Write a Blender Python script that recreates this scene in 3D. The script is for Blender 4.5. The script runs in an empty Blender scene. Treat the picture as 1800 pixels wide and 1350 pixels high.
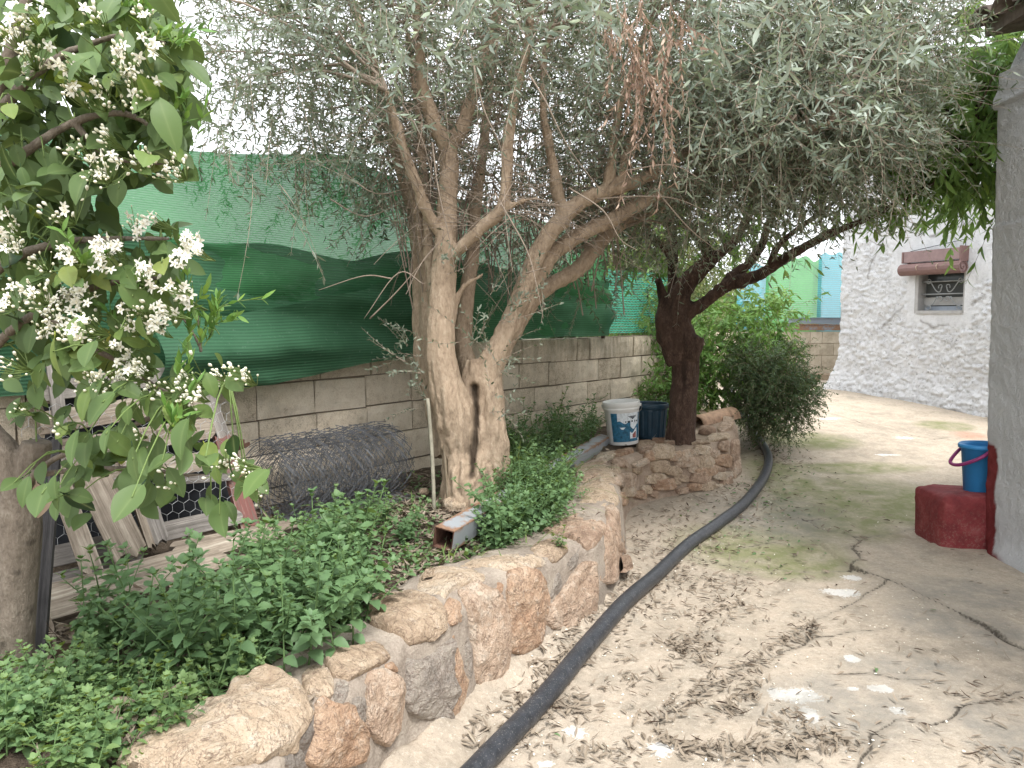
import bpy, bmesh, math, random
import numpy as np
from mathutils import Vector, Matrix
from mathutils.bvhtree import BVHTree

S = bpy.context.scene
COL = S.collection
random.seed(5)
rng = np.random.default_rng(11)

# ------------------------------------------------------------------ camera
F = 1352.0                                  # focal length in photo pixels (1800 wide)
EYE = np.array([0.0, 0.0, 1.5])
PITCH = math.atan(120.0 / F)
cam = bpy.data.cameras.new('camera')
cam.sensor_width = 36.0
cam.lens = 36.0 * F / 1800.0
cam.clip_start = 0.05
cam.clip_end = 2000.0
cam_ob = bpy.data.objects.new('camera', cam)
cam_ob.location = EYE
cam_ob.rotation_euler = (math.pi / 2 - PITCH, 0, 0)
COL.objects.link(cam_ob)
S.camera = cam_ob

# ------------------------------------------------------------------ world, sun, exposure
SUN_EL, SUN_AZ = math.radians(58), math.radians(150)     # azimuth clockwise from +Y
w = bpy.data.worlds.new('World')
S.world = w
w.use_nodes = True
wn = w.node_tree
bg = wn.nodes['Background']
sky = wn.nodes.new('ShaderNodeTexSky')
sky.sky_type = 'NISHITA'
sky.sun_disc = False
sky.sun_elevation = SUN_EL
sky.sun_rotation = SUN_AZ
sky.air_density = 1.0
sky.dust_density = 6.0
sky.ozone_density = 1.0
hs = wn.nodes.new('ShaderNodeHueSaturation')             # cloud cover: nearly colourless sky
hs.inputs['Saturation'].default_value = 0.22
hs.inputs['Value'].default_value = 1.0
wn.links.new(sky.outputs[0], hs.inputs['Color'])
mxs = wn.nodes.new('ShaderNodeMix')                      # even white overcast over the physical sky
mxs.data_type = 'RGBA'
mxs.inputs[0].default_value = 0.7
mxs.inputs[7].default_value = (8.2, 8.5, 8.9, 1)
wn.links.new(hs.outputs[0], mxs.inputs[6])
wn.links.new(mxs.outputs[2], bg.inputs['Color'])
bg.inputs['Strength'].default_value = 0.135
sun = bpy.data.lights.new('sun', 'SUN')
sun.energy = 1.5
sun.angle = math.radians(10)
sun.color = (1.0, 0.98, 0.95)
sun_ob = bpy.data.objects.new('sun', sun)
COL.objects.link(sun_ob)
sd = Vector((math.sin(SUN_AZ) * math.cos(SUN_EL), math.cos(SUN_AZ) * math.cos(SUN_EL), math.sin(SUN_EL)))
sun_ob.rotation_euler = sd.to_track_quat('Z', 'Y').to_euler()
S.view_settings.view_transform = 'Standard'
S.view_settings.look = 'None'
S.view_settings.exposure = 1.3
S.view_settings.gamma = 1.0
S.view_settings.use_curve_mapping = False
S.cycles.max_bounces = 7
S.cycles.diffuse_bounces = 4
S.cycles.transmission_bounces = 4
S.cycles.transparent_max_bounces = 12
S.cycles.use_denoising = True
S.cycles.sample_clamp_indirect = 6.0

# ------------------------------------------------------------------ projection helpers (photo pixel -> world)
def ray(px, py):
    f = np.array([0, math.cos(PITCH), -math.sin(PITCH)])
    u = np.array([0, math.sin(PITCH), math.cos(PITCH)])
    return f + np.array([1.0, 0, 0]) * ((px - 900) / F) + u * ((675 - py) / F)

def at_y(px, py, Y):
    d = ray(px, py)
    return EYE + d * (Y / d[1])

def at_z(px, py, z):
    d = ray(px, py)
    return EYE + d * ((z - EYE[2]) / d[2])

def sstep(t):
    t = np.clip(t, 0, 1)
    return t * t * (3 - 2 * t)

def gY(Y):                                  # the path climbs gently away from the camera
    return 0.45 * sstep((np.asarray(Y, float) - 4.0) / 8.5)

def on_path(px, py):
    z = 0.0
    for _ in range(12):
        p = at_z(px, py, z)
        z = float(gY(p[1]))
    return p

# ------------------------------------------------------------------ numpy noise
def _hash(i, j, k, s):
    h = (i * 374761393 + j * 668265263 + k * 2147483647 + s * 974634777) & 0x7fffffff
    h = ((h ^ (h >> 13)) * 1274126177) & 0x7fffffff
    h = ((h ^ (h >> 16)) * 668265263) & 0x7fffffff
    return (h & 0xffffff) / float(0xffffff) * 2 - 1

def vnoise(p, seed=0):
    p = np.asarray(p, float)
    i = np.floor(p).astype(np.int64)
    f = p - i
    u = f * f * (3 - 2 * f)
    out = 0
    for a in (0, 1):
        for b in (0, 1):
            for c in (0, 1):
                wgt = (u[..., 0] if a else 1 - u[..., 0]) * (u[..., 1] if b else 1 - u[..., 1]) * (u[..., 2] if c else 1 - u[..., 2])
                out = out + wgt * _hash(i[..., 0] + a, i[..., 1] + b, i[..., 2] + c, seed)
    return out

def fbm(p, octv=4, seed=0, gain=0.5):
    p = np.asarray(p, float)
    o, a, t = 0, 1.0, 0
    for k in range(octv):
        o = o + a * vnoise(p * (2.03 ** k) + k * 7.3, seed + k)
        t += a
        a *= gain
    return o / t

def nrm(v):
    v = np.asarray(v, float)
    return v / np.maximum(np.linalg.norm(v, axis=-1, keepdims=True), 1e-9)

# ------------------------------------------------------------------ object helpers
def wloc(o):
    p = Vector((0, 0, 0))
    while o:
        p = p + o.location
        o = o.parent
    return np.array(p)

def mesh_np(name, V, faces, mat=None, smooth=False, attrs=None):
    """V (n,3); faces: an array (m,k) or a list of such arrays"""
    me = bpy.data.meshes.new(name)
    V = np.ascontiguousarray(V, dtype=np.float32)
    if isinstance(faces, np.ndarray):
        faces = [faces]
    faces = [np.asarray(f, dtype=np.int32) for f in faces if len(f)]
    me.vertices.add(len(V))
    me.vertices.foreach_set('co', V.ravel())
    nl = sum(f.size for f in faces)
    npoly = sum(len(f) for f in faces)
    me.loops.add(nl)
    me.polygons.add(npoly)
    me.loops.foreach_set('vertex_index', np.concatenate([f.ravel() for f in faces]))
    tot = np.concatenate([np.full(len(f), f.shape[1], np.int32) for f in faces])
    start = np.concatenate([[0], np.cumsum(tot)[:-1]]).astype(np.int32)
    me.polygons.foreach_set('loop_start', start)
    me.polygons.foreach_set('use_smooth', np.full(npoly, smooth, bool))
    me.update(calc_edges=True)
    for k, a in (attrs or {}).items():
        at = me.attributes.new(k, 'FLOAT', 'POINT')
        at.data.foreach_set('value', np.ascontiguousarray(a, dtype=np.float32))
    if mat:
        me.materials.append(mat)
    return me

def obj(name, V, faces, mat, parent=None, smooth=False, attrs=None, loc=None):
    V = np.array(V, float)
    o0 = wloc(parent) if parent else np.zeros(3)
    l = np.zeros(3) if loc is None else np.asarray(loc, float)
    if loc is not None:
        V = V - l
        ob = bpy.data.objects.new(name, mesh_np(name, V, faces, mat, smooth, attrs))
        ob.location = l - o0
    else:
        ob = bpy.data.objects.new(name, mesh_np(name, V - o0, faces, mat, smooth, attrs))
    COL.objects.link(ob)
    if parent:
        ob.parent = parent
    return ob

def inst(name, me, loc, rot=(0, 0, 0), scale=(1, 1, 1), parent=None):
    ob = bpy.data.objects.new(name, me)
    l = np.asarray(loc, float)
    if parent:
        ob.parent = parent
        l = l - wloc(parent)
    ob.location = l
    ob.rotation_euler = rot
    ob.scale = scale if hasattr(scale, '__len__') else (scale,) * 3
    COL.objects.link(ob)
    return ob

def tag(o, label, cat, group=None, kind=None):
    if label: o['label'] = label
    if cat: o['category'] = cat
    if group: o['group'] = group
    if kind: o['kind'] = kind
    return o

def thing(name, label, cat, loc=(0, 0, 0), group=None):
    o = bpy.data.objects.new(name, None)
    o.empty_display_size = 0.1
    o.location = loc
    COL.objects.link(o)
    return tag(o, label, cat, group)

class MB:
    """collects vertex/quad blocks"""
    def __init__(s):
        s.V, s.Fq, s.R, s.n = [], [], [], 0
    def add(s, V, Q, r=None):
        V = np.asarray(V, float).reshape(-1, 3)
        Q = np.asarray(Q, np.int64)
        s.V.append(V)
        s.Fq.append(Q + s.n)
        s.R.append(np.zeros(len(V)) if r is None else np.broadcast_to(np.asarray(r, float), (len(V),)))
        s.n += len(V)
        return s
    def out(s):
        fs = {}
        for f in s.Fq:
            fs.setdefault(f.shape[1], []).append(f)
        return np.concatenate(s.V), [np.concatenate(v) for v in fs.values()], np.concatenate(s.R)
    def build(s, name, mat, parent=None, smooth=False, loc=None):
        V, f, r = s.out()
        return obj(name, V, f, mat, parent, smooth, {'rnd': r}, loc)

BOXF = np.array([[0, 3, 2, 1], [4, 5, 6, 7], [0, 1, 5, 4], [1, 2, 6, 5], [2, 3, 7, 6], [3, 0, 4, 7]])
def box_v(x0, x1, y0, y1, z0, z1):
    return np.array([[x0, y0, z0], [x1, y0, z0], [x1, y1, z0], [x0, y1, z0], [x0, y0, z1], [x1, y0, z1], [x1, y1, z1], [x0, y1, z1]], float)

def frame_of(d):
    d = nrm(d)
    a = np.where(np.abs(d[..., 2:3]) > 0.9, np.array([1.0, 0, 0]), np.array([0, 0, 1.0]))
    A = nrm(np.cross(a, d))
    return A, np.cross(d, A)

def catmull(P, m=6):
    P = np.asarray(P, float)
    Q = np.vstack([2 * P[0] - P[1], P, 2 * P[-1] - P[-2]])
    out = []
    for i in range(1, len(Q) - 2):
        t = np.linspace(0, 1, m, endpoint=False)[:, None]
        a, b, c, d = Q[i - 1], Q[i], Q[i + 1], Q[i + 2]
        out.append(0.5 * ((2 * b) + (c - a) * t + (2 * a - 5 * b + 4 * c - d) * t ** 2 + (3 * b - a - 3 * c + d) * t ** 3))
    out.append(P[-1:])
    return np.concatenate(out)

def tube(P, r, sides=8, cap=True, flat=None):
    P = np.asarray(P, float)
    r = np.broadcast_to(np.asarray(r, float), (len(P),)).copy()
    T = nrm(np.gradient(P, axis=0))
    A = np.zeros_like(P)
    a0, _ = frame_of(T[0])
    for i in range(len(P)):
        a0 = a0 - T[i] * np.dot(a0, T[i])
        a0 = a0 / max(np.linalg.norm(a0), 1e-9)
        A[i] = a0
    B = np.cross(T, A)
    if cap:
        P = np.vstack([P[:1], P, P[-1:]])
        A = np.vstack([A[:1], A, A[-1:]]); B = np.vstack([B[:1], B, B[-1:]])
        r = np.concatenate([[r[0] * 0.02], r, [r[-1] * 0.02]])
    an = np.arange(sides) * 2 * np.pi / sides
    V = P[:, None] + r[:, None, None] * (np.cos(an)[None, :, None] * A[:, None] + np.sin(an)[None, :, None] * B[:, None])
    n = len(P)
    i = np.arange(n - 1)[:, None] * sides
    j = np.arange(sides)[None]
    k = (j + 1) % sides
    Q = np.stack([i + j, i + k, i + sides + k, i + sides + j], -1).reshape(-1, 4)
    return V.reshape(-1, 3), Q

def tubes_many(P, r0, r1, sides=3):
    """P (N,K,3) -> thin tubes for all polylines at once"""
    N, K, _ = P.shape
    T = nrm(np.gradient(P, axis=1))
    A, B = frame_of(T)
    r = np.linspace(0, 1, K)[None, :, None, None]
    r0 = np.broadcast_to(np.asarray(r0, float), (N,))[:, None, None, None]
    r1 = np.broadcast_to(np.asarray(r1, float), (N,))[:, None, None, None]
    rad = r0 * (1 - r) + r1 * r
    an = np.arange(sides) * 2 * np.pi / sides
    V = P[:, :, None] + rad * (np.cos(an)[None, None, :, None] * A[:, :, None] + np.sin(an)[None, None, :, None] * B[:, :, None])
    base = (np.arange(N) * K * sides)[:, None, None]
    i = (np.arange(K - 1) * sides)[None, :, None]
    j = np.arange(sides)[None, None]
    k = (j + 1) % sides
    Q = np.stack([base + i + j, base + i + k, base + i + sides + k, base + i + sides + j], -1).reshape(-1, 4)
    return V.reshape(-1, 3), Q

def grid_q(n, m):
    i, j = np.meshgrid(np.arange(n - 1), np.arange(m - 1), indexing='ij')
    a = (i * m + j).ravel()
    return np.stack([a, a + 1, a + m + 1, a + m], -1)

# leaf blades: rows of (t, half-width)
OLIVE = ([(0, .15), (.3, .95), (.65, .8), (1, .06)], 2)
LANCE = ([(0, .1), (.2, .75), (.45, 1), (.75, .62), (1, .04)], 3)
LEMON = ([(0, .08), (.12, .5), (.3, .88), (.5, 1), (.7, .84), (.87, .48), (1, .04)], 3)
OVATE = ([(0, .12), (.12, .62), (.32, .98), (.55, .95), (.8, .55), (.93, .22), (1, .04)], 3)
SERR = ([(0, .08), (.08, .55), (.12, .5), (.22, 1.0), (.27, .82), (.4, 1.05), (.46, .82), (.58, .88), (.64, .65), (.76, .6), (.82, .4), (.92, .25), (1, .03)], 3)
ROUND = ([(0, .2), (.3, .95), (.7, .9), (1, .15)], 3)
def blades(base, d, up, L, W, shape, fold=0.25, curve=0.2, rnd=None, wave=0.0):
    rows, cols = shape
    base = np.asarray(base, float); N = len(base)
    d = nrm(d)
    side = nrm(np.cross(d, up))
    n = np.cross(side, d)
    L = np.broadcast_to(np.asarray(L, float), (N,))[:, None]
    W = np.broadcast_to(np.asarray(W, float), (N,))[:, None]
    fold = np.broadcast_to(np.asarray(fold, float), (N,))[:, None]
    curve = np.broadcast_to(np.asarray(curve, float), (N,))[:, None]
    out = []
    for ri, (t, hw) in enumerate(rows):
        c = base + d * L * t - n * curve * L * t * t
        wob = wave * L * (1 if ri % 2 else -1)
        l = c + side * W * hw + n * (fold * W * hw + wob)
        r = c - side * W * hw + n * (fold * W * hw - wob)
        out += [l, r] if cols == 2 else [l, c, r]
    V = np.stack(out, 1)
    R = len(rows)
    q = grid_q(R, cols)
    Q = (np.arange(N) * R * cols)[:, None, None] + q[None]
    rn = None if rnd is None else np.repeat(rnd, R * cols)
    return V.reshape(-1, 3), Q.reshape(-1, 4), rn

def rand_dirs(n, zlo=-1, zhi=1):
    z = rng.uniform(zlo, zhi, n)
    a = rng.uniform(0, 2 * np.pi, n)
    s = np.sqrt(1 - z * z)
    return np.stack([s * np.cos(a), s * np.sin(a), z], -1)

def twig_cloud(starts, dirs, L, droop, K, leafL, leafW, shape=OLIVE, ang=0.8, grav=0.15, r0=.0022, curve=.15, fold=.15, keep=1.0, tone=0.0):
    starts = np.asarray(starts, float); N = len(starts)
    dirs = nrm(dirs)
    L = np.broadcast_to(np.asarray(L, float), (N,))[:, None, None]
    dr = np.broadcast_to(np.asarray(droop, float), (N,))[:, None, None]
    bend = rng.normal(0, .25, (N, 1, 3))
    def pos(t):
        t = t[None, :, None]
        return starts[:, None] + dirs[:, None] * L * t + (np.array([0, 0, -1.0]) * dr + bend) * L * t * t
    tk = np.linspace(0, 1, 6)
    tv, tq = tubes_many(pos(tk), r0, r0 * .4)
    t = (np.arange(K) + .7) / K
    P = pos(t)
    T = nrm(dirs[:, None] + 2 * (np.array([0, 0, -1.0]) * dr + bend) * t[None, :, None])
    A, B = frame_of(T)
    ph0 = rng.uniform(0, 6.28, (N, 1))
    bs, ds, us, rr = [], [], [], []
    tone_t = rng.uniform(-.38, .3, (N, 1)) + tone
    for s in (0, 1):
        phi = ph0 + np.arange(K)[None] * np.pi / 2 + s * np.pi + rng.normal(0, .35, (N, K))
        out = np.cos(phi)[..., None] * A + np.sin(phi)[..., None] * B
        al = ang + rng.normal(0, .22, (N, K, 1))
        dd = T * np.cos(al) + out * np.sin(al)
        dd = dd + np.array([0, 0, -1.0]) * grav
        uu = T * np.sin(al) - out * np.cos(al) + rng.normal(0, .35, (N, K, 3)) + np.array([0, 0, .35])
        bs.append(P); ds.append(dd); us.append(uu)
        rr.append(np.clip(.5 + tone_t + rng.normal(0, .16, (N, K)), 0, 1))
    b = np.concatenate(bs).reshape(-1, 3); d = np.concatenate(ds).reshape(-1, 3); u = np.concatenate(us).reshape(-1, 3); r = np.concatenate(rr).ravel()
    if keep < 1:
        m = rng.random(len(b)) < keep
        b, d, u, r = b[m], d[m], u[m], r[m]
    n = len(b)
    sz = rng.uniform(.65, 1.15, n)
    lv, lq, lr = blades(b, d, u, leafL * sz, leafW * sz * rng.uniform(.8, 1.15, n), shape, fold, curve + rng.normal(0, .12, n), r)
    return (lv, lq, lr), (tv, tq)

def in_blobs(blobs, n, shell=0.35):
    """points in ellipsoids (cx,cy,cz,rx,ry,rz,weight), biased outward"""
    wts = np.array([b[6] for b in blobs], float); wts /= wts.sum()
    k = rng.choice(len(blobs), n, p=wts)
    bb = np.array([b[:6] for b in blobs])[k]
    d = rand_dirs(n)
    rr = rng.uniform(shell ** 2, 1, n) ** .5
    return bb[:, :3] + d * rr[:, None] * bb[:, 3:6], d

def remesh(name, mb, voxel):
    V, f, r = mb.out()
    me = mesh_np('tmp', V, f)
    o = bpy.data.objects.new('tmp', me)
    COL.objects.link(o)
    m = o.modifiers.new('r', 'REMESH'); m.mode = 'VOXEL'; m.voxel_size = voxel
    dg = bpy.context.evaluated_depsgraph_get()
    me2 = bpy.data.meshes.new_from_object(o.evaluated_get(dg))
    bpy.data.objects.remove(o); bpy.data.meshes.remove(me)
    n = len(me2.vertices)
    V = np.empty(n * 3, np.float32); me2.vertices.foreach_get('co', V); V = V.reshape(-1, 3).astype(float)
    Nn = np.empty(n * 3, np.float32); me2.vertex_normals.foreach_get('vector', Nn); Nn = Nn.reshape(-1, 3).astype(float)
    Q = np.array([p.vertices[:] for p in me2.polygons if len(p.vertices) == 4])
    bpy.data.meshes.remove(me2)
    return V, Q, Nn

def seg_dist(P, line, closed=False):
    """distance from 2D/3D points to a polyline"""
    L = np.asarray(line, float)
    best = np.full(len(P), 1e9)
    for a, b in zip(L[:-1], L[1:]):
        ab = b - a
        t = np.clip(((P - a) @ ab) / max(ab @ ab, 1e-12), 0, 1)
        best = np.minimum(best, np.linalg.norm(P - (a + t[:, None] * ab), axis=1))
    return best

# ------------------------------------------------------------------ materials
class NT:
    def __init__(s, name, rough=0.8, spec=0.3):
        s.m = bpy.data.materials.new(name)
        s.m.use_nodes = True
        s.t = s.m.node_tree
        s.b = s.t.nodes['Principled BSDF']
        s.b.inputs['Roughness'].default_value = rough
        s.b.inputs['Specular IOR Level'].default_value = spec
        s.o = s.t.nodes['Material Output']
    def n(s, typ, props=None, **ins):
        nd = s.t.nodes.new('ShaderNode' + typ)
        for k, v in (props or {}).items():
            setattr(nd, k, v)
        for k, v in ins.items():
            k2 = int(k[1:]) if k[0] == 'i' and k[1:].isdigit() else k.replace('_', ' ')
            s.put(nd.inputs[k2], v)
        return nd
    def put(s, sock, v):
        if isinstance(v, bpy.types.NodeSocket):
            s.t.links.new(v, sock)
        elif isinstance(v, bpy.types.Node):
            s.t.links.new(v.outputs[0], sock)
        else:
            sock.default_value = v
    def pos(s):
        return s.n('NewGeometry').outputs['Position']
    def objc(s):
        return s.n('TexCoord').outputs['Object']
    def scale(s, v, sc):
        return s.n('Vector' + 'Math', {'operation': 'MULTIPLY'}, i0=v, i1=sc).outputs[0]
    def noise(s, v, sc, det=4, rough=.6, dist=0.0):
        return s.n('TexNoise', None, Vector=v, Scale=sc, Detail=det, Roughness=rough, Distortion=dist).outputs['Fac']
    def ramp(s, fac, stops, interp='LINEAR'):
        r = s.n('ValToRGB', None, Fac=fac)
        r.color_ramp.interpolation = interp
        e = r.color_ramp.elements
        while len(e) < len(stops):
            e.new(0.5)
        for i, (p, c) in enumerate(stops):
            e[i].position = p
            e[i].color = (c, c, c, 1) if not hasattr(c, '__len__') else (*c, 1)
        return r.outputs[0]
    def mix(s, fac, a, b, blend='MIX'):
        nd = s.n('Mix', {'data_type': 'RGBA', 'blend_type': blend})
        s.put(nd.inputs[0], fac)
        for sock, v in ((nd.inputs[6], a), (nd.inputs[7], b)):
            s.put(sock, (*v, 1) if isinstance(v, tuple) and len(v) == 3 else v)
        return nd.outputs[2]
    def math(s, op, a, b=0.0, c=None):
        nd = s.n('Math', {'operation': op}, i0=a, i1=b)
        if c is not None:
            s.put(nd.inputs[2], c)
        return nd.outputs[0]
    def attr(s, name):
        return s.n('Attribute', {'attribute_name': name}).outputs['Fac']
    def rand(s):
        return s.n('ObjectInfo').outputs['Random']
    def bump(s, h, strength=.5, dist=.01, normal=None):
        nd = s.n('Bump', None, Height=h, Strength=strength, Distance=dist)
        if normal is not None:
            s.put(nd.inputs['Normal'], normal)
        s.put(s.b.inputs['Normal'], nd.outputs[0])
        return nd.outputs[0]
    def col(s, c):
        s.put(s.b.inputs['Base Color'], (*c, 1) if isinstance(c, tuple) else c)
        return s.m

def leaf_mat(name, stops, under, trans=.3, rough=.45, spec=.35, tcol=None, vary=0):
    k = NT(name, rough, spec)
    r = k.attr('rnd')
    nz = k.noise(k.pos(), 60, 2)
    f = k.math('ADD', r, k.math('MULTIPLY', k.math('SUBTRACT', nz, .5), .25))
    if vary: f = k.math('ADD', f, k.math('MULTIPLY', k.math('SUBTRACT', k.rand(), .5), vary))
    c = k.ramp(f, stops)
    c = k.mix(k.math('MULTIPLY', k.math('POWER', k.attr('mid'), 9.0), .4), c, (.4, .46, .2))
    back = k.n('NewGeometry').outputs['Backfacing']
    c2 = k.mix(back, c, k.mix(.75, c, under))
    k.col(c2)
    tr = k.n('BsdfTranslucent')
    tc = k.mix(1.0, c2, tcol or (1.0, 1.0, .55), 'MULTIPLY') if tcol is not None else k.mix(.35, c2, (.35, .42, .08))
    k.put(tr.inputs['Color'], tc)
    mx = k.n('MixShader', None, i0=trans, i1=k.b.outputs[0], i2=tr.outputs[0])
    k.put(k.o.inputs['Surface'], mx.outputs[0])
    return k.m

M = {}
M['olive_leaf'] = leaf_mat('olive_leaf', [(0, (.055, .072, .047)), (.45, (.112, .139, .095)), (.75, (.183, .218, .152)), (1, (.29, .33, .22))], (.26, .3, .235), .25, .42, .4, None)
M['olive_bright'] = leaf_mat('olive_bright', [(0, (.12, .155, .12)), (.5, (.2, .25, .2)), (1, (.34, .39, .26))], (.34, .39, .33), .25, .4, .4, None)
M['dead_leaf'] = leaf_mat('dead_leaf', [(0, (.2, .13, .1)), (.5, (.34, .24, .18)), (1, (.52, .41, .32))], (.42, .32, .25), .2, .7, .2, (1, .8, .6))
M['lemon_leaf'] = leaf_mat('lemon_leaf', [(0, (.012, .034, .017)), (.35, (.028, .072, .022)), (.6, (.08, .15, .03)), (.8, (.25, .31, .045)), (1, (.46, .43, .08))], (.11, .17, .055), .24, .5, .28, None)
M['peach_leaf'] = leaf_mat('peach_leaf', [(0, (.045, .11, .03)), (.5, (.1, .21, .05)), (1, (.24, .37, .08))], (.14, .25, .075), .42, .5, .3, None)
M['bright_leaf'] = leaf_mat('bright_leaf', [(0, (.05, .12, .03)), (.5, (.11, .24, .045)), (1, (.25, .4, .08))], (.16, .3, .08), .35, .45, .35, None)
M['dark_leaf'] = leaf_mat('dark_leaf', [(0, (.025, .055, .025)), (.5, (.05, .1, .04)), (1, (.12, .18, .07))], (.08, .13, .06), .25, .45, .35, None)
M['yellow_leaf'] = leaf_mat('yellow_leaf', [(0, (.07, .1, .035)), (.5, (.16, .2, .07)), (1, (.34, .36, .14))], (.2, .24, .1), .35, .5, .3, None)
M['weed_leaf'] = leaf_mat('weed_leaf', [(0, (.036, .085, .038)), (.4, (.075, .165, .06)), (.7, (.14, .25, .075)), (1, (.3, .39, .085))], (.14, .235, .11), .3, .5, .3, None, .5)
M['grass'] = leaf_mat('grass_blade', [(0, (.07, .14, .035)), (.6, (.15, .26, .06)), (1, (.4, .38, .17))], (.14, .22, .07), .35, .5, .3, None)
M['petal'] = leaf_mat('petal', [(0, (.72, .66, .45)), (.6, (.8, .77, .64)), (1, (.84, .82, .73))], (.85, .82, .74), .2, .5, .3, (1, 1, .95))
M['bud'] = leaf_mat('bud', [(0, (.6, .62, .3)), (.5, (.82, .8, .6)), (1, (.88, .86, .76))], (.8, .78, .6), .15, .5, .3, (1, 1, .9))
M['litter'] = leaf_mat('leaf_litter', [(0, (.06, .04, .03)), (.4, (.13, .09, .07)), (.75, (.25, .19, .14)), (1, (.48, .42, .33))], (.3, .25, .19), .08, .75, .2, (1, .8, .6))

def bark(name, c0, c1, c2, sx=26, bstr=.7, rough=.9):
    k = NT(name, rough, .2)
    p = k.scale(k.pos(), (1, 1, .5))
    a = k.noise(p, sx, 7, .74, .4)
    b = k.noise(k.pos(), 7, 4, .6)
    c = k.noise(p, sx * 3.3, 4, .6)
    f = k.math('ADD', k.math('MULTIPLY', a, .6), k.math('MULTIPLY', c, .4))
    col = k.ramp(f, [(.3, c0), (.5, c1), (.68, c2)])
    col = k.mix(k.ramp(b, [(.35, 0.0), (.65, .55)]), col, c1)
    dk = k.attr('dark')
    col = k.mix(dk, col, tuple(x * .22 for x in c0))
    k.col(col)
    k.bump(f, bstr, .012)
    return k.m
M['olive_bark'] = bark('olive_bark', (.13, .09, .062), (.39, .295, .21), (.56, .45, .34), 26, 1.0)
M['olive_twig'] = bark('olive_twig', (.17, .13, .1), (.3, .24, .19), (.42, .36, .29), 40, .3)
M['dark_bark'] = bark('dark_bark', (.022, .015, .012), (.08, .05, .038), (.2, .13, .098), 30, 1.0)
M['lemon_bark'] = bark('lemon_bark', (.09, .075, .06), (.17, .14, .11), (.27, .235, .19), 44, .9)
M['sapling_bark'] = bark('sapling_bark', (.12, .09, .06), (.2, .16, .11), (.3, .26, .2), 40, .3)
M['green_twig'] = NT('green_twig', .6, .3).col((.14, .2, .06))
M['weed_stem'] = NT('weed_stem', .6, .3).col((.1, .17, .06))

M['joint'] = plain_joint = NT('joint_mortar', .95, .1).col((.19, .155, .115))
# concrete path
k = NT('path_concrete', .88, .2)
p = k.pos()
n1 = k.noise(p, 1.1, 6, .62, .4); n2 = k.noise(p, 7, 6, .65); n3 = k.noise(p, 42, 6, .75); n4 = k.noise(p, 190, 3, .7)
col = k.ramp(n1, [(.3, (.3, .255, .2)), (.48, (.4, .34, .268)), (.62, (.47, .4, .318)), (.75, (.41, .36, .295))])
col = k.mix(k.ramp(n2, [(.42, 0.0), (.62, .75)]), col, (.5, .415, .325))
col = k.mix(k.ramp(n2, [(.3, .6), (.45, 0.0)]), col, (.29, .255, .205))
grain = k.math('ADD', k.math('MULTIPLY', n3, .6), k.math('MULTIPLY', n4, .4))
col = k.mix(k.ramp(grain, [(.34, .8), (.47, 0.0)]), col, (.22, .185, .145))
col = k.mix(k.ramp(grain, [(.53, 0.0), (.64, .65)]), col, (.68, .6, .5))
col = k.mix(k.ramp(k.noise(p, 3.2, 7, .75, .8), [(.36, .55), (.46, 0.0)]), col, (.3, .25, .19))
moss = k.math('MULTIPLY', k.attr('moss'), k.ramp(k.noise(p, 4.5, 6, .7), [(.3, .15), (.6, 1.0)]))
col = k.mix(moss, col, (.185, .2, .085))
wn_ = k.math('ADD', k.math('MULTIPLY', k.noise(p, 13, 6, .72), 1.5), k.math('MULTIPLY', k.noise(p, 75, 4, .7), 1.3))
wh = k.ramp(k.math('SUBTRACT', k.math('ADD', k.attr('white'), wn_), 1.6), [(.5, 1.0), (.58, 0.0)])
col = k.mix(k.math('MULTIPLY', wh, .85), col, (.68, .665, .63))
col = k.mix(k.math('MULTIPLY', k.attr('rust'), k.ramp(n2, [(.35, .2), (.6, 1.0)])), col, (.42, .12, .06))
gr = k.math('MULTIPLY', k.attr('grey'), k.ramp(k.noise(p, 9, 5, .7), [(.35, .2), (.6, .9)]))
col = k.mix(gr, col, (.25, .235, .205))
cdn = k.math('ADD', k.attr('crack'), k.math('MULTIPLY', k.math('SUBTRACT', k.noise(p, 60, 3, .7), .5), 1.6))
crk = k.ramp(k.math('MULTIPLY', cdn, .4), [(.12, 1.0), (.42, 0.0)])
col = k.mix(k.ramp(k.math('MULTIPLY', k.attr('crack'), .1), [(.1, .4), (.5, 0.0)]), col, (.27, .235, .19))
col = k.mix(k.math('MULTIPLY', crk, .9), col, (.055, .045, .035))
k.col(col)
k.bump(k.math('ADD', k.math('MULTIPLY', n2, .9), k.math('MULTIPLY', grain, .8)), .9, .016)
M['path'] = k.m

k = NT('soil', .95, .1)
p = k.pos()
a = k.noise(p, 9, 6, .7); b = k.noise(p, 90, 4, .7)
col = k.ramp(k.math('ADD', k.math('MULTIPLY', a, .5), k.math('MULTIPLY', b, .5)), [(.32, (.05, .038, .028)), (.5, (.13, .1, .075)), (.66, (.25, .205, .155))])
k.col(col); k.bump(b, 1.0, .03)
M['soil'] = k.m

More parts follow.
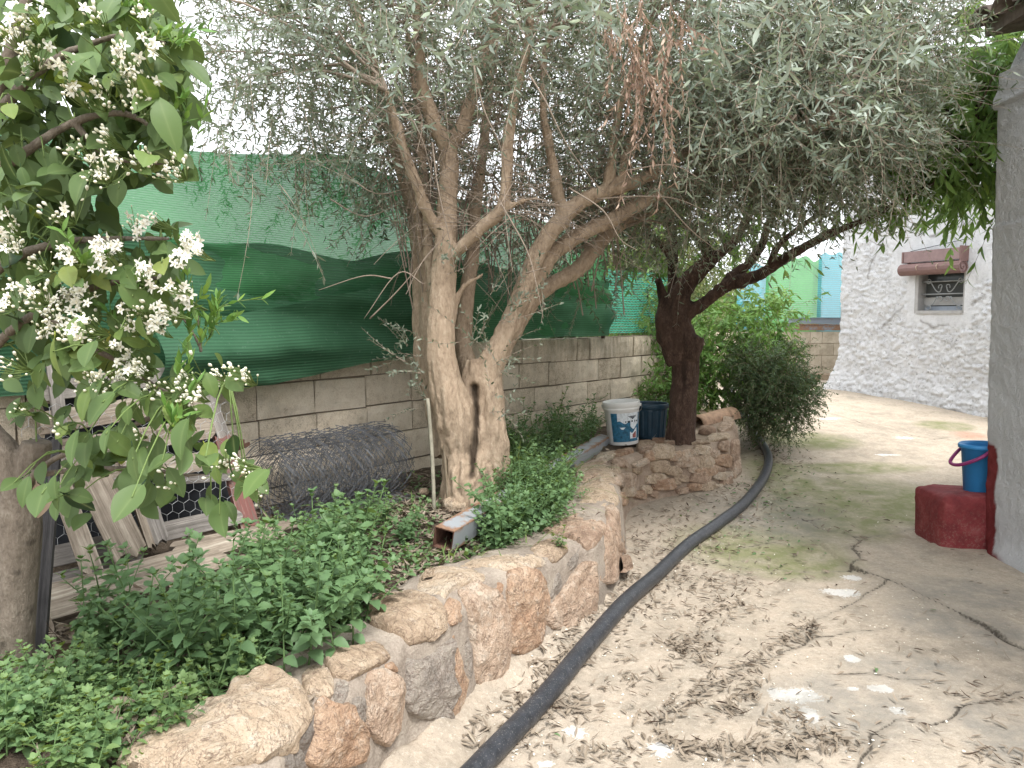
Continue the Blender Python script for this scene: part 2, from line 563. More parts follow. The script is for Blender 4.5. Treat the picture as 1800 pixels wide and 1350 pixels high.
def stone_mat(name, stops, white=.35):
    k = NT(name, .85, .25)
    p = k.pos()
    off = k.n('CombineXYZ', None, X=k.math('MULTIPLY', k.rand(), 37.0), Y=k.math('MULTIPLY', k.rand(), 11.0)).outputs[0]
    q = k.n('VectorMath', {'operation': 'ADD'}, i0=p, i1=off).outputs[0]
    a = k.noise(q, 6, 6, .68, .8); b = k.noise(q, 26, 6, .7, .5); c = k.noise(p, 120, 4, .7)
    f = k.math('ADD', k.math('MULTIPLY', a, .65), k.math('MULTIPLY', b, .35))
    f = k.math('ADD', f, k.math('MULTIPLY', k.math('SUBTRACT', k.rand(), .5), .2))
    col = k.ramp(f, stops)
    col = k.mix(k.ramp(b, [(.56, 0.0), (.68, white)]), col, (.74, .66, .57))
    col = k.mix(k.ramp(k.noise(q, 14, 6, .75, 1.2), [(.28, .7), (.4, 0.0)]), col, (.2, .14, .1))
    col = k.mix(k.ramp(c, [(.34, .5), (.45, 0.0)]), col, (.24, .17, .125))
    col = k.mix(k.ramp(c, [(.56, 0.0), (.68, .3)]), col, (.66, .57, .47))
    crevice = k.math('ABSOLUTE', k.math('SUBTRACT', k.noise(q, 11, 5, .6, 1.5), .5))
    col = k.mix(k.ramp(crevice, [(.0, .7), (.02, 0.0)]), col, (.15, .1, .075))  # thin dark lines in the colour stand for shade in crevices
    k.col(col)
    k.bump(k.math('ADD', k.math('MULTIPLY', b, .9), k.math('MULTIPLY', c, .5)), 1.0, .03)
    return k.m
M['stone_pink'] = stone_mat('stone_pink', [(.3, (.28, .185, .13)), (.43, (.47, .33, .235)), (.54, (.59, .44, .325)), (.66, (.67, .56, .445))])
M['stone_orange'] = stone_mat('stone_orange', [(.3, (.27, .155, .095)), (.43, (.47, .3, .195)), (.54, (.58, .41, .285)), (.66, (.66, .54, .42))], .5)
M['stone_cream'] = stone_mat('stone_cream', [(.3, (.33, .24, .165)), (.43, (.52, .39, .275)), (.54, (.62, .485, .35)), (.66, (.68, .575, .455))], .3)
M['stone_grey'] = stone_mat('stone_grey', [(.28, (.2, .175, .15)), (.44, (.3, .265, .23)), (.56, (.38, .33, .28)), (.7, (.47, .41, .34))], .15)

def mortar_mat(name, c0, c1, c2, sc=1.0):
    k = NT(name, .92, .15)
    p = k.pos()
    a = k.noise(p, 5 * sc, 6, .68); c = k.noise(p, 110 * sc, 4, .75)
    f = k.math('ADD', k.math('MULTIPLY', a, .6), k.math('MULTIPLY', c, .4))
    cc = k.ramp(f, [(.36, c0), (.5, c1), (.62, c2)])
    k.col(k.mix(k.math('MULTIPLY', k.attr('tan'), .8), cc, k.ramp(f, [(.36, (.25, .175, .125)), (.5, (.39, .29, .215)), (.62, (.49, .39, .3))])))
    k.bump(k.math('ADD', c, k.math('MULTIPLY', a, .6)), .8, .012)
    return k.m
M['mortar'] = mortar_mat('mortar', (.22, .185, .15), (.35, .3, .25), (.46, .4, .33))
M['mortar_tan'] = mortar_mat('mortar_tan', (.28, .21, .15), (.42, .33, .24), (.53, .43, .32))

# hollow concrete blocks: sand face, dark mould near the top of the wall
k = NT('block', .93, .12)
p = k.pos()
a = k.noise(p, 3.0, 6, .68); b = k.noise(p, 17, 5, .7); c = k.noise(p, 130, 3, .75)
f = k.math('ADD', k.math('MULTIPLY', b, .45), k.math('MULTIPLY', c, .55))
f = k.math('ADD', f, k.math('MULTIPLY', k.math('SUBTRACT', k.rand(), .5), .12))
col = k.ramp(f, [(.35, (.37, .305, .225)), (.47, (.66, .56, .43)), (.6, (.76, .67, .54))])
sx = k.n('SeparateXYZ', None, Vector=p)
z = sx.outputs['Z']
mould = k.math('MULTIPLY', k.ramp(k.math('MULTIPLY', k.math('SUBTRACT', z, .5), 1.2), [(.35, 0.0), (.98, 1.0)]),
               k.ramp(k.noise(k.scale(p, (1, 1, .35)), 6, 6, .75), [(.38, 0.0), (.6, .75)]))
mould = k.math('MULTIPLY', mould, k.ramp(k.math('MULTIPLY', k.math('ADD', sx.outputs['X'], 1.0), .4), [(.1, .22), (.8, 1.0)]))
col = k.mix(mould, col, (.13, .115, .085))
col = k.mix(k.ramp(a, [(.32, .5), (.46, 0.0)]), col, (.3, .26, .2))
k.col(col); k.bump(k.math('ADD', c, k.math('MULTIPLY', b, .5)), .9, .012)
M['block'] = k.m
k = NT('far_block', .93, .12)
p = k.pos(); b = k.noise(p, 8, 5, .7)
k.col(k.ramp(k.math('ADD', k.math('MULTIPLY', b, .8), k.math('MULTIPLY', k.rand(), .2)), [(.35, (.4, .34, .26)), (.5, (.52, .45, .35)), (.65, (.6, .53, .43))])); k.bump(b, .5, .01)
M['far_block'] = k.m

def net_mat(name, c, dens=.82, ribs=True, trans=.45, sv=85.0):
    """woven shade cloth: rows of tape along the length, pores between the threads let light through"""
    k = NT(name, .6, .25)
    v = k.attr('v'); u = k.attr('u')
    rib = k.math('SINE', k.math('MULTIPLY', v, sv * 6.283))
    thr = k.math('SINE', k.math('MULTIPLY', u, 200 * 6.283))
    nz = k.noise(k.pos(), 2.2, 5, .6); n2 = k.noise(k.pos(), 40, 3, .7)
    col = k.mix(k.ramp(k.math('MULTIPLY_ADD', rib, .5, .5), [(.0, .6), (.6, 0.0)]), c, tuple(x * .45 for x in c))
    col = k.mix(k.ramp(nz, [(.35, 0.0), (.7, .35)]), col, tuple(min(1, x * 1.5 + .02) for x in c))
    col = k.mix(k.ramp(n2, [(.62, 0.0), (.72, .3)]), col, tuple(x + .2 for x in c))
    k.col(col)
    k.bump(k.math('MULTIPLY_ADD', rib, .5, .5), .35, .004)
    tl = k.n('BsdfTranslucent'); k.put(tl.inputs['Color'], col)
    mx = k.n('MixShader', None, i0=trans, i1=k.b.outputs[0], i2=tl.outputs[0])
    tp = k.n('BsdfTransparent')
    hole = k.math('MULTIPLY_ADD', k.ramp(rib, [(.0, 1.0), (.6, .0)]), (1 - dens) * 1.6, (1 - dens) * .5)
    m2 = k.n('MixShader', None, i0=hole, i1=mx.outputs[0], i2=tp.outputs[0])
    k.put(k.o.inputs['Surface'], m2.outputs[0])
    return k.m
M['net_light'] = net_mat('net_light', (.075, .255, .105), .95, True, .55)
M['net_dark'] = net_mat('net_dark', (.05, .14, .074), .95, True, .3, 62.0)
M['net_far_green'] = net_mat('net_far_green', (.09, .36, .1), .92, True, .4, 30)
M['net_far_teal'] = net_mat('net_far_teal', (.09, .36, .42), .9, True, .4, 30)
M['net_teal'] = net_mat('net_teal', (.07, .42, .3), .75, True, .5, 40)

def wood(name, c0, c1, c2):
    k = NT(name, .88, .15)
    p = k.objc()
    off = k.n('CombineXYZ', None, X=k.math('MULTIPLY', k.rand(), 13.0), Y=k.math('MULTIPLY', k.rand(), 29.0)).outputs[0]
    q = k.n('VectorMath', {'operation': 'ADD'}, i0=p, i1=off).outputs[0]
    a = k.noise(k.scale(q, (1.6, 40, 40)), 1.6, 6, .7, .3); b = k.noise(q, 9, 5, .6)
    f = k.math('ADD', k.math('MULTIPLY', a, .75), k.math('MULTIPLY', b, .25))
    f = k.math('ADD', f, k.math('MULTIPLY', k.math('SUBTRACT', k.rand(), .5), .1))
    col = k.ramp(f, [(.32, c0), (.5, c1), (.66, c2)])
    k.col(col); k.bump(a, .8, .008)
    return k.m
M['wood'] = wood('weathered_wood', (.08, .065, .05), (.25, .205, .16), (.42, .37, .3))
M['wood_grey'] = wood('grey_wood', (.09, .08, .07), (.22, .2, .18), (.38, .35, .31))
M['wood_dark'] = wood('dark_wood', (.03, .028, .028), (.07, .066, .066), (.13, .12, .115))
M['wood_red'] = wood('red_painted_wood', (.14, .12, .1), (.2, .08, .07), (.33, .3, .26))

def plain(name, c, rough=.5, spec=.4, metal=0.0, var=.12, sc=12, bump=0.0):
    k = NT(name, rough, spec)
    k.b.inputs['Metallic'].default_value = metal
    nz = k.noise(k.pos(), sc, 5, .65)
    k.col(k.ramp(nz, [(.3, tuple(x * (1 - var) for x in c)), (.7, tuple(min(1, x * (1 + var)) for x in c))]))
    if bump: k.bump(nz, bump, .005)
    return k.m
M['wire'] = plain('galvanised_wire', (.115, .12, .13), .55, .4, .2, .5)
M['thin_wire'] = plain('thin_wire', (.36, .37, .37), .5, .5, .5)
M['black_sheet'] = plain('black_sheet', (.018, .02, .024), .6, .3, 0, .3)
M['white_plastic'] = plain('white_plastic', (.78, .77, .74), .4, .4, 0, .05)
M['blue_label'] = plain('blue_label', (.03, .13, .22), .5, .3, 0, .5, 40)
M['label_white'] = plain('label_white', (.7, .74, .77), .5, .3, 0, .2, 60)
M['label_dark'] = plain('label_dark', (.05, .06, .07), .5, .3)
M['label_red'] = plain('label_red', (.3, .1, .09), .5, .3, 0, .3, 60)
M['dark_pot'] = plain('dark_pot_plastic', (.016, .042, .066), .5, .35, 0, .25)
M['blue_plastic'] = plain('blue_plastic', (.03, .21, .47), .4, .4, 0, .06)
M['magenta_plastic'] = plain('magenta_plastic', (.24, .03, .13), .45, .4, 0, .05)
M['terracotta'] = plain('terracotta', (.38, .25, .17), .85, .2, 0, .35, 20, .4)
M['rusty'] = plain('rusty_iron', (.1, .055, .04), .85, .2, .2, .4, 30, .5)
M['stake'] = plain('stake_wood', (.28, .26, .2), .8, .2, 0, .25, 20)
M['blind'] = plain('blind_slat_paint', (.19, .115, .105), .6, .3, 0, .15, 10)
M['blind_pale'] = plain('blind_box_paint', (.27, .185, .18), .6, .3, 0, .15, 10)
M['frame_grey'] = plain('window_frame_grey', (.36, .35, .34), .6, .3)
M['iron_grey'] = plain('painted_iron', (.3, .31, .31), .5, .4, .3)
k = NT('glass_dark', .15, .5); k.col((.05, .06, .065)); M['glass'] = k.m
M['cord'] = plain('cord', (.4, .32, .25), .9, .1)
k = NT('pipe_plastic', .42, .4)
nz = k.noise(k.pos(), 25, 6, .75); n2 = k.noise(k.pos(), 160, 2, .6)
col = k.ramp(nz, [(.35, (.018, .02, .024)), (.6, (.045, .048, .056)), (.75, (.1, .1, .105))])
k.col(k.mix(k.ramp(n2, [(.6, 0.0), (.72, .6)]), col, (.3, .29, .27)))
k.bump(n2, .15, .003); M['pipe'] = k.m
def steel(name, base, rust_amt):
    k = NT(name, .6, .4)
    p = k.objc()
    a = k.noise(k.pos(), 7, 6, .72, .3); b = k.noise(k.pos(), 60, 4, .7)
    e = k.attr('edge')
    f = k.math('ADD', k.math('MULTIPLY', a, .8), k.math('MULTIPLY', b, .2))
    f = k.math('ADD', f, k.math('MULTIPLY', e, .22))
    rust = k.ramp(f, [(.56 - rust_amt, 0.0), (.66 - rust_amt, 1.0)])
    col = k.mix(rust, base, k.ramp(b, [(.3, (.17, .09, .055)), (.7, (.36, .22, .14))]))
    k.col(col); k.bump(b, .3, .004)
    return k.m
M['steel'] = steel('primed_steel', (.31, .33, .35), -.04)
M['steel_in'] = plain('rusty_bore', (.14, .075, .055), .9, .15, 0, .4, 30)
M['steel_far'] = steel('far_steel', (.24, .27, .31), .04)
# house plaster
k = NT('rough_white_plaster', .9, .2)
p = k.pos(); a = k.noise(p, 5, 6, .7); b = k.noise(p, 28, 6, .75, .6)
rough_a = k.attr('rough')
col = k.ramp(a, [(.3, (.57, .57, .58)), (.6, (.73, .73, .74))])
cr = k.math('MULTIPLY', k.ramp(b, [(.34, .95), (.45, 0.0)]), rough_a)
col = k.mix(cr, col, (.27, .265, .26))
col = k.mix(k.attr('crack'), col, (.25, .235, .22))
k.col(col); k.bump(b, .8, .03); M['white_plaster'] = k.m
k = NT('grey_plaster', .9, .2)
p = k.pos(); a = k.noise(p, 2, 5, .6); b = k.noise(p, 60, 5, .75); c = k.noise(p, 14, 4, .6)
col = k.ramp(a, [(.3, (.64, .64, .645)), (.65, (.74, .74, .74))])
red = k.attr('red')
col = k.mix(red, col, k.ramp(c, [(.3, (.19, .028, .028)), (.7, (.27, .05, .05))]))
k.col(col); k.bump(k.math('ADD', b, k.math('MULTIPLY', c, .6)), 1.0, .03); M['grey_plaster'] = k.m
k = NT('red_paint', .75, .25)
p = k.pos(); a = k.noise(p, 9, 6, .7); b = k.noise(p, 60, 4, .75)
col = k.ramp(a, [(.3, (.13, .022, .024)), (.55, (.205, .036, .038)), (.7, (.26, .07, .068))])
zz = k.n('SeparateXYZ', None, Vector=p).outputs['Z']
wear = k.math('MULTIPLY', k.ramp(b, [(.5, 0.0), (.68, .5)]), k.ramp(k.math('MULTIPLY', zz, 2.6), [(.15, 1.0), (.85, .05)]))
col = k.mix(wear, col, (.3, .22, .18))
k.col(col); k.bump(k.math('ADD', a, k.math('MULTIPLY', b, .4)), .6, .015); M['red_paint'] = k.m
M['roof_tile'] = plain('old_roof_tile', (.16, .13, .11), .9, .2, 0, .4, 20, .5)
M['ground'] = mortar_mat('earth', (.15, .12, .08), (.25, .2, .14), (.33, .27, .2), .3)
M['hedge'] = M['dark_leaf']

# ================================================================== GROUND AND PATH
V = np.array([[-250, -250, -.06], [250, -250, -.06], [250, 250, -.06], [-250, 250, -.06]], float)
o = obj('ground', V, np.array([[0, 1, 2, 3]]), M['ground']); tag(o, None, None, kind='structure')

def P2(lst):
    return np.array([on_path(*p)[:2] for p in lst])

# the wall's outer top edge (photo pixel, height)
WALL_TOP = [((250, 1480), .34), ((400, 1400), .36), ((530, 1270), .385), ((600, 1215), .40), ((680, 1150), .41), ((775, 1085), .42),
            ((838, 1035), .435), ((930, 1000), .42), ((1000, 965), .405), ((1045, 945), .41), ((1080, 895), .42), ((1088, 850), .425),
            ((1092, 818), .43), ((1110, 803), .435), ((1160, 792), .44), ((1220, 783), .45), ((1268, 772), .46), ((1292, 757), .48), ((1298, 742), .52), ((1284, 722), .55)]
wt = np.array([at_z(p[0], p[1], h) for p, h in WALL_TOP])
wt = np.vstack([[[-1.6, 1.45, .33]], wt])
wt = catmull(wt, 8)
tan = nrm(np.gradient(wt, axis=0)); tan[:, 2] = 0; tan = nrm(tan)
outn = np.stack([tan[:, 1], -tan[:, 0], np.zeros(len(tan))], 1)
for _ in range(6):
    outn[1:-1] = nrm(outn[:-2] + 2 * outn[1:-1] + outn[2:])
wbase = wt + outn * .05
wbase[:, 2] = 0
wthick = np.interp(np.arange(len(wt)), [0, 40, 90, len(wt)], [.34, .27, .3, .4])
winner = wt - outn * wthick[:, None]

FILLET = .26
def path_z(x, y):
    x = np.asarray(x, float); y = np.asarray(y, float)
    P = np.stack([x, y, np.zeros_like(x)], -1)
    z = gY(y) + .018 * fbm(P * 1.3, 3, 3) + .006 * fbm(P * 6, 3, 5)
    near = y < 4.9
    d = np.full(x.shape, 9.0)
    m = (y < 7.5)
    fl = P.reshape(-1, 3)[m.ravel()][:, :2]
    dd = seg_dist(fl, wbase[::3, :2])
    tmp = d.ravel(); tmp[m.ravel()] = dd; d = tmp.reshape(d.shape)
    amp = .1 * sstep((5.2 - y) / 1.0)
    z = z + amp * np.clip(1 - d / FILLET, 0, 1) ** 1.6 * (1 + .35 * fbm(P * 9, 3, 9))
    return z

CRACKS = [
    [(1500, 998), (1560, 1022), (1640, 1060), (1740, 1108), (1775, 1130), (1830, 1150)],
    [(1150, 1275), (1210, 1232), (1290, 1190), (1400, 1130), (1440, 1085), (1480, 1062), (1560, 1020)],
    [(1400, 1118), (1470, 1115), (1560, 1100)],
    [(1160, 1300), (1215, 1318), (1300, 1322), (1390, 1316), (1420, 1335), (1450, 1350)],
    [(1500, 1350), (1545, 1300), (1590, 1270), (1640, 1275), (1720, 1240), (1800, 1210)],
    [(1470, 1182), (1530, 1185), (1590, 1195), (1630, 1197)],
    [(1400, 905), (1440, 925), (1500, 942), (1510, 950), (1498, 1000)],
    [(1350, 845), (1400, 832), (1480, 830), (1560, 838), (1620, 825)],
    [(1500, 942), (1560, 938), (1620, 930)],
    [(1370, 905), (1420, 912), (1470, 906), (1480, 895), (1395, 880)],
    [(1160, 960), (1250, 985), (1350, 1000), (1440, 1002), (1498, 1000)],
    [(1440, 925), (1380, 950), (1300, 960)],
    [(1420, 715), (1470, 728), (1520, 745), (1560, 752), (1600, 765), (1640, 770), (1720, 765)],
]
NR, NC = 470, 470
ys = 1.05 * (14.5 / 1.05) ** (np.linspace(0, 1, NR))
tx = np.linspace(-.62, .80, NC)
Yg, Tg = np.meshgrid(ys, tx, indexing='ij')
Xg = Tg * Yg
Yf, Xf = Yg.ravel(), Xg.ravel()
Zf = path_z(Xf, Yf)
xy = np.stack([Xf, Yf], 1)
wob = np.stack([fbm(np.stack([Xf, Yf, 0 * Xf], 1) * 5, 3, 21), fbm(np.stack([Xf, Yf, 0 * Xf], 1) * 5, 3, 25)], 1) * .045
crack = np.zeros(len(Xf))
cd = np.full(len(Xf), 9.0)
for i, c in enumerate(CRACKS):
    L = P2(c)
    d = seg_dist(xy + wob * (.25 if i == 0 else 1), L)
    wd = (.011 if i == 0 else .0075)
    wd = np.maximum(wd, .0019 * Yf)
    a = np.exp(-(d / wd) ** 2) * (1.0 if i == 0 else .75) * np.clip(.6 + .9 * fbm(np.stack([Xf, Yf, 0 * Xf], 1) * 3.1, 2, 40 + i), .1, 1)
    crack = np.maximum(crack, a)
    cd = np.minimum(cd, d / ((.019 if i == 0 else .0115) * np.clip(.7 + .9 * fbm(np.stack([Xf, Yf, 0 * Xf], 1) * 3.1, 2, 40 + i), .3, 1)))
# lifted slab on the house side of the long joint
L0 = P2(CRACKS[0])
def side_of(P, a, b):
    return (b[0] - a[0]) * (P[:, 1] - a[1]) - (b[1] - a[1]) * (P[:, 0] - a[0])
lift = (side_of(xy, L0[0], L0[-1]) > 0) & (Xf > L0[0, 0] - .02) & (Yf < L0[0, 1] + .45)
Zf = Zf + np.where(lift, .016, 0) - .016 * crack
white = np.zeros(len(Xf))
wq = np.full(len(Xf), 4.0)
for (px, py, rx, ry) in [(1405, 1228, 48, 17), (1365, 1225, 20, 12), (1420, 1262, 26, 16), (1550, 1214, 30, 9), (1500, 1215, 14, 5), (1578, 1254, 22, 8), (1495, 1160, 17, 9),
                         (1480, 1040, 50, 12), (1500, 1015, 30, 8), (700, 1330, 40, 45), (750, 1300, 60, 25), (1010, 1290, 35, 18), (1160, 1320, 40, 22), (560, 1345, 60, 20), (930, 1150, 40, 10), (960, 1345, 30, 8), (1560, 800, 50, 4), (1590, 770, 40, 4), (1460, 735, 40, 4)]:
    c = on_path(px, py); e1 = on_path(px + rx, py); e2 = on_path(px, py - ry)
    a = np.linalg.norm(e1 - c); b = np.linalg.norm(e2 - c)
    q = ((Xf - c[0]) / a) ** 2 + ((Yf - c[1]) / b) ** 2
    strength = 1.0 if (py > 1150 and px > 1340) else (.5 if py > 900 else .2)
    wq = np.minimum(wq, np.sqrt(q) + (1 - strength) * .45)
def soft_patch(px, py, rx, ry):
    c = on_path(px, py); a = np.linalg.norm(on_path(px + rx, py) - c); b = np.linalg.norm(on_path(px, py - ry) - c)
    q = ((Xf - c[0]) / a) ** 2 + ((Yf - c[1]) / b) ** 2
    return np.clip(1.3 - q, 0, 1)
moss = np.zeros(len(Xf))
for e in [(1560, 880, 130, 40), (1450, 905, 110, 40), (1400, 860, 60, 60), (1330, 960, 150, 40), (1420, 775, 90, 14), (1660, 748, 50, 8), (1390, 990, 120, 25), (1330, 745, 40, 30), (1480, 822, 150, 10)]:
    moss = np.maximum(moss, soft_patch(*e))
moss = np.clip(moss * 1.15 + .3 * crack * (Yf > 3.3), 0, 1) * .9
rust = .55 * soft_patch(1705, 765, 32, 6)
grey = np.zeros(len(Xf))
for e in [(1640, 1090, 70, 26), (1760, 1120, 60, 40), (1770, 1300, 90, 70), (1480, 1250, 160, 60), (1600, 1180, 120, 30), (1700, 1050, 130, 25), (1350, 905, 120, 40)]:
    grey = np.maximum(grey, soft_patch(*e) * .8)
path = obj('path', np.stack([Xf, Yf, Zf], 1), grid_q(NR, NC)[:, ::-1], M['path'], None, True,
           {'crack': np.minimum(cd, 9.0), 'moss': moss, 'white': wq, 'rust': rust, 'grey': grey})
tag(path, None, None, kind='structure')

# ================================================================== STONE RETAINING WALL
sw = thing('stone_retaining_wall', 'curving low wall of pinkish rubble stones set in grey mortar beside the path', 'stone wall', (0, 0, 0))
prof = []
NW = len(wt)
for i in range(NW):
    b, t, n, inn = wbase[i], wt[i], outn[i], winner[i]
    up = np.array([0, 0, 1.0])
    h = t[2]
    ring = [b - up * .12, b + up * .08 * h, b * .75 + t * .25 + np.array([0, 0, 0]), b * .5 + t * .5, b * .25 + t * .75, b * .1 + t * .9,
            t + up * -.008 - n * .02, t + up * .004 - n * .06, t * .7 + inn * .3 + up * .008, t * .35 + inn * .65 + up * .004, inn, inn - up * .16]
    prof.append(ring)
prof = np.array(prof)
# refine across
def refine(A, k):
    out = [A[:, 0]]
    for j in range(A.shape[1] - 1):
        for s in range(1, k + 1):
            out.append(A[:, j] * (1 - s / k) + A[:, j + 1] * s / k)
    return np.stack(out, 1)
core = refine(prof, 4)
kk = 3
ci = np.linspace(0, NW - 1, (NW - 1) * kk + 1)
core = np.stack([np.stack([np.interp(ci, np.arange(NW), core[:, j, a]) for a in range(3)], -1) for j in range(core.shape[1])], 1)
n0, n1_, _ = core.shape
CV = core.reshape(-1, 3)
CQ = grid_q(n0, n1_)
bvh = BVHTree.FromPolygons([tuple(v) for v in CV], [tuple(q) for q in CQ.tolist()])
cn = np.zeros((n0, n1_, 3))
du = np.gradient(core, axis=0); dv = np.gradient(core, axis=1)
cn = nrm(np.cross(du, dv))
ctr = core.mean(axis=1, keepdims=True)
sg = np.sign((cn * (core - ctr)).sum(-1, keepdims=True)); sg[sg == 0] = 1
cn = cn * sg
CVd = CV + cn.reshape(-1, 3) * (.016 * fbm(CV * 9, 4, 70) + .008 * fbm(CV * 40, 3, 71) + np.interp(CV[:, 1], [4.6, 5.3], [.01, -.012]))[:, None]
endcap = np.array([[i for i in range(n1_)]])
mo = obj('mortar', CVd, [CQ], M['mortar'], sw, True, {'tan': np.clip((CVd[:, 1] - 4.6) / .8, .15, 1)})
# round off the open far end
e = core[-1]; cen = e.mean(0)
EV = np.vstack([e, cen]); EF = np.array([[i, i + 1, n1_] for i in range(n1_ - 1)])
obj('end_fill', EV, EF, M['mortar_tan'], sw, True)

def hit(px, py):
    d = ray(px, py)
    dn = Vector(d).normalized()
    h, n, i, dist = bvh.ray_cast(Vector(EYE), dn)
    if h is None:
        return None
    n = np.array(n)
    if np.dot(n, d) > 0: n = -n
    return np.array(h), n

def stone(poly, mat, thick=.035, seed=0, rings=8, tex=7.0):
    poly = np.array(poly, float)
    c = poly.mean(0)
    poly = c + (poly - c) * 1.085
    thick *= .8 if seed < 40 else 1.0
    pc = np.vstack([poly, poly[:1]])
    m = 6
    Q = np.vstack([poly[-1:], pc, poly[1:2]])
    outl = []
    for i in range(1, len(Q) - 2):
        t = np.linspace(0, 1, m, endpoint=False)[:, None]
        a, b, cc, dd = Q[i - 1], Q[i], Q[i + 1], Q[i + 2]
        sm = 0.5 * ((2 * b) + (cc - a) * t + (2 * a - 5 * b + 4 * cc - dd) * t ** 2 + (3 * b - a - 3 * cc + dd) * t ** 3)
        ln = b + (cc - b) * t
        outl.append(.55 * sm + .45 * ln)
    outl = np.concatenate(outl)
    n = len(outl)
    prof = [(1.0, -.9), (1.0, .05), (.99, .45), (.965, .74), (.93, .88), (.87, .95), (.8, .98), (.72, 1.0), (.63, 1.01), (.54, 1.02), (.45, 1.03), (.36, 1.03), (.27, 1.03), (.18, 1.03), (.09, 1.03)]
    hc = hit(*c)
    if hc is None: return None
    sizew = np.sqrt(abs(0.5 * np.sum(outl[:, 0] * np.roll(outl[:, 1], -1) - outl[:, 1] * np.roll(outl[:, 0], -1)))) * np.linalg.norm(hc[0] - EYE) / F
    th = min(thick, sizew * .28)
    Vs = []
    N0 = hc[1]
    for s, hgt in prof:
        for p in outl:
            q = c + (p - c) * s
            h = hit(*q)
            if h is None:
                h = (hc[0] + (np.array([*(q - c), 0])[[0, 2, 1]] * np.array([1, 1, -1])) * np.linalg.norm(hc[0] - EYE) / F, N0)
            nn = nrm(h[1] * .6 + N0 * .4)
            Vs.append(h[0] + nn * (hgt * th))
    V = np.array(Vs).reshape(len(prof), n, 3)
    cen = V[-1].mean(0, keepdims=True)
    flat = V.reshape(-1, 3)
    rid = 1 - np.abs(fbm(flat * tex + seed * 3.1, 4, 80 + seed))
    amp = np.repeat(np.concatenate([[.0, .4, .8], np.ones(12)]), n)
    # broken facets: the lowest of several tilted planes
    rs = np.random.default_rng(900 + seed)
    fa, fb = frame_of(N0)
    rel = flat - hc[0]
    la, lb = rel @ fa / sizew, rel @ fb / sizew
    fac = np.full(len(flat), .25)
    for _ in range(7):
        aa = rs.uniform(0, 6.28); sl = rs.uniform(.5, 1.6)
        fac = np.minimum(fac, rs.uniform(.15, .55) - sl * (la * math.cos(aa) + lb * math.sin(aa)) * .9)
    fac = np.clip(fac, -.9, .25)
    disp = (fbm(flat * tex * 1.4 + seed, 4, 81 + seed) * .6 + (rid - .8) * .9 + fac * .9) * th * .75 + (np.abs(fbm(flat * 24, 4, 83)) - .2) * .009 + fbm(flat * 85, 3, 85) * .0045
    flat = flat + N0[None] * (disp * amp)[:, None]
    V = flat.reshape(len(prof), n, 3)
    cen = V[-1].mean(0, keepdims=True)
    VV = np.vstack([V.reshape(-1, 3), cen])
    i, j = np.meshgrid(np.arange(len(prof) - 1), np.arange(n), indexing='ij')
    k = (j + 1) % n
    Qd = np.stack([i * n + j, i * n + k, (i + 1) * n + k, (i + 1) * n + j], -1).reshape(-1, 4)
    base = (len(prof) - 1) * n
    T = np.array([[base + a, base + (a + 1) % n, len(VV) - 1] for a in range(n)])
    ctr = VV.mean(0)
    # orient outwards
    fn = np.cross(VV[Qd[:, 1]] - VV[Qd[:, 0]], VV[Qd[:, 2]] - VV[Qd[:, 0]])
    fc = VV[Qd].mean(1)
    if ((fn * (fc - (ctr - N0 * th))).sum(1) < 0).mean() > .5:
        Qd = Qd[:, ::-1]; T = T[:, ::-1]
    return obj('stone', VV, [Qd, T], mat, sw, seed >= 40, None, hc[0])

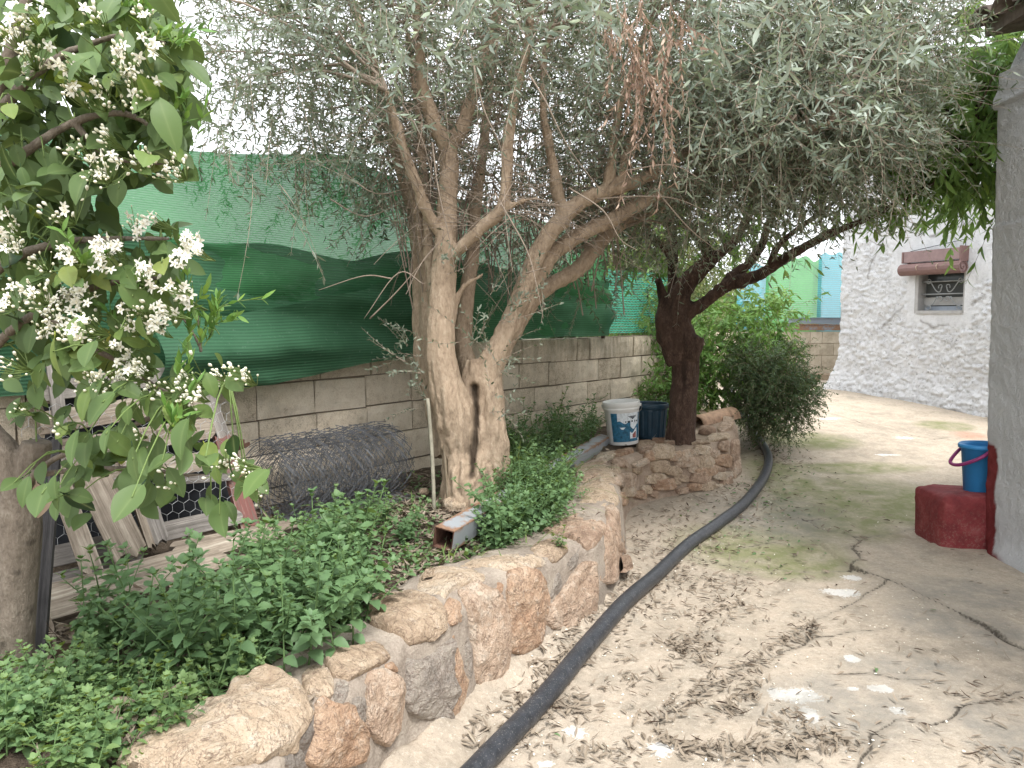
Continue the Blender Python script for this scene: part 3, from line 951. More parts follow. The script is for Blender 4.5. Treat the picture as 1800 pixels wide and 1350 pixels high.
ZA = lambda L: [(500 + x / 2.769, 1000 + y / 2.769) for x, y in L]
ZB = lambda L: [(600 + x / 3, 750 + y / 3) for x, y in L]
ZC = lambda L: [(200 + x / 3, 1000 + y / 3) for x, y in L]
PK, OR, CR, GR = M['stone_pink'], M['stone_orange'], M['stone_cream'], M['stone_grey']
STONES = [
    (ZA([(420, 215), (470, 170), (600, 140), (690, 150), (755, 185), (772, 245), (755, 310), (690, 340), (600, 362), (560, 330), (480, 300), (430, 280)]), CR, .05),
    (ZA([(770, 200), (800, 150), (845, 165), (857, 215), (850, 255), (810, 275), (780, 265)]), OR, .03),
    (ZA([(865, 130), (930, 88), (990, 105), (1040, 130), (1068, 210), (1070, 330), (1060, 450), (1045, 540), (1000, 575), (950, 580), (920, 545), (912, 460), (900, 350), (885, 250), (870, 190)]), PK, .055),
    (ZA([(1080, 35), (1150, 15), (1215, 20), (1260, 80), (1270, 150), (1255, 230), (1240, 300), (1215, 370), (1150, 400), (1080, 390), (1075, 280), (1078, 150)]), OR, .05),
    (ZA([(1275, 195), (1340, 110), (1390, 40), (1440, -20), (1500, -22), (1512, 60), (1500, 160), (1480, 240), (1420, 270), (1340, 290), (1290, 280), (1265, 240)]), PK, .05),
    (ZA([(650, 100), (700, 20), (800, 10), (940, 15), (1010, 40), (960, 75), (890, 90), (820, 110), (780, 150), (700, 140)]), CR, .035),
    (ZA([(1020, 70), (1045, 50), (1060, 90), (1045, 120), (1020, 110)]), OR, .02),
    (ZA([(200, 470), (260, 420), (350, 395), (440, 365), (490, 400), (498, 430), (440, 480), (370, 520), (310, 550), (250, 540), (215, 500)]), CR, .045),
    (ZA([(90, 540), (150, 480), (190, 490), (228, 540), (236, 590), (210, 640), (150, 640), (100, 620)]), CR, .045),
    (ZA([(242, 590), (258, 545), (290, 550), (298, 600), (280, 660), (240, 670), (225, 640)]), GR, .025),
    (ZA([(400, 520), (470, 500), (530, 520), (560, 570), (560, 680), (530, 790), (490, 850), (430, 830), (390, 770), (385, 650), (388, 570)]), PK, .05),
    (ZA([(480, 475), (515, 455), (545, 480), (540, 500), (500, 508)]), OR, .02),
    (ZA([(140, 700), (170, 655), (250, 675), (300, 665), (315, 720), (380, 780), (385, 860), (350, 930), (250, 960), (130, 960), (90, 930), (110, 850), (125, 780)]), OR, .06),
    (ZA([(600, 445), (640, 450), (700, 430), (750, 380), (795, 350), (800, 430), (795, 520), (815, 590), (790, 640), (775, 690), (795, 730), (740, 735), (660, 720), (600, 690), (575, 640), (590, 540)]), GR, .045),
    (ZA([(805, 320), (825, 310), (835, 400), (850, 480), (878, 540), (862, 620), (840, 680), (806, 710), (790, 680), (820, 600), (808, 520), (806, 420)]), OR, .035),
    (ZA([(842, 340), (880, 330), (895, 400), (905, 510), (882, 525), (855, 480), (842, 410)]), GR, .02),
    (ZA([(315, 640), (350, 622), (380, 640), (380, 740), (360, 760), (325, 720)]), GR, .025),
    (ZA([(60, 730), (110, 710), (130, 740), (105, 860), (80, 910), (45, 860)]), GR, .03),
    (ZC([(60, 1080), (120, 1020), (200, 930), (350, 850), (480, 780), (600, 760), (660, 690), (740, 650), (830, 625), (930, 640), (985, 700), (1003, 780), (970, 860), (900, 960), (800, 1000), (690, 1040), (600, 1060), (400, 1110), (200, 1120)]), CR, .085),
    (ZC([(870, 1000), (940, 930), (1000, 990), (990, 1050), (930, 1080), (880, 1060)]), GR, .03),
    (ZB([(620, 755), (700, 715), (850, 690), (1000, 690), (1070, 708), (1055, 740), (960, 770), (880, 782), (820, 765), (720, 755)]), CR, .03),
    (ZB([(1000, 660), (1040, 620), (1120, 600), (1190, 630), (1175, 670), (1130, 715), (1080, 710), (1030, 690)]), CR, .035),
    (ZB([(1070, 560), (1110, 510), (1200, 480), (1300, 470), (1370, 490), (1375, 540), (1340, 610), (1280, 640), (1240, 600), (1150, 580)]), PK, .045),
    (ZB([(1395, 450), (1430, 435), (1460, 470), (1470, 560), (1490, 650), (1510, 740), (1450, 790), (1400, 820), (1355, 810), (1352, 760), (1375, 650), (1388, 560)]), PK, .045),
    (ZB([(1250, 330), (1330, 300), (1430, 330), (1450, 400), (1435, 426), (1330, 430), (1260, 425)]), CR, .035),
    (ZB([(1240, 210), (1330, 190), (1430, 225), (1445, 300), (1340, 285), (1260, 290)]), CR, .03),
    (ZB([(1100, 830), (1135, 770), (1150, 830), (1120, 900), (1090, 915)]), GR, .02),
    (ZB([(1200, 700), (1245, 660), (1250, 640), (1235, 725), (1170, 780), (1160, 750)]), GR, .02),
]
for i, (poly, mt, th) in enumerate(STONES):
    stone(poly, mt, th, i)
ZD = lambda x, y: (1000 + x / 5.143, 660 + y / 5.143)
FAR = [(690, 665, 110, 45, 0), (850, 705, 200, 85, -5), (1030, 725, 220, 70, -8), (1215, 680, 150, 60, 5), (1400, 640, 80, 70, 0), (1070, 780, 150, 80, -8), (1210, 780, 150, 100, 0),
       (1380, 770, 140, 90, 10), (830, 820, 130, 90, 0), (650, 790, 120, 50, -20), (465, 790, 110, 50, 5), (940, 860, 120, 70, 10), (1250, 860, 190, 80, -10), (1390, 910, 160, 60, -5),
       (1190, 920, 160, 90, 0), (1350, 850, 90, 40, 0), (820, 920, 110, 60, 15), (860, 985, 170, 80, -10), (1240, 1000, 130, 70, 0), (1030, 1040, 90, 40, -10), (1430, 980, 80, 110, 0),
       (1020, 930, 100, 50, 10), (650, 1080, 90, 60, 0), (700, 1030, 80, 60, 0), (770, 1070, 60, 50, 0), (520, 950, 140, 110, 0), (540, 1040, 100, 100, 0), (480, 1120, 80, 100, 0),
       (620, 860, 60, 50, 0), (1500, 690, 50, 160, 0), (1515, 860, 60, 170, 0), (1350, 1020, 100, 60, 0), (1140, 1010, 90, 50, 0), (960, 970, 80, 40, 0), (1120, 850, 80, 50, 0),
       (960, 600, 180, 22, -2), (1180, 602, 150, 24, 0), (500, 690, 150, 36, -15), (330, 730, 140, 46, -15), (250, 800, 150, 56, -20), (200, 900, 170, 70, -15), (700, 615, 140, 24, -5),
       (840, 588, 130, 20, -3), (1350, 560, 150, 40, -10), (1420, 460, 120, 44, -20), (1440, 400, 80, 36, -10), (420, 860, 70, 80, 0), (730, 730, 80, 60, 0), (740, 940, 70, 60, 10), (1300, 710, 90, 60, 0)]
for i, (cx, cy, ww, hh, rot) in enumerate(FAR):
    r = math.radians(rot)
    an = np.linspace(0, 2 * np.pi, 9, endpoint=False)
    rr = 1 + rng.uniform(-.16, .16, 9)
    x = np.sign(np.cos(an)) * np.abs(np.cos(an)) ** .7 * ww / 2 * 1.22 * rr; y = np.sign(np.sin(an)) * np.abs(np.sin(an)) ** .7 * hh / 2 * 1.3 * rr
    poly = [ZD(cx + a * math.cos(r) - b * math.sin(r), cy + a * math.sin(r) + b * math.cos(r)) for a, b in zip(x, y)]
    stone(poly, [PK, CR, OR, CR, PK][i % 5], .05, 40 + i, tex=9)

# ================================================================== SOIL BED
WD = np.array([.6205, .7842, 0]); WN = np.array([.7842, -.6205, 0]); W0 = np.array([-1.54, 4.16, 0])
def wall_pt(s, z=0.0, off=0.0):
    s = np.asarray(s, float)
    return W0 + s[..., None] * WD + off * WN + np.stack([0 * s, 0 * s, np.broadcast_to(z, s.shape)], -1)
def s_of_px(px):
    k = (px - 900) / F
    return (1.54 + 4.16 * k) / (.6205 - .7842 * k)
def soil_z(x, y):
    P = np.stack([np.asarray(x, float), np.asarray(y, float), 0 * np.asarray(x, float)], -1)
    return .405 + .014 * (np.asarray(y) - 3) + .025 * fbm(P * 2.2, 3, 90) + .016 * fbm(P * 11, 3, 92)
ni, nj = 160, 90
inn = winner + outn * .05
ti = np.linspace(0, len(inn) - 1, ni)
inner = np.stack([np.interp(ti, np.arange(len(inn)), inn[:, a]) for a in range(3)], -1)
ss = np.linspace(-3.4, 6.2, ni)
back = wall_pt(ss, .4, -.03)
tj = np.linspace(0, 1, nj)[None, :, None]
soil = inner[:, None] * (1 - tj) + back[:, None] * tj
sz = soil_z(soil[..., 0], soil[..., 1])
edge = np.clip(1 - tj[..., 0] * 12, 0, 1)
soil[..., 2] = sz * (1 - edge) + (inner[:, None, 2] - .02) * edge
o = obj('soil_bed', soil.reshape(-1, 3), grid_q(ni, nj), M['soil'], None, True); tag(o, None, None, kind='structure')

# ================================================================== BLOCK WALL
bw = thing('block_wall', 'weathered hollow concrete block wall under the green shade netting', 'block wall', tuple(W0))
def block_mesh(L, seed, H=.19, T=.15):
    nx, nz = 9, 5
    x = np.linspace(0, L, nx); z = np.linspace(0, H, nz)
    Vf = np.array([[[a, 0, b] for b in z] for a in x])
    Vf = Vf.copy()
    e = np.minimum(np.minimum(Vf[..., 0], L - Vf[..., 0]), np.minimum(Vf[..., 2], H - Vf[..., 2]))
    rnd_ = fbm(np.stack([Vf[..., 0] * 9 + seed * 7, Vf[..., 2] * 9, Vf[..., 0] * 0 + seed], -1), 3, seed)
    Vf[..., 1] = -.006 * rnd_ + np.where(e < .004, .007, 0)
    Vf[..., 0] += np.where((Vf[..., 0] < 1e-6) | (Vf[..., 0] > L - 1e-6), .003 * rnd_, 0)
    Vb = Vf.copy(); Vb[..., 1] = T
    n = nx * nz
    q = grid_q(nx, nz)
    idx = np.arange(n).reshape(nx, nz)
    per = list(idx[:, 0]) + list(idx[-1, 1:]) + list(idx[-2::-1, -1]) + list(idx[0, -2:0:-1])
    side = np.array([[per[i], per[(i + 1) % len(per)], per[(i + 1) % len(per)] + n, per[i] + n] for i in range(len(per))])
    return mesh_np('block', np.concatenate([Vf.reshape(-1, 3), Vb.reshape(-1, 3)]), [q, q[:, ::-1] + n, side], M['block'], False)
bm_full = [block_mesh(.391, s) for s in range(5)]
bm_half = [block_mesh(.191, s + 9) for s in range(2)]
wrot = math.atan2(WD[1], WD[0])
S0, S1 = -3.0, 6.2
for c in range(5):
    z0 = 1.312 - .2 * (c + 1)
    s = S0 + (c % 2) * .2 + rng.uniform(-.03, .03)
    while s < S1:
        half = rng.random() < .06
        me = bm_half[rng.integers(2)] if half else bm_full[rng.integers(5)]
        L = .2 if half else .4
        p = wall_pt(s, z0 + rng.uniform(-.003, .003) + .01 * math.sin(s * 1.1), rng.uniform(-.006, .006))
        if not (c == 0 and s > 5.8):
            inst('block', me, p, (rng.normal(0, .004), rng.normal(0, .006), wrot), 1, bw)
        s += L + rng.uniform(-.001, .004)
mv = []
A = wall_pt(np.array([S0, S1]), .2, -.024); B = wall_pt(np.array([S0, S1]), .2, -.13)
V = np.array([A[0], A[1], B[1], B[0], A[0], A[1], B[1], B[0]]); V[4:, 2] = 1.3
obj('mortar', V, BOXF, M['joint'], bw)

# ================================================================== SHADE NETS ON THE FENCE
def net(name, s0, s1, lo, hi, off, mat, label, group=None, sag=.03, seed=0, ns=260, nv=70, cat='shade net'):
    s = np.linspace(s0, s1, ns); v = np.linspace(0, 1, nv)
    Sg, Vg = np.meshgrid(s, v, indexing='ij')
    Lo = lo(s)[:, None]; Hi = hi(s)[:, None]
    Z = Lo + (Hi - Lo) * Vg
    P = np.stack([Sg, Z, 0 * Sg], -1)
    fold = sag * (fbm(np.stack([Sg * 1.1, Z * 3.2 + .35 * np.sin(Sg * 1.7), 0 * Sg + seed], -1), 3, 100 + seed) * 1.6)
    fold += sag * .35 * np.sin((Z + .09 * np.cos(Sg * 2.6 + seed)) * 19 + seed) * sstep(Vg * 3) 
    fold += .006 * fbm(P * 9, 3, 108 + seed) + sag * .45 * np.abs(fbm(np.stack([Sg * 2.2 + Z * 1.4, Z * 1.1 - Sg * .8, 0 * Sg + seed], -1), 3, 115 + seed))
    bell = sag * 1.2 * np.sin(np.pi * Vg) * (0.6 + .4 * np.sin(Sg * 2.1 + seed))
    V = wall_pt(Sg, Z, 0) + WN * (off + np.maximum(fold + bell, -off * .5))[..., None]
    V[..., 2] += .01 * fbm(P * 2, 2, 120 + seed)
    o = obj(name, V.reshape(-1, 3), grid_q(ns, nv), mat, None, True, {'u': Sg.ravel(), 'v': Z.ravel() + .02 * fold.ravel()})
    return tag(o, label, cat, group)
ip = lambda xs, zs: (lambda s: np.interp(s, xs, zs))
SE = s_of_px(1056)
lo_edge = ip([-3, -1, -.1, .12, .7, 1.36, 2.2, SE], [1.2, 1.17, 1.15, 1.15, 1.21, 1.275, 1.325, 1.33])
net('shade_net', -3.0, SE, lo_edge, ip([-3, -.85, -.25, .1, .75, 1.3, 2.4, SE], [2.22, 2.3, 2.33, 2.37, 2.45, 2.36, 2.3, 2.2]), .025, M['net_light'],
    'pale translucent green shade net stretched up to the top of the fence', 'green shade nets over the block wall', .055, 1)
net('shade_net', -3.0, SE, lambda s: lo_edge(s) - .012, lambda s: ip([-3, -.85, -.1, .3, .8, 1.36, 2.2, 3.2, SE], [1.88, 1.9, 1.885, 1.88, 1.84, 1.93, 1.86, 1.84, 1.8])(s) + .012 * np.sin(s * 7), .075, M['net_dark'],
    'dark green shade net doubled over the lower half of the fence', 'green shade nets over the block wall', .045, 4)
net('shade_net', -.5, 1.75, lambda s: lo_edge(s) - .02, lambda s: ip([-.5, -.1, .3, .8, 1.36, 1.75], [1.47, 1.5, 1.56, 1.66, 1.86, 1.8])(s), .175, M['net_dark'],
    'dark green fold of shade net bulging out lowest beside the olive trunk', 'green shade nets over the block wall', .075, 9, 160, 50)
V0 = net('shade_net', SE + .03, SE + 1.6, ip([0, 9], [1.33, 1.33]), ip([0, 9], [1.95, 1.95]), .0, M['net_teal'],
         'bright turquoise mesh seen behind chain link beyond the dark net', None, .012, 14, 60, 24)
V0.location = tuple(-WN * .12)

cf = thing('chain_link_fence', 'wire mesh fence on the block wall behind the green nets', 'fence', tuple(wall_pt(0., 1.3)))
def chain_link(s0, s1, z0, z1, off, cell=.062):
    n = int((s1 - s0) / cell)
    m = int((z1 - z0) / (cell / 2))
    k = np.arange(m + 1)
    P = []
    for i in range(n):
        s = s0 + i * cell + (k % 2) * cell * .98
        P.append(wall_pt(s, 0, off) + np.stack([0 * s, 0 * s, z0 + k * cell / 2], -1) + WN * ((k % 2) * .004)[:, None])
    return tubes_many(np.array(P), .0014, .0014, 3)
V, Q = chain_link(-1.6, SE + 1.6, 1.33, 2.5, -.035)
obj('wire_mesh', V, Q, M['thin_wire'], cf)
for s in (-2.6, 1.75, SE + 1.5):
    p = wall_pt(np.array(s), 1.25, -.06)
    V, Q = tube([p, p + np.array([0, 0, 1.1])], .02, 8)
    obj('post', V, Q, M['frame_grey'], cf, True)
p = wall_pt(np.array(SE + .02), 1.29, .01); V, Q = tube([p, p + np.array([0, 0, 1.0])], .018, 8)
obj('post', V, Q, M['dark_bark'], cf, True)

# ================================================================== FAR WALL, NETS, STEEL BEAMS
fw = thing('block_wall', 'pale block wall with steel beams on top at the end of the path', 'block wall', (5, 12.9, 0))
FY = 12.9
fbm_me = []
for L, s in ((.392, 0), (.392, 1), (.192, 2)):
    me = mesh_np('block', box_v(0, L, 0, .15, 0, .191), BOXF, M['far_block'])
    fbm_me.append(me)
ztop = 1.5 - 27 * FY / F
for c in range(6):
    x = 2.6 + (c % 2) * .2
    while x < 6.2:
        j = rng.integers(3)
        inst('block', fbm_me[j], (x, FY + rng.uniform(-.003, .003), ztop - .2 * (c + 1)), (0, 0, 0), 1, fw)
        x += (.4 if j < 2 else .2)
obj('mortar', box_v(2.6, 6.3, FY + .012, FY + .14, .0, ztop - .01), BOXF, M['mortar_tan'], fw)
zb = float(gY(FY))
kb = MB().add(box_v(4.2, 5.9, FY - .32, FY - .01, zb - .2, zb + .09), BOXF)
o = kb.build('concrete_kerb', M['mortar_tan']); tag(o, 'low concrete footing along the foot of the far block wall', 'kerb')
hx = at_y(1452, 661, FY)
o = obj('drain_hole', box_v(hx[0] - .07, hx[0] + .07, FY - .03, FY - .006, hx[2] - .06, hx[2] + .05), BOXF, M['glass'], fw)
def farnet(x0, x1, z0, z1, y, mat, label, seed):
    ns, nv = 60, 40
    xs = np.linspace(x0, x1, ns); v = np.linspace(0, 1, nv)
    X, Vv = np.meshgrid(xs, v, indexing='ij')
    zt = z1 + .03 * np.sin(X * 9 + seed) + .03 * np.sin(X * 23)
    Z = z0 + (zt - z0) * Vv
    Y = y + .06 * fbm(np.stack([X * 3, Z * .7, 0 * X + seed], -1), 3, seed) + .02 * np.sin(X * 13 + Z)
    o = obj('shade_net', np.stack([X, Y, Z], -1).reshape(-1, 3), grid_q(ns, nv), mat, None, True, {'u': X.ravel(), 'v': Z.ravel()})
    return tag(o, label, 'shade net', 'coloured nets above the far wall')
xa = lambda px: (px - 900) / F * (FY + .3)
farnet(xa(1296), xa(1352), ztop - .1, 2.35, FY + .38, M['net_far_teal'], 'turquoise net partly hidden behind the bushes, left of the bright green net', 1)
farnet(xa(1344), xa(1440), ztop - .1, 2.47, FY + .3, M['net_far_green'], 'bright green net hung above the far block wall', 2)
farnet(xa(1430), xa(1530), ztop - .1, 2.52, FY + .22, M['net_far_teal'], 'pale blue net between the green net and the white house', 3)
for (x0, x1, dz, h, dy, lab, rz) in ((1380, 1500, .0, .11, .0, 'rusty steel beam lying on the far block wall, lower of two', .0), (1386, 1500, .115, .1, .03, 'grey steel beam stacked on the rusty one on the far wall', .0)):
    xx0 = (x0 - 900) / F * FY; xx1 = (x1 - 900) / F * FY
    mb = MB()
    t = .012
    z = ztop + .012 + dz
    mb.add(box_v(xx0, xx1, FY - .02 + dy, FY + .1 + dy, z, z + t), BOXF).add(box_v(xx0, xx1, FY - .02 + dy, FY + .1 + dy, z + h - t, z + h), BOXF).add(box_v(xx0, xx1, FY + .0 + dy, FY + .0 + dy + t, z + t, z + h - t), BOXF)
    V, f, r = mb.out()
    o = obj('steel_beam', V, f, M['steel_far'], None, False, {'edge': np.full(len(V), .45 if dz == 0 else -.2)})
    tag(o, lab, 'steel beam', 'steel beams on the far wall')

# ================================================================== WHITE HOUSE
HA = np.array([4.83, 11.35, 0]); HB = np.array([6.45, 7.1, 0])
hd = nrm(HB - HA); hl = np.linalg.norm(HB - HA); hn = np.array([-hd[1] * -1, 0, 0])
hn = np.array([hd[1], -hd[0], 0.0])
if hn[0] > 0: hn = -hn                                     # faces the path
wh = thing('white_house', 'rough whitewashed house with one small barred window at the end of the path', 'house', tuple(HA))
def h_s(px):
    k = (px - 900) / F
    return (k * HA[1] - HA[0]) / (hd[0] - k * hd[1])
def h_z(px, py):
    s = h_s(px); p = HA + hd * s
    return float(at_y(px, py, p[1])[2])
ws0, ws1 = h_s(1604), h_s(1691)
wz0, wz1 = h_z(1650, 550), h_z(1650, 470)
HZ = 3.75
sv = np.unique(np.concatenate([np.linspace(0, 2.6, 170), np.linspace(2.6, hl, 30), [ws0, ws1]]))
zv = np.unique(np.concatenate([np.linspace(-.1, HZ, 230), [wz0, wz1]]))
SS, ZZ = np.meshgrid(sv, zv, indexing='ij')
rough = np.clip(sstep((2.05 - ZZ) / .25 + .5 * fbm(np.stack([SS * 1.5, ZZ * 1.5, 0 * SS], -1), 3, 130)), .12, 1)
rough = np.maximum(rough, .9 * sstep((1.05 - SS) / .3) * sstep((2.7 - ZZ) / .3))
wd_ = np.maximum(np.maximum(ws0 - .06 - SS, SS - ws1 - .06), np.maximum(wz0 - .1 - ZZ, ZZ - wz1 - .25))
rough = rough * np.clip(.08 + sstep(wd_ / .12), 0, 1)
Pn = np.stack([SS, ZZ, 0 * SS], -1)
rg = (np.abs(fbm(Pn * np.array([11, 17, 1]) + .4 * fbm(Pn * 5, 2, 140)[..., None], 4, 131)) * 1.8 - .35) * .03 + .012 * fbm(Pn * 34, 3, 133)
dsp = rough * rg + .02 * fbm(Pn * 1.4, 3, 135) + .18 * sstep((1.1 - ZZ) / .9) * sstep((.25 - SS) / .35) + .06 * sstep((.75 - ZZ) / .4)
onw = (SS > ws0 - 1e-4) & (SS < ws1 + 1e-4) & (ZZ > wz0 - 1e-4) & (ZZ < wz1 + 1e-4)
dsp = np.where(onw, .005, dsp)
VV = HA + SS[..., None] * hd + hn * dsp[..., None]; VV[..., 2] = ZZ
VV[..., 0] -= (.10 * sstep((1.1 - ZZ) / 1.0) * (SS < .02))
q = grid_q(len(sv), len(zv))
cs = SS.ravel()[q].mean(1); cz = ZZ.ravel()[q].mean(1)
keep = ~((cs > ws0) & (cs < ws1) & (cz > wz0) & (cz < wz1))
crk = np.zeros(SS.shape)
HC = [[(1548, 575), (1565, 555), (1585, 540)], [(1615, 562), (1640, 575), (1665, 570)], [(1625, 418), (1660, 400), (1700, 392), (1730, 388)], [(1705, 535), (1725, 520)], [(1520, 490), (1522, 470), (1530, 450)]]
for c in HC:
    L = np.array([[h_s(a), h_z(a, b)] for a, b in c])
    d = seg_dist(np.stack([SS.ravel(), ZZ.ravel()], 1) + .03 * np.stack([fbm(Pn.reshape(-1, 3) * 9, 2, 150), fbm(Pn.reshape(-1, 3) * 9, 2, 151)], 1), L).reshape(SS.shape)
    crk = np.maximum(crk, np.exp(-(d / .014) ** 2))
obj('wall', VV.reshape(-1, 3), q[keep][:, ::-1], M['white_plaster'], wh, True, {'rough': rough.ravel(), 'crack': crk.ravel() * .8})
bk = -hn
def hp(s, z, dep=0.0):
    p = HA + hd * s + bk * dep
    return np.array([p[0], p[1], z])
def hbox(s0, s1, z0, z1, d0, d1):
    return np.array([hp(s0, z0, d0), hp(s1, z0, d0), hp(s1, z0, d1), hp(s0, z0, d1), hp(s0, z1, d0), hp(s1, z1, d0), hp(s1, z1, d1), hp(s0, z1, d1)])
# other walls of the house and its flat roof
V = np.array([hp(-.03, -.1, .03), hp(-.03, HZ, .03), hp(-.03, HZ, 3.5), hp(-.03, -.1, 3.5), hp(hl, -.1, 3.5), hp(hl, HZ, 3.5), hp(hl, -.1, .03), hp(hl, HZ, .03)])
obj('wall', V, np.array([[0, 1, 2, 3], [3, 2, 5, 4], [6, 4, 5, 7]]), M['white_plaster'], wh, False, {'rough': np.full(8, .3), 'crack': np.zeros(8)})
obj('roof', hbox(-.08, hl, HZ - .002, HZ + .14, -.06, 3.5), BOXF, M['far_block'], wh)
win = obj('window', np.concatenate([hbox(ws0 - .002, ws0 + .05, wz0, wz1, -.004, .22), hbox(ws1 - .02, ws1 + .002, wz0, wz1, -.004, .22), hbox(ws0 + .05, ws1 - .02, wz0 - .01, wz0 + .03, -.02, .22), hbox(ws0 + .05, ws1 - .02, wz1 - .02, wz1 + .01, -.004, .22)]),
          np.concatenate([BOXF + 8 * i for i in range(4)]), M['frame_grey'], wh)
wm = wz1 - wz0
obj('pane', hbox(ws0 + .05, ws1 - .02, wz0 + .03, wz1 - .02, .16, .17), BOXF, M['glass'], win)
obj('pane', hbox(ws0 + .05, ws1 - .02, wz0 + wm * .36, wz0 + wm * .72, .135, .142), BOXF, plain('dusty_glass', (.07, .073, .07), .5, .2), win)
obj('louvre_slat', hbox(ws0 + .05, ws1 - .02, wz0 + wm * .17, wz0 + wm * .35, .11, .122), BOXF, M['frame_grey'], win)
obj('louvre_slat', hbox(ws0 + .05, ws1 - .02, wz0 + wm * .04, wz0 + wm * .15, .12, .13), BOXF, plain('bluish_glass', (.3, .33, .38), .25, .5), win)
gm = MB()
def bar(pts, r=.008, sm=True):
    P = np.array([hp(a, b, c) for a, b, c in pts])
    V, Q = tube(catmull(P, 5) if sm else P, r, 6)
    gm.add(V, Q)
W_, gd = ws1 - ws0, .06
for fz in (.7, .42, .03):
    bar([(ws0 + .03, wz0 + wm * fz, gd), (ws1 - .01, wz0 + wm * fz, gd)], .009, False)
def spiral(cs, cz, r, a0, turns, sgn):
    a = np.linspace(0, turns * 2 * np.pi, 14)
    return [(cs + sgn * r * (1 - .6 * t / a[-1]) * math.cos(a0 + t), cz + r * (1 - .6 * t / a[-1]) * math.sin(a0 + t), gd) for t in a]
mid = (ws0 + ws1) / 2 + .02
for sg_ in (-1, 1):
    up = [(mid + sg_ * .03, wz0 + wm * .6, gd), (mid + sg_ * .06, wz0 + wm * .47, gd), (mid + sg_ * .12, wz0 + wm * .5, gd), (mid + sg_ * .2, wz0 + wm * .68, gd)] + spiral(mid + sg_ * .23, wz0 + wm * .72, .04, math.pi, .9, -sg_)
    bar(up, .007)
    lo_ = spiral(mid + sg_ * .05, wz0 + wm * .3, .042, 0, .9, sg_)[::-1] + [(mid + sg_ * .1, wz0 + wm * .36, gd), (mid + sg_ * .16, wz0 + wm * .2, gd)] + spiral(mid + sg_ * .22, wz0 + wm * .13, .045, math.pi, .9, -sg_)
    bar(lo_, .007)
    bar(spiral(mid + sg_ * .05, wz0 + wm * .58, .035, -.5, .8, sg_), .006)
    bar(spiral(mid + sg_ * .24, wz0 + wm * .9, .04, 0, .8, sg_), .006)
gm.build('grille', M['iron_grey'], win, True)
# rolled blind with its slatted hood
bl = thing('roll_blind', 'rolled up brown wooden slat blind hung over the small barred window', 'blind', tuple(hp((ws0 + ws1) / 2, wz1)))
bs0, bs1 = h_s(1589), h_s(1697)
rz = h_z(1645, 472)
rr_ = .075
for i in range(14):
    a0 = i * 2 * np.pi / 14
    cs_, sn = math.cos(a0), math.sin(a0)
    c = np.array([math.cos(a0), math.sin(a0)])
    tt = np.array([-c[1], c[0]])
    hw = rr_ * math.tan(np.pi / 14) * .94
    V = []
    for s_ in (bs0, bs1):
        for (u, r) in ((-hw, rr_ - .012), (hw, rr_ - .012), (hw, rr_), (-hw, rr_)):
            q2 = c * r + tt * u
            V.append(hp(s_, rz + q2[1], -.105 + q2[0]))
    obj('slat', np.array(V), np.array([[0, 1, 2, 3], [7, 6, 5, 4], [0, 4, 5, 1], [1, 5, 6, 2], [2, 6, 7, 3], [3, 7, 4, 0]]), M['blind'], bl)
V, Q = tube(catmull(np.array([hp(bs1 - .004, rz + (.06 - .0045 * k_) * math.sin(k_ * .6), -.105 + (.06 - .0045 * k_) * math.cos(k_ * .6)) for k_ in range(13)]), 3), .006, 5)
obj('roll_end', V, Q, M['blind'], bl)
V, Q = tube([hp(bs0 + .01, rz, -.105), hp(bs1 - .012, rz, -.105)], rr_ - .016, 12); obj('roll_core', V, Q, M['blind_pale'], bl)
hz0, hz1 = h_z(1650, 458), h_z(1650, 443)
for i, (a, b, d) in enumerate(((hz0 - .1, hz0 - .055, -.075), (hz0 - .052, hz0 - .008, -.07))):
    obj('slat', hbox(bs0 + .06, bs1 - .05, a, b, d, d + .012), BOXF, M['blind'], bl)
obj('hood_board', hbox(bs0 + .05, bs1 - .04, hz0 - .004, hz1 + .03, -.13, -.11), BOXF, M['blind_pale'], bl)
obj('hood_end', hbox(bs1 - .04, bs1 - .015, hz0 - .03, hz1 + .05, -.135, .0), BOXF, M['blind'], bl)
obj('hood_end', hbox(bs0 + .02, bs0 + .045, hz0 - .01, hz1 + .03, -.135, .0), BOXF, M['blind'], bl)
for f_ in (.33, .66):
    sx_ = bs0 + (bs1 - bs0) * f_
    V, Q = tube(catmull(np.array([hp(sx_, hz0 - .06, -.09), hp(sx_, rz + rr_ * .6, -.18), hp(sx_, rz, -.186), hp(sx_, rz - rr_, -.11)]), 4), .006, 5)
    obj('cord', V, Q, M['cord'], bl)
w2 = MB(); 
for (a, b) in (((bs0 + .08, hz1 + .04), (bs1 - .03, hz1 + .13)), ((bs1 - .03, hz1 + .13), (bs1 - .03, hz1 + .0))):
    V, Q = tube([hp(a[0], a[1], -.05), hp(b[0], b[1], -.05)], .005, 5); w2.add(V, Q)
w2.build('hood_wire', M['glass'], bl)

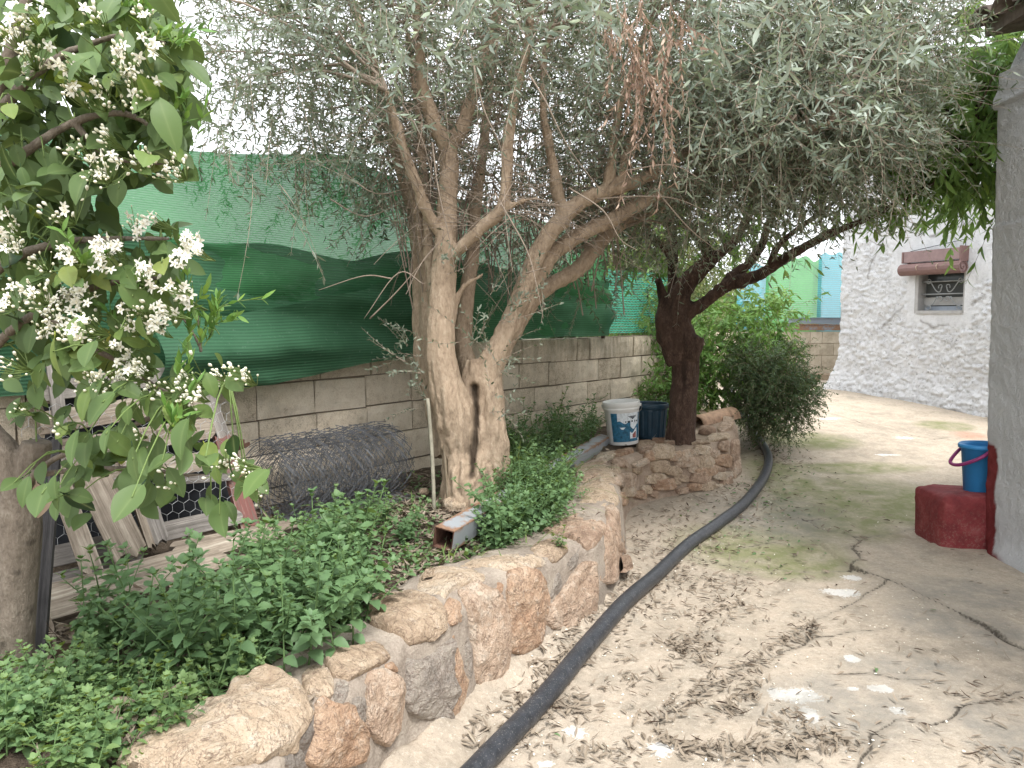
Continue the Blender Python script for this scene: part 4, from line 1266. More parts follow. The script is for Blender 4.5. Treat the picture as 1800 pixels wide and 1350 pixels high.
# ================================================================== GREY PLASTERED HOUSE CORNER (right)
c0 = on_path(1734, 966)
GX, GYc = float(c0[0]) - .035, float(c0[1])
gh = thing('grey_house', 'grey roughcast house corner with red painted foot and broken eave plaster', 'house', (GX, GYc, 0))
GT = 2.95
yv = GYc - np.concatenate([np.linspace(0, .12, 14), np.linspace(.13, 1.6, 130), np.linspace(1.7, 7, 30)])
zv = np.linspace(-.05, GT, 240)
YY, ZZ = np.meshgrid(yv, zv, indexing='ij')
Pn = np.stack([YY, ZZ, 0 * YY], -1)
dep = GYc - YY
dsp = .012 * fbm(Pn * 3, 3, 160) + .007 * fbm(Pn * 30, 4, 161) + .05 * sstep((.22 - ZZ) / .22) ** 2 * sstep((dep - .02) / .12)
X = GX - .03 * (ZZ - .75) - dsp + .015 * sstep((.03 - dep) / .03) + .012 * (ZZ < 2.05) * -1
redv = np.clip((.13 + .03 * sstep((.2 - ZZ) / .2) * 2 + .022 * fbm(Pn * 16, 4, 163) - dep) * 60, 0, 1) * np.clip((.71 + .05 * fbm(Pn * 12, 3, 164) - ZZ) * 40, 0, 1)
redv = np.maximum(redv, np.clip((.05 + .03 * fbm(Pn * 8, 3, 166) - ZZ + .0) * 30, 0, 1) * np.clip((.3 - dep) * 10, 0, 1))
V = np.stack([X, YY, ZZ], -1)
obj('wall', V.reshape(-1, 3), grid_q(len(yv), len(zv)), M['grey_plaster'], gh, True, {'red': redv.ravel()})
xv = np.linspace(0, 3.5, 40); zz2 = np.linspace(-.05, GT, 60)
XX, Z2 = np.meshgrid(xv, zz2, indexing='ij')
V = np.stack([GX - .03 * (Z2 - .75) + .015 + XX, GYc + .003 * fbm(np.stack([XX, Z2, 0 * XX], -1) * 9, 3, 170) + 0 * XX, Z2], -1)
obj('wall', V.reshape(-1, 3), grid_q(40, 60)[:, ::-1], M['grey_plaster'], gh, True, {'red': (np.clip((.7 - Z2) * 20, 0, 1) * np.clip((.5 - XX) * 8, 0, 1)).ravel()})
# broken plaster band under the roof, then the roof edge with tile ends
na, nb = 80, 26
ya = np.linspace(GYc + .012, GYc - 2.6, na); tb = np.linspace(0, 1, nb)
YA, TB = np.meshgrid(ya, tb, indexing='ij')
lowz = 2.74 + .05 * fbm(np.stack([YA * 4, 0 * YA, 0 * YA], -1), 4, 180) + .02 * (GYc - YA)
zb_ = lowz + (3.32 - lowz) * TB
xb = GX - .078 - .02 * fbm(np.stack([YA * 4, TB * 2, 0 * YA], -1), 4, 181) + .03 * (TB < .02) + .26 * TB ** 1.2 
V = np.stack([xb, YA, zb_], -1)
obj('eave_plaster', V.reshape(-1, 3), grid_q(na, nb), M['grey_plaster'], gh, True, {'red': np.zeros(na * nb)})
xe = np.linspace(0, 2.5, 20)
XE, TE = np.meshgrid(xe, tb, indexing='ij')
V = np.stack([GX - .062 + .26 * TE ** 1.2 + XE, GYc + .012 - .02 * (TE < .02) + .01 * fbm(np.stack([XE * 4, TE * 3, 0 * XE], -1), 3, 183), 2.74 + .58 * TE], -1)
obj('eave_plaster', V.reshape(-1, 3), grid_q(20, nb)[:, ::-1], M['grey_plaster'], gh, True, {'red': np.zeros(20 * nb)})
for i in range(9):
    y0 = GYc - .02 - i * .21
    a = np.linspace(0, np.pi, 9)
    xs = np.linspace(GX - .2, GX + 2.4, 8)
    A_, X_ = np.meshgrid(a, xs, indexing='ij')
    rad = .1
    V = np.stack([X_, y0 + rad * np.cos(A_), 3.3 + (X_ - GX) * .16 + rad * .75 * np.sin(A_) + .008 * fbm(np.stack([X_ * 3, A_, 0 * A_ + i], -1), 3, 190)], -1)
    V2 = V.copy(); V2[..., 2] -= .018
    n = 72
    q = grid_q(9, 8)
    idx = np.arange(n).reshape(9, 8)
    rim = np.array([[idx[j, 0], idx[j + 1, 0], idx[j + 1, 0] + n, idx[j, 0] + n] for j in range(8)])
    obj('roof_tile', np.concatenate([V.reshape(-1, 3), V2.reshape(-1, 3)]), [q, q[:, ::-1] + n, rim], M['roof_tile'], gh, True)
obj('roof_deck', np.array([[GX - .1, GYc + .08, 3.28], [GX + 2.5, GYc + .08, 3.7], [GX + 2.5, GYc - 7, 3.7], [GX - .1, GYc - 7, 3.28], [GX - .1, GYc + .08, 3.2], [GX + 2.5, GYc + .08, 3.62], [GX + 2.5, GYc - 7, 3.62], [GX - .1, GYc - 7, 3.2]]), BOXF, M['roof_tile'], gh)

# ================================================================== OLIVE TREE
def skel(mb, pts, m=6, sides=12, rough=.08):
    """pts: (px, py, Y, radius)"""
    P = np.array([[*at_y(a, b, y), r] for a, b, y, r in pts])
    C = catmull(P, m)
    r = C[:, 3] * (1 + rough * fbm(C[:, :3] * 5, 2, 200))
    V, Q = tube(C[:, :3], np.maximum(r, .003), sides)
    mb.add(V, Q)
    return C
ot_base = at_z(828, 885, .43)
olive = thing('olive_tree', 'large old olive tree with forked pale trunk and dense grey-green crown', 'olive tree', tuple(ot_base))
mb = MB(); SK = []
Yo = float(ot_base[1])
def S_(pts): SK.append(skel(mb, pts))
S_([(838, 905, Yo, .19), (828, 860, Yo, .165), (815, 800, Yo, .12), (800, 735, Yo - .02, .112), (782, 670, Yo - .04, .1), (773, 600, Yo - .05, .082), (776, 520, Yo - .05, .074), (783, 440, Yo - .05, .067), (787, 360, Yo - .04, .056), (790, 290, Yo, .054), (785, 245, Yo, .056)])
S_([(852, 905, Yo + .04, .17), (862, 850, Yo + .05, .13), (866, 790, Yo + .06, .1), (862, 730, Yo + .08, .088), (858, 680, Yo + .1, .085), (862, 640, Yo + .12, .078), (882, 600, Yo + .14, .066), (905, 548, Yo + .16, .06), (925, 497, Yo + .18, .058), (948, 440, Yo + .2, .055), (985, 388, Yo + .22, .052), (1020, 355, Yo + .24, .048), (1067, 335, Yo + .28, .045), (1120, 318, Yo + .34, .04), (1180, 285, Yo + .4, .035), (1250, 230, Yo + .5, .03), (1330, 150, Yo + .6, .022)])
S_([(868, 655, Yo + .12, .05), (892, 600, Yo + .2, .05), (925, 530, Yo + .26, .052), (963, 455, Yo + .32, .052), (1020, 412, Yo + .36, .05), (1080, 383, Yo + .4, .046), (1167, 335, Yo + .46, .038), (1250, 300, Yo + .6, .03), (1360, 240, Yo + .8, .022)])
S_([(862, 650, Yo + .2, .05), (885, 612, Yo + .4, .05), (947, 517, Yo + .5, .05), (1017, 472, Yo + .6, .05), (1072, 408, Yo + .7, .046), (1130, 375, Yo + .85, .04), (1230, 340, Yo + 1.0, .03), (1350, 320, Yo + 1.2, .02)])
S_([(795, 760, Yo + .1, .07), (760, 690, Yo + .2, .055), (742, 620, Yo + .25, .05), (738, 540, Yo + .28, .046), (736, 460, Yo + .3, .044), (728, 380, Yo + .32, .042), (706, 300, Yo + .36, .04), (686, 220, Yo + .4, .036), (660, 130, Yo + .5, .032), (625, 20, Yo + .6, .028), (580, -90, Yo + .7, .02)])
S_([(775, 600, Yo, .04), (762, 520, Yo + .05, .032), (753, 440, Yo + .1, .03), (750, 360, Yo + .15, .028), (742, 280, Yo + .2, .026), (735, 190, Yo + .25, .022), (715, 60, Yo + .3, .018)])
S_([(840, 700, Yo + .25, .06), (815, 610, Yo + .45, .056), (820, 520, Yo + .5, .052), (832, 440, Yo + .55, .046), (836, 360, Yo + .6, .04), (850, 260, Yo + .7, .034), (862, 140, Yo + .8, .028), (880, 10, Yo + .9, .02)])
S_([(788, 260, Yo, .05), (764, 215, Yo - .02, .044), (745, 160, Yo - .05, .036), (738, 90, Yo - .1, .03), (733, 10, Yo - .15, .026), (725, -80, Yo - .2, .02)])
S_([(790, 255, Yo, .045), (812, 225, Yo + .02, .042), (828, 180, Yo + .05, .034), (842, 140, Yo + .05, .03), (862, 70, Yo + .05, .026), (880, -20, Yo, .022)])
S_([(778, 415, Yo - .05, .035), (757, 385, Yo - .1, .032), (735, 330, Yo - .16, .03), (712, 270, Yo - .2, .028), (695, 215, Yo - .25, .024), (680, 160, Yo - .3, .018)])
S_([(780, 465, Yo - .06, .04), (805, 440, Yo - .1, .036), (845, 402, Yo - .15, .036), (880, 368, Yo - .18, .036), (890, 320, Yo - .2, .03), (893, 250, Yo - .22, .03), (905, 170, Yo - .25, .027), (925, 90, Yo - .28, .024), (935, 0, Yo - .3, .02), (940, -80, Yo - .3, .016)])
S_([(880, 370, Yo - .18, .02), (915, 355, Yo - .2, .012), (945, 348, Yo - .2, .008)])
S_([(988, 378, Yo + .22, .04), (978, 320, Yo + .2, .034), (965, 255, Yo + .18, .028), (955, 190, Yo + .15, .024), (958, 100, Yo + .1, .02), (985, 0, Yo, .016)])
S_([(1068, 338, Yo + .28, .034), (1076, 280, Yo + .26, .028), (1085, 210, Yo + .22, .024), (1110, 120, Yo + .15, .02), (1150, 20, Yo, .016)])
S_([(1090, 325, Yo + .3, .034), (1102, 270, Yo + .32, .03), (1122, 200, Yo + .35, .025), (1165, 110, Yo + .3, .02), (1215, 0, Yo + .2, .016)])
S_([(1200, 275, Yo + .42, .026), (1260, 260, Yo + .3, .022), (1350, 250, Yo + .1, .018), (1460, 215, Yo - .1, .012)])
S_([(782, 640, Yo + .0, .03), (805, 520, Yo - .0, .018), (845, 485, Yo - .05, .009), (850, 480, Yo - .05, .006)])
S_([(832, 890, Yo + .05, .18), (834, 820, Yo + .06, .14), (834, 760, Yo + .08, .122), (835, 710, Yo + .11, .105), (838, 665, Yo + .13, .09), (840, 635, Yo + .15, .07)])
S_([(790, 800, Yo + .1, .1), (772, 720, Yo + .16, .08), (758, 640, Yo + .2, .062), (752, 560, Yo + .22, .05), (748, 480, Yo + .22, .042), (738, 400, Yo + .2, .034), (722, 320, Yo + .2, .028), (712, 240, Yo + .2, .022)])
V, Q, Nn = remesh('trunk', mb, .0095)
# bark relief, root flare and the dark split between the two stems
st = V * np.array([1, 1, .22])
low = sstep((1.25 - V[:, 2]) / .7)
dsp = (.009 + .016 * low) * (np.abs(fbm(st * 22, 3, 210)) * 2 - .5) + .012 * low * fbm(V * 7, 3, 212)
flare = np.clip((.62 - V[:, 2]) / .25, 0, 1) ** 2
V = V + Nn * dsp[:, None]
V[:, :2] += (V[:, :2] - ot_base[:2]) * (flare * .28 * (1 + .8 * np.sin(np.arctan2(V[:, 1] - ot_base[1], V[:, 0] - ot_base[0]) * 5)))[:, None]
slit = np.array([at_y(a, b, Yo - .1) for a, b in ((832, 685), (836, 735), (835, 780), (829, 835))])
dsl = seg_dist(V[:, [0, 2]], slit[:, [0, 2]])
front = sstep((-(Nn[:, 1]) + .2) / .5)
cut = np.exp(-(dsl / (.017 + .012 * fbm(V * 9, 3, 214))) ** 2) * front
V = V + np.stack([0 * cut, cut * .05, 0 * cut], 1)
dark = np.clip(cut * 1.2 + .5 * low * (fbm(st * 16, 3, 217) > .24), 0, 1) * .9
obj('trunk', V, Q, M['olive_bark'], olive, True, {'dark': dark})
SKP = np.concatenate([c[:, :3] for c in SK])
SKR = np.concatenate([c[:, 3] for c in SK])

# crown volumes (x, y, z, rx, ry, rz, weight) around the limbs
CROWN = [(-1.0, 4.5, 3.0, .75, .9, .8, 1.25), (-.4, 4.3, 3.35, .9, 1.0, .75, 1.5), (.4, 4.3, 3.2, .8, .9, .75, 1.3), (1.2, 4.6, 3.0, .9, 1.0, .8, 2.1),
         (1.95, 5.1, 2.9, .8, 1.0, .78, 2.5), (1.6, 4.5, 2.7, .7, .6, .45, 1.6), (2.0, 4.8, 3.3, .6, .9, .7, 1.6), (1.1, 5.4, 2.5, .9, .8, .6, 1.5), (.1, 5.6, 2.9, 1.2, .8, .9, 1.8),
         (-1.35, 4.2, 2.85, .45, .6, .6, .5), (.3, 5.7, 2.1, .8, .4, .5, .5), (2.05, 5.5, 2.75, .5, .6, .4, .9), (-.75, 4.9, 2.45, .45, .4, .4, .5)]
# secondary limbs: from the skeleton out to points of the crown
tips, td = in_blobs(CROWN, 420, .1)
limbs = []
for t in tips:
    m = SKP[:, 2] < t[2] + .1
    dist = np.linalg.norm(SKP - t, axis=1) + np.where(m, 0, 2) + np.where(SKP[:, 2] < 1.9, 1.5, 0)
    a = SKP[np.argmin(dist)]
    k = np.linspace(0, 1, 9)[:, None]
    mid = (a + t) / 2 + np.array([0, 0, .18]) * np.linalg.norm(t - a) + rng.normal(0, .05, 3)
    limbs.append((1 - k) ** 2 * a + 2 * k * (1 - k) * mid + k ** 2 * t)
limbs = np.array(limbs)
limbs[:, 1:-1] += rng.normal(0, .012, limbs[:, 1:-1].shape)
V, Q = tubes_many(limbs, rng.uniform(.006, .014, len(limbs)), .0025, 5)
obj('branches', V, Q, M['olive_twig'], olive, True)
# thin dead shoots tangled inside the crown
n = 1050
src = SKP[(SKP[:, 2] > 1.9)]
a = src[rng.integers(len(src), size=n)] + rng.normal(0, .05, (n, 3))
d = nrm(rand_dirs(n, -.5, .8) + np.array([.2, -.1, -.05]))
k = np.linspace(0, 1, 6)[None, :, None]
Ld = rng.uniform(.15, .5, n)[:, None, None]
dead = a[:, None] + d[:, None] * Ld * k + (np.array([0, 0, -.35]) + rng.normal(0, .25, (n, 1, 3))) * Ld * k * k
V, Q = tubes_many(dead, .0028, .001, 3)
obj('dead_shoots', V, Q, M['olive_twig'], olive, True)
# water shoots: straight thin stems rising beside the limbs on the left and in the middle
n = 70
a = np.stack([rng.uniform(-.62, -.3, n), rng.uniform(4.4, 5.0, n), rng.uniform(1.5, 2.0, n)], 1)
a2 = np.stack([rng.uniform(-.2, .75, n), rng.uniform(4.9, 5.6, n), rng.uniform(1.5, 2.2, n)], 1)
a = np.vstack([a, a2])
d = nrm(np.stack([rng.normal(-.05, .18, 2 * n), rng.normal(0, .12, 2 * n), np.ones(2 * n)], 1))
Ld = rng.uniform(.5, 1.3, 2 * n)[:, None, None]
sh = a[:, None] + d[:, None] * Ld * k + rng.normal(0, .08, (2 * n, 1, 3)) * Ld * k * k
V, Q = tubes_many(sh, .005, .0015, 4)
obj('water_shoots', V, Q, M['olive_twig'], olive, True)

def crown(name, mat, blobs, n, Lr, K, lL, lW, parent, shape=OLIVE, twmat=None, out=.5, up=.15, droop=.35, grav=.15, ang=.75, keep=.9, fold=.15, curve=.15, r0=.002, shell=.3, tone=0.0):
    P, d = in_blobs(blobs, n, shell)
    dirs = nrm(d * out + rand_dirs(n) * .6 + np.array([0, 0, up]))
    (lv, lq, lr), (tv, tq) = twig_cloud(P, dirs, rng.uniform(*Lr, n), rng.uniform(.4, 1.4, n) * droop, K, lL, lW, shape, ang, grav, r0, curve, fold, keep, tone)
    o = obj(name, lv, lq, mat, parent, False, {'rnd': lr})
    obj('twigs', tv, tq, twmat or M['olive_twig'], parent, False)
    return o
crown('foliage', M['olive_leaf'], CROWN, 8000, (.18, .44), 11, .046, .0056, olive, droop=.16, shell=.2, ang=.95, out=.6, up=.0)
# nearer sprays of silvery leaves hanging into view
SPR = [(at_y(a, b, y), L) for a, b, y, L in
       [(690, -60, 3.0, .35), (760, -30, 2.7, .36), (830, -50, 2.6, .4), (900, -60, 2.5, .38), (960, -40, 2.5, .34), (1010, -60, 2.6, .32), (1080, -60, 2.4, .4), (1040, -30, 2.6, .4), (690, 120, 3.4, .3), (620, 60, 3.4, .3),
        (1290, -40, 2.6, .35), (1380, -60, 2.5, .34), (1460, -40, 2.6, .4), (1540, -20, 2.7, .45), (1590, 30, 3.0, .3), (1250, 60, 3.4, .3), (1330, 90, 3.4, .3), (1400, 120, 3.5, .35), (1480, 170, 3.5, .35), (1560, 160, 3.3, .4),
        (1230, 150, 3.6, .3), (1290, 180, 3.6, .35), (1360, 160, 3.8, .4), (1420, 210, 3.7, .4), (1500, 210, 3.7, .4), (1560, 200, 3.8, .4), (1230, 200, 3.8, .3), (560, 120, 3.9, .3), (620, 200, 4.0, .3), (490, 60, 3.9, .3), (660, 250, 4.0, .25)]]
st, dr = [], []
for p, L in SPR:
    for _ in range(5):
        st.append(p + rng.normal(0, .07, 3)); dr.append(nrm(np.array([rng.normal(0, .5), rng.normal(-.1, .4), rng.normal(-.15, .5)])))
st, dr = np.array(st), np.array(dr)
(lv, lq, lr), (tv, tq) = twig_cloud(st, dr, rng.uniform(.14, .3, len(st)), .1, 9, .054, .0066, LANCE, .85, .05, .002, .12, .12, .95)
obj('silvery_sprays', lv, lq, M['olive_bright'], olive, False, {'rnd': lr}); obj('twigs', tv, tq, M['olive_twig'], olive)
# hanging shoots below the crown on the left and over the path, a few in front of the net
HANG = [(at_y(a, b, y), n_) for a, b, y, n_ in [(410, 265, 3.9, 4), (450, 320, 3.8, 4), (540, 280, 4.0, 3), (600, 310, 4.2, 3), (1260, 330, 4.6, 8), (1340, 340, 4.6, 8), (1420, 290, 4.8, 6), (1200, 330, 4.8, 6), (1300, 380, 5.0, 7), (1390, 350, 5.2, 5)]]
st = np.concatenate([p + rng.normal(0, .09, (m_, 3)) for p, m_ in HANG]); nn_ = len(st)
dr = np.stack([rng.normal(.1, .4, nn_), rng.normal(-.1, .4, nn_), rng.uniform(-1, -.2, nn_)], 1)
(lv, lq, lr), (tv, tq) = twig_cloud(st, dr, rng.uniform(.2, .45, nn_), .3, 9, .05, .0058, OLIVE, .7, .15, .002, .15, .15, .75, -.1)
obj('hanging_shoots', lv, lq, M['olive_leaf'], olive, False, {'rnd': lr}); obj('twigs', tv, tq, M['olive_twig'], olive)
# withered brown spray
st = np.concatenate([at_y(a, b, 3.3) + rng.normal(0, .05, (m_, 3)) for a, b, m_ in ((1120, -10, 8), (1140, 60, 8), (1135, 120, 9), (1160, 30, 4), (1095, 70, 4), (1150, 170, 4), (1180, 70, 3))])
dr = np.stack([rng.normal(0, .22, len(st)), rng.normal(0, .25, len(st)), -np.ones(len(st))], 1)
(lv, lq, lr), (tv, tq) = twig_cloud(st, dr, rng.uniform(.15, .34, len(st)), .1, 11, .042, .0048, OLIVE, .4, .45, .0018, .3, .3, .95)
obj('withered_spray', lv, lq, M['dead_leaf'], olive, False, {'rnd': lr}); obj('twigs', tv, tq, M['dead_leaf'], olive, False, {'rnd': np.full(len(tv), .4)})
# suckers at the foot of the trunk
SUC = [(at_y(a, b, y), d_) for a, b, y, d_ in [(750, 690, 4.3, (-.6, 0, .3)), (735, 640, 4.3, (-.7, 0, .5)), (740, 660, 4.2, (-.8, -.1, .1)), (720, 610, 4.3, (-.5, 0, .6)), (700, 640, 4.25, (-.6, 0, -.1)), (735, 700, 4.2, (-.5, -.2, .4)), (720, 590, 4.4, (-.4, 0, .5)),
       (870, 690, 4.2, (.3, -.2, .3)), (880, 720, 4.2, (.6, -.2, -.2)), (875, 640, 4.2, (.3, -.2, .4)), (860, 620, 4.2, (-.2, -.2, .5)), (880, 570, 4.3, (.2, -.2, .5)), (850, 590, 4.2, (0, -.1, .6)), (900, 540, 4.4, (.3, -.2, .4)), (870, 520, 4.3, (.1, -.2, .5)), (820, 600, 4.1, (-.1, -.1, .5)), (780, 470, 4.2, (.2, -.2, .3)), (790, 430, 4.2, (-.2, -.2, .2)), (885, 640, 4.3, (.5, -.2, .2)), (930, 520, 4.4, (.1, -.3, .3)), (960, 490, 4.4, (.2, -.2, .1))]]
st = np.concatenate([p + rng.normal(0, .03, (3, 3)) for p, _ in SUC]); dr = np.concatenate([np.array(d_) + rng.normal(0, .25, (3, 3)) for _, d_ in SUC])
(lv, lq, lr), (tv, tq) = twig_cloud(st, dr, rng.uniform(.12, .32, len(st)), .05, 9, .03, .0055, OLIVE, .8, .0, .002, .1, .1, .85, .05)
obj('sucker_leaves', lv, lq, M['olive_leaf'], olive, False, {'rnd': lr}); obj('sucker_stems', tv, tq, M['olive_twig'], olive)
# long bare whips in front of the limbs
WH = [[(650, 560, 4.2), (700, 510, 4.15), (760, 440, 4.1), (800, 395, 4.1)], [(690, 490, 4.2), (640, 485, 4.15), (560, 510, 4.1)], [(745, 500, 4.2), (700, 480, 4.2), (640, 560, 4.15)],
      [(870, 340, 4.0), (905, 400, 3.95), (930, 450, 3.95), (945, 510, 3.95), (955, 560, 3.95)], [(925, 480, 4.0), (960, 470, 3.95)], [(760, 250, 4.1), (770, 330, 4.0), (790, 420, 4.0), (800, 480, 4.05)],
      [(700, 170, 4.0), (740, 240, 3.95), (760, 310, 4.0)], [(830, 100, 3.8), (850, 190, 3.75), (880, 260, 3.8), (890, 330, 3.9)], [(930, 130, 3.8), (960, 180, 3.75), (1000, 260, 3.8), (1060, 340, 3.9)], [(1000, 330, 4.1), (1060, 370, 4.0), (1090, 420, 4.0), (1120, 440, 4.0)],
      [(1050, 350, 4.3), (1120, 345, 4.2), (1190, 350, 4.2), (1260, 380, 4.2)], [(1100, 300, 4.1), (1180, 290, 4.0), (1240, 320, 4.0)], [(1150, 330, 4.3), (1210, 400, 4.3), (1260, 440, 4.4)], [(580, 350, 4.2), (640, 380, 4.2), (700, 360, 4.3)], [(600, 300, 4.2), (660, 340, 4.2), (720, 330, 4.3)]]
mb = MB()
for wl in WH:
    C = catmull(np.array([at_y(*p) for p in wl]), 6); V, Q = tube(C, np.linspace(.0048, .0016, len(C)), 5); mb.add(V, Q)
mb.build('whips', M['olive_twig'], olive, True)

# ================================================================== PEACH TREE (dark trunk)
pb = at_z(1198, 775, .46)
Yp = float(pb[1])
peach = thing('peach_tree', 'dark rough trunk fruit tree with spreading limbs beside the two buckets', 'peach tree', tuple(pb))
mb = MB(); SK = []
S_([(1198, 790, Yp, .132), (1199, 740, Yp, .115), (1202, 690, Yp, .11), (1203, 640, Yp, .112), (1198, 600, Yp, .125), (1191, 560, Yp, .108), (1198, 515, Yp, .09), (1222, 482, Yp, .076), (1252, 456, Yp, .06)])
S_([(1188, 640, Yp - .02, .08), (1175, 600, Yp - .03, .07), (1166, 570, Yp - .02, .066), (1166, 530, Yp, .05), (1160, 500, Yp, .035), (1155, 490, Yp, .035)])
S_([(1212, 630, Yp - .06, .07), (1226, 600, Yp - .08, .062), (1228, 592, Yp - .08, .05)])
S_([(1250, 460, Yp, .055), (1240, 435, Yp, .05), (1225, 412, Yp - .05, .045), (1211, 398, Yp - .1, .042), (1178, 375, Yp - .15, .036), (1150, 340, Yp - .2, .03), (1130, 280, Yp - .3, .024)])
S_([(1250, 458, Yp, .05), (1276, 436, Yp + .02, .045), (1290, 425, Yp + .05, .04), (1320, 370, Yp + .1, .034), (1340, 300, Yp + .1, .028), (1370, 220, Yp, .02)])
S_([(1195, 570, Yp, .07), (1215, 547, Yp - .03, .062), (1243, 528, Yp - .06, .056), (1278, 502, Yp - .1, .052), (1312, 492, Yp - .14, .05), (1347, 476, Yp - .2, .046), (1378, 455, Yp - .25, .042), (1402, 441, Yp - .3, .038), (1450, 415, Yp - .4, .032), (1510, 390, Yp - .5, .026), (1590, 350, Yp - .7, .018), (1680, 300, Yp - .9, .01)])
S_([(1270, 503, Yp - .08, .04), (1290, 482, Yp - .06, .04), (1312, 468, Yp - .05, .038), (1334, 440, Yp - .05, .034), (1348, 404, Yp - .05, .03), (1375, 340, Yp - .1, .024), (1430, 260, Yp - .2, .016)])
S_([(1348, 478, Yp - .2, .03), (1370, 430, Yp - .3, .026), (1420, 390, Yp - .4, .02), (1500, 330, Yp - .5, .014)])
S_([(1185, 560, Yp + .05, .05), (1182, 500, Yp + .08, .046), (1183, 440, Yp + .1, .042), (1179, 400, Yp + .1, .036), (1160, 340, Yp + .1, .03), (1150, 260, Yp, .022)])
S_([(1180, 455, Yp + .1, .03), (1164, 432, Yp + .1, .032), (1145, 418, Yp + .05, .03), (1133, 395, Yp, .026), (1110, 360, Yp - .1, .02)])
V, Q, Nn = remesh('trunk', mb, .013)
st = V * np.array([1, 1, .2])
low = sstep((2.1 - V[:, 2]) / .6)
V = V + Nn * ((.006 + .012 * low) * (np.abs(fbm(st * 20, 3, 220)) * 2 - .45) + .016 * low * fbm(V * 6, 3, 222))[:, None]
obj('trunk', V, Q, M['dark_bark'], peach, True, {'dark': np.clip((fbm(st * 15, 3, 224) - .1) * 1.5, 0, .6)})
SKP2 = np.concatenate([c[:, :3] for c in SK])
PC = [(3.05, 5.5, 2.92, .5, .6, .36, 2.0), (3.5, 5.7, 2.9, .45, .5, .4, 2.2), (3.3, 5.7, 3.2, .5, .6, .55, 1.8), (2.6, 6.0, 2.62, .45, .5, .2, .7), (3.8, 6.3, 2.9, .5, .6, .7, 1.3), (1.3, 6.9, 2.2, .45, .4, .35, .7), (1.9, 6.8, 2.6, .8, .5, .5, 1.0), (3.5, 5.6, 2.55, .3, .3, .15, .4)]
tips, _ = in_blobs(PC, 110, .1)
limbs = []
for t in tips:
    a = SKP2[np.argmin(np.linalg.norm(SKP2 - t, axis=1) + np.where(SKP2[:, 2] < 1.8, 2, 0))]
    k_ = np.linspace(0, 1, 7)[:, None]
    mid = (a + t) / 2 + np.array([0, 0, .12]) * np.linalg.norm(t - a)
    limbs.append((1 - k_) ** 2 * a + 2 * k_ * (1 - k_) * mid + k_ ** 2 * t)
V, Q = tubes_many(np.array(limbs), .011, .003, 5); obj('branches', V, Q, M['dark_bark'], peach, True, {'dark': np.zeros(len(V))})
crown('foliage', M['peach_leaf'], PC, 620, (.2, .42), 8, .115, .0155, peach, LANCE, M['dark_bark'], .5, .1, .6, .75, .7, .95, .2, .3, .003, .15)
# leafy sprays on the right limb, low over the path
st = np.concatenate([at_y(a, b, y) + rng.normal(0, .07, (5, 3)) for a, b, y in ((1520, 350, 5.9), (1560, 330, 5.8), (1600, 325, 5.7), (1640, 300, 5.6), (1680, 285, 5.5), (1700, 260, 5.6), (1715, 235, 5.6), (1480, 380, 6.0), (1670, 230, 5.6), (1620, 260, 5.6), (1700, 190, 5.7), (1540, 300, 5.7), (1590, 270, 5.6))])
dr = np.stack([rng.normal(.3, .5, len(st)), rng.normal(-.1, .4, len(st)), rng.normal(-.1, .35, len(st))], 1)
(lv, lq, lr), (tv, tq) = twig_cloud(st, dr, rng.uniform(.15, .34, len(st)), .3, 7, .12, .0165, LANCE, .7, .9, .003, .35, .2, 1, .05)
obj('leaf_sprays', lv, lq, M['peach_leaf'], peach, False, {'rnd': lr}); obj('twigs', tv, tq, M['dark_bark'], peach, False, {'dark': np.zeros(len(tv))})
st = np.concatenate([at_y(a, b, 6.7) + rng.normal(0, .05, (4, 3)) for a, b in ((1180, 500), (1165, 495), (1190, 490), (1230, 400), (1290, 420), (1270, 430))])
dr = np.stack([rng.normal(0, .4, len(st)), rng.normal(-.3, .4, len(st)), rng.normal(.1, .4, len(st))], 1)
(lv, lq, lr), (tv, tq) = twig_cloud(st, dr, .16, .4, 6, .09, .014, LANCE, .8, .9, .003, .35, .2, 1, .1)
obj('leaf_sprays', lv, lq, M['peach_leaf'], peach, False, {'rnd': lr})

# ================================================================== BUSHES AND BACKGROUND TREES
def bush(name, label, cat, base, blobs, n, Lr, K, lL, lW, mat, shape=LANCE, stems=14, stemr=.012, group=None, **kw):
    t = thing(name, label, cat, tuple(base), group)
    o = crown('foliage', mat, blobs, n, Lr, K, lL, lW, t, shape, M['sapling_bark'], **kw)
    tips, _ = in_blobs(blobs, stems, .1)
    k_ = np.linspace(0, 1, 7)[None, :, None]
    b = np.asarray(base, float)[None, None] + rng.normal(0, .04, (stems, 1, 3)) * np.array([1, 1, 0])
    m_ = (b + tips[:, None]) / 2 + np.array([0, 0, .15])
    P = (1 - k_) ** 2 * b + 2 * k_ * (1 - k_) * m_ + k_ ** 2 * tips[:, None]
    V, Q = tubes_many(P, stemr, stemr * .25, 5)
    obj('stems', V, Q, M['sapling_bark'], t, True)
    return t
b1 = at_y(1300, 700, 8.0); b1[2] = .5
bush('leafy_bush', 'bright green leafy bush growing behind the dark peach trunk', 'bush', b1,
     [(2.3, 8.0, 1.25, .38, .4, .5, 1.5), (2.65, 8.1, 1.0, .35, .4, .4, 1.4), (2.0, 8.0, 1.05, .35, .35, .5, 1.3), (2.75, 8.2, 1.45, .3, .3, .3, .8), (1.95, 8.1, .75, .35, .3, .3, .8)], 520, (.15, .34), 8, .085, .011, M['bright_leaf'], droop=.6, grav=.6, shell=.15)
b2 = at_y(1330, 728, 7.9); b2[2] = float(gY(7.9)) - .02
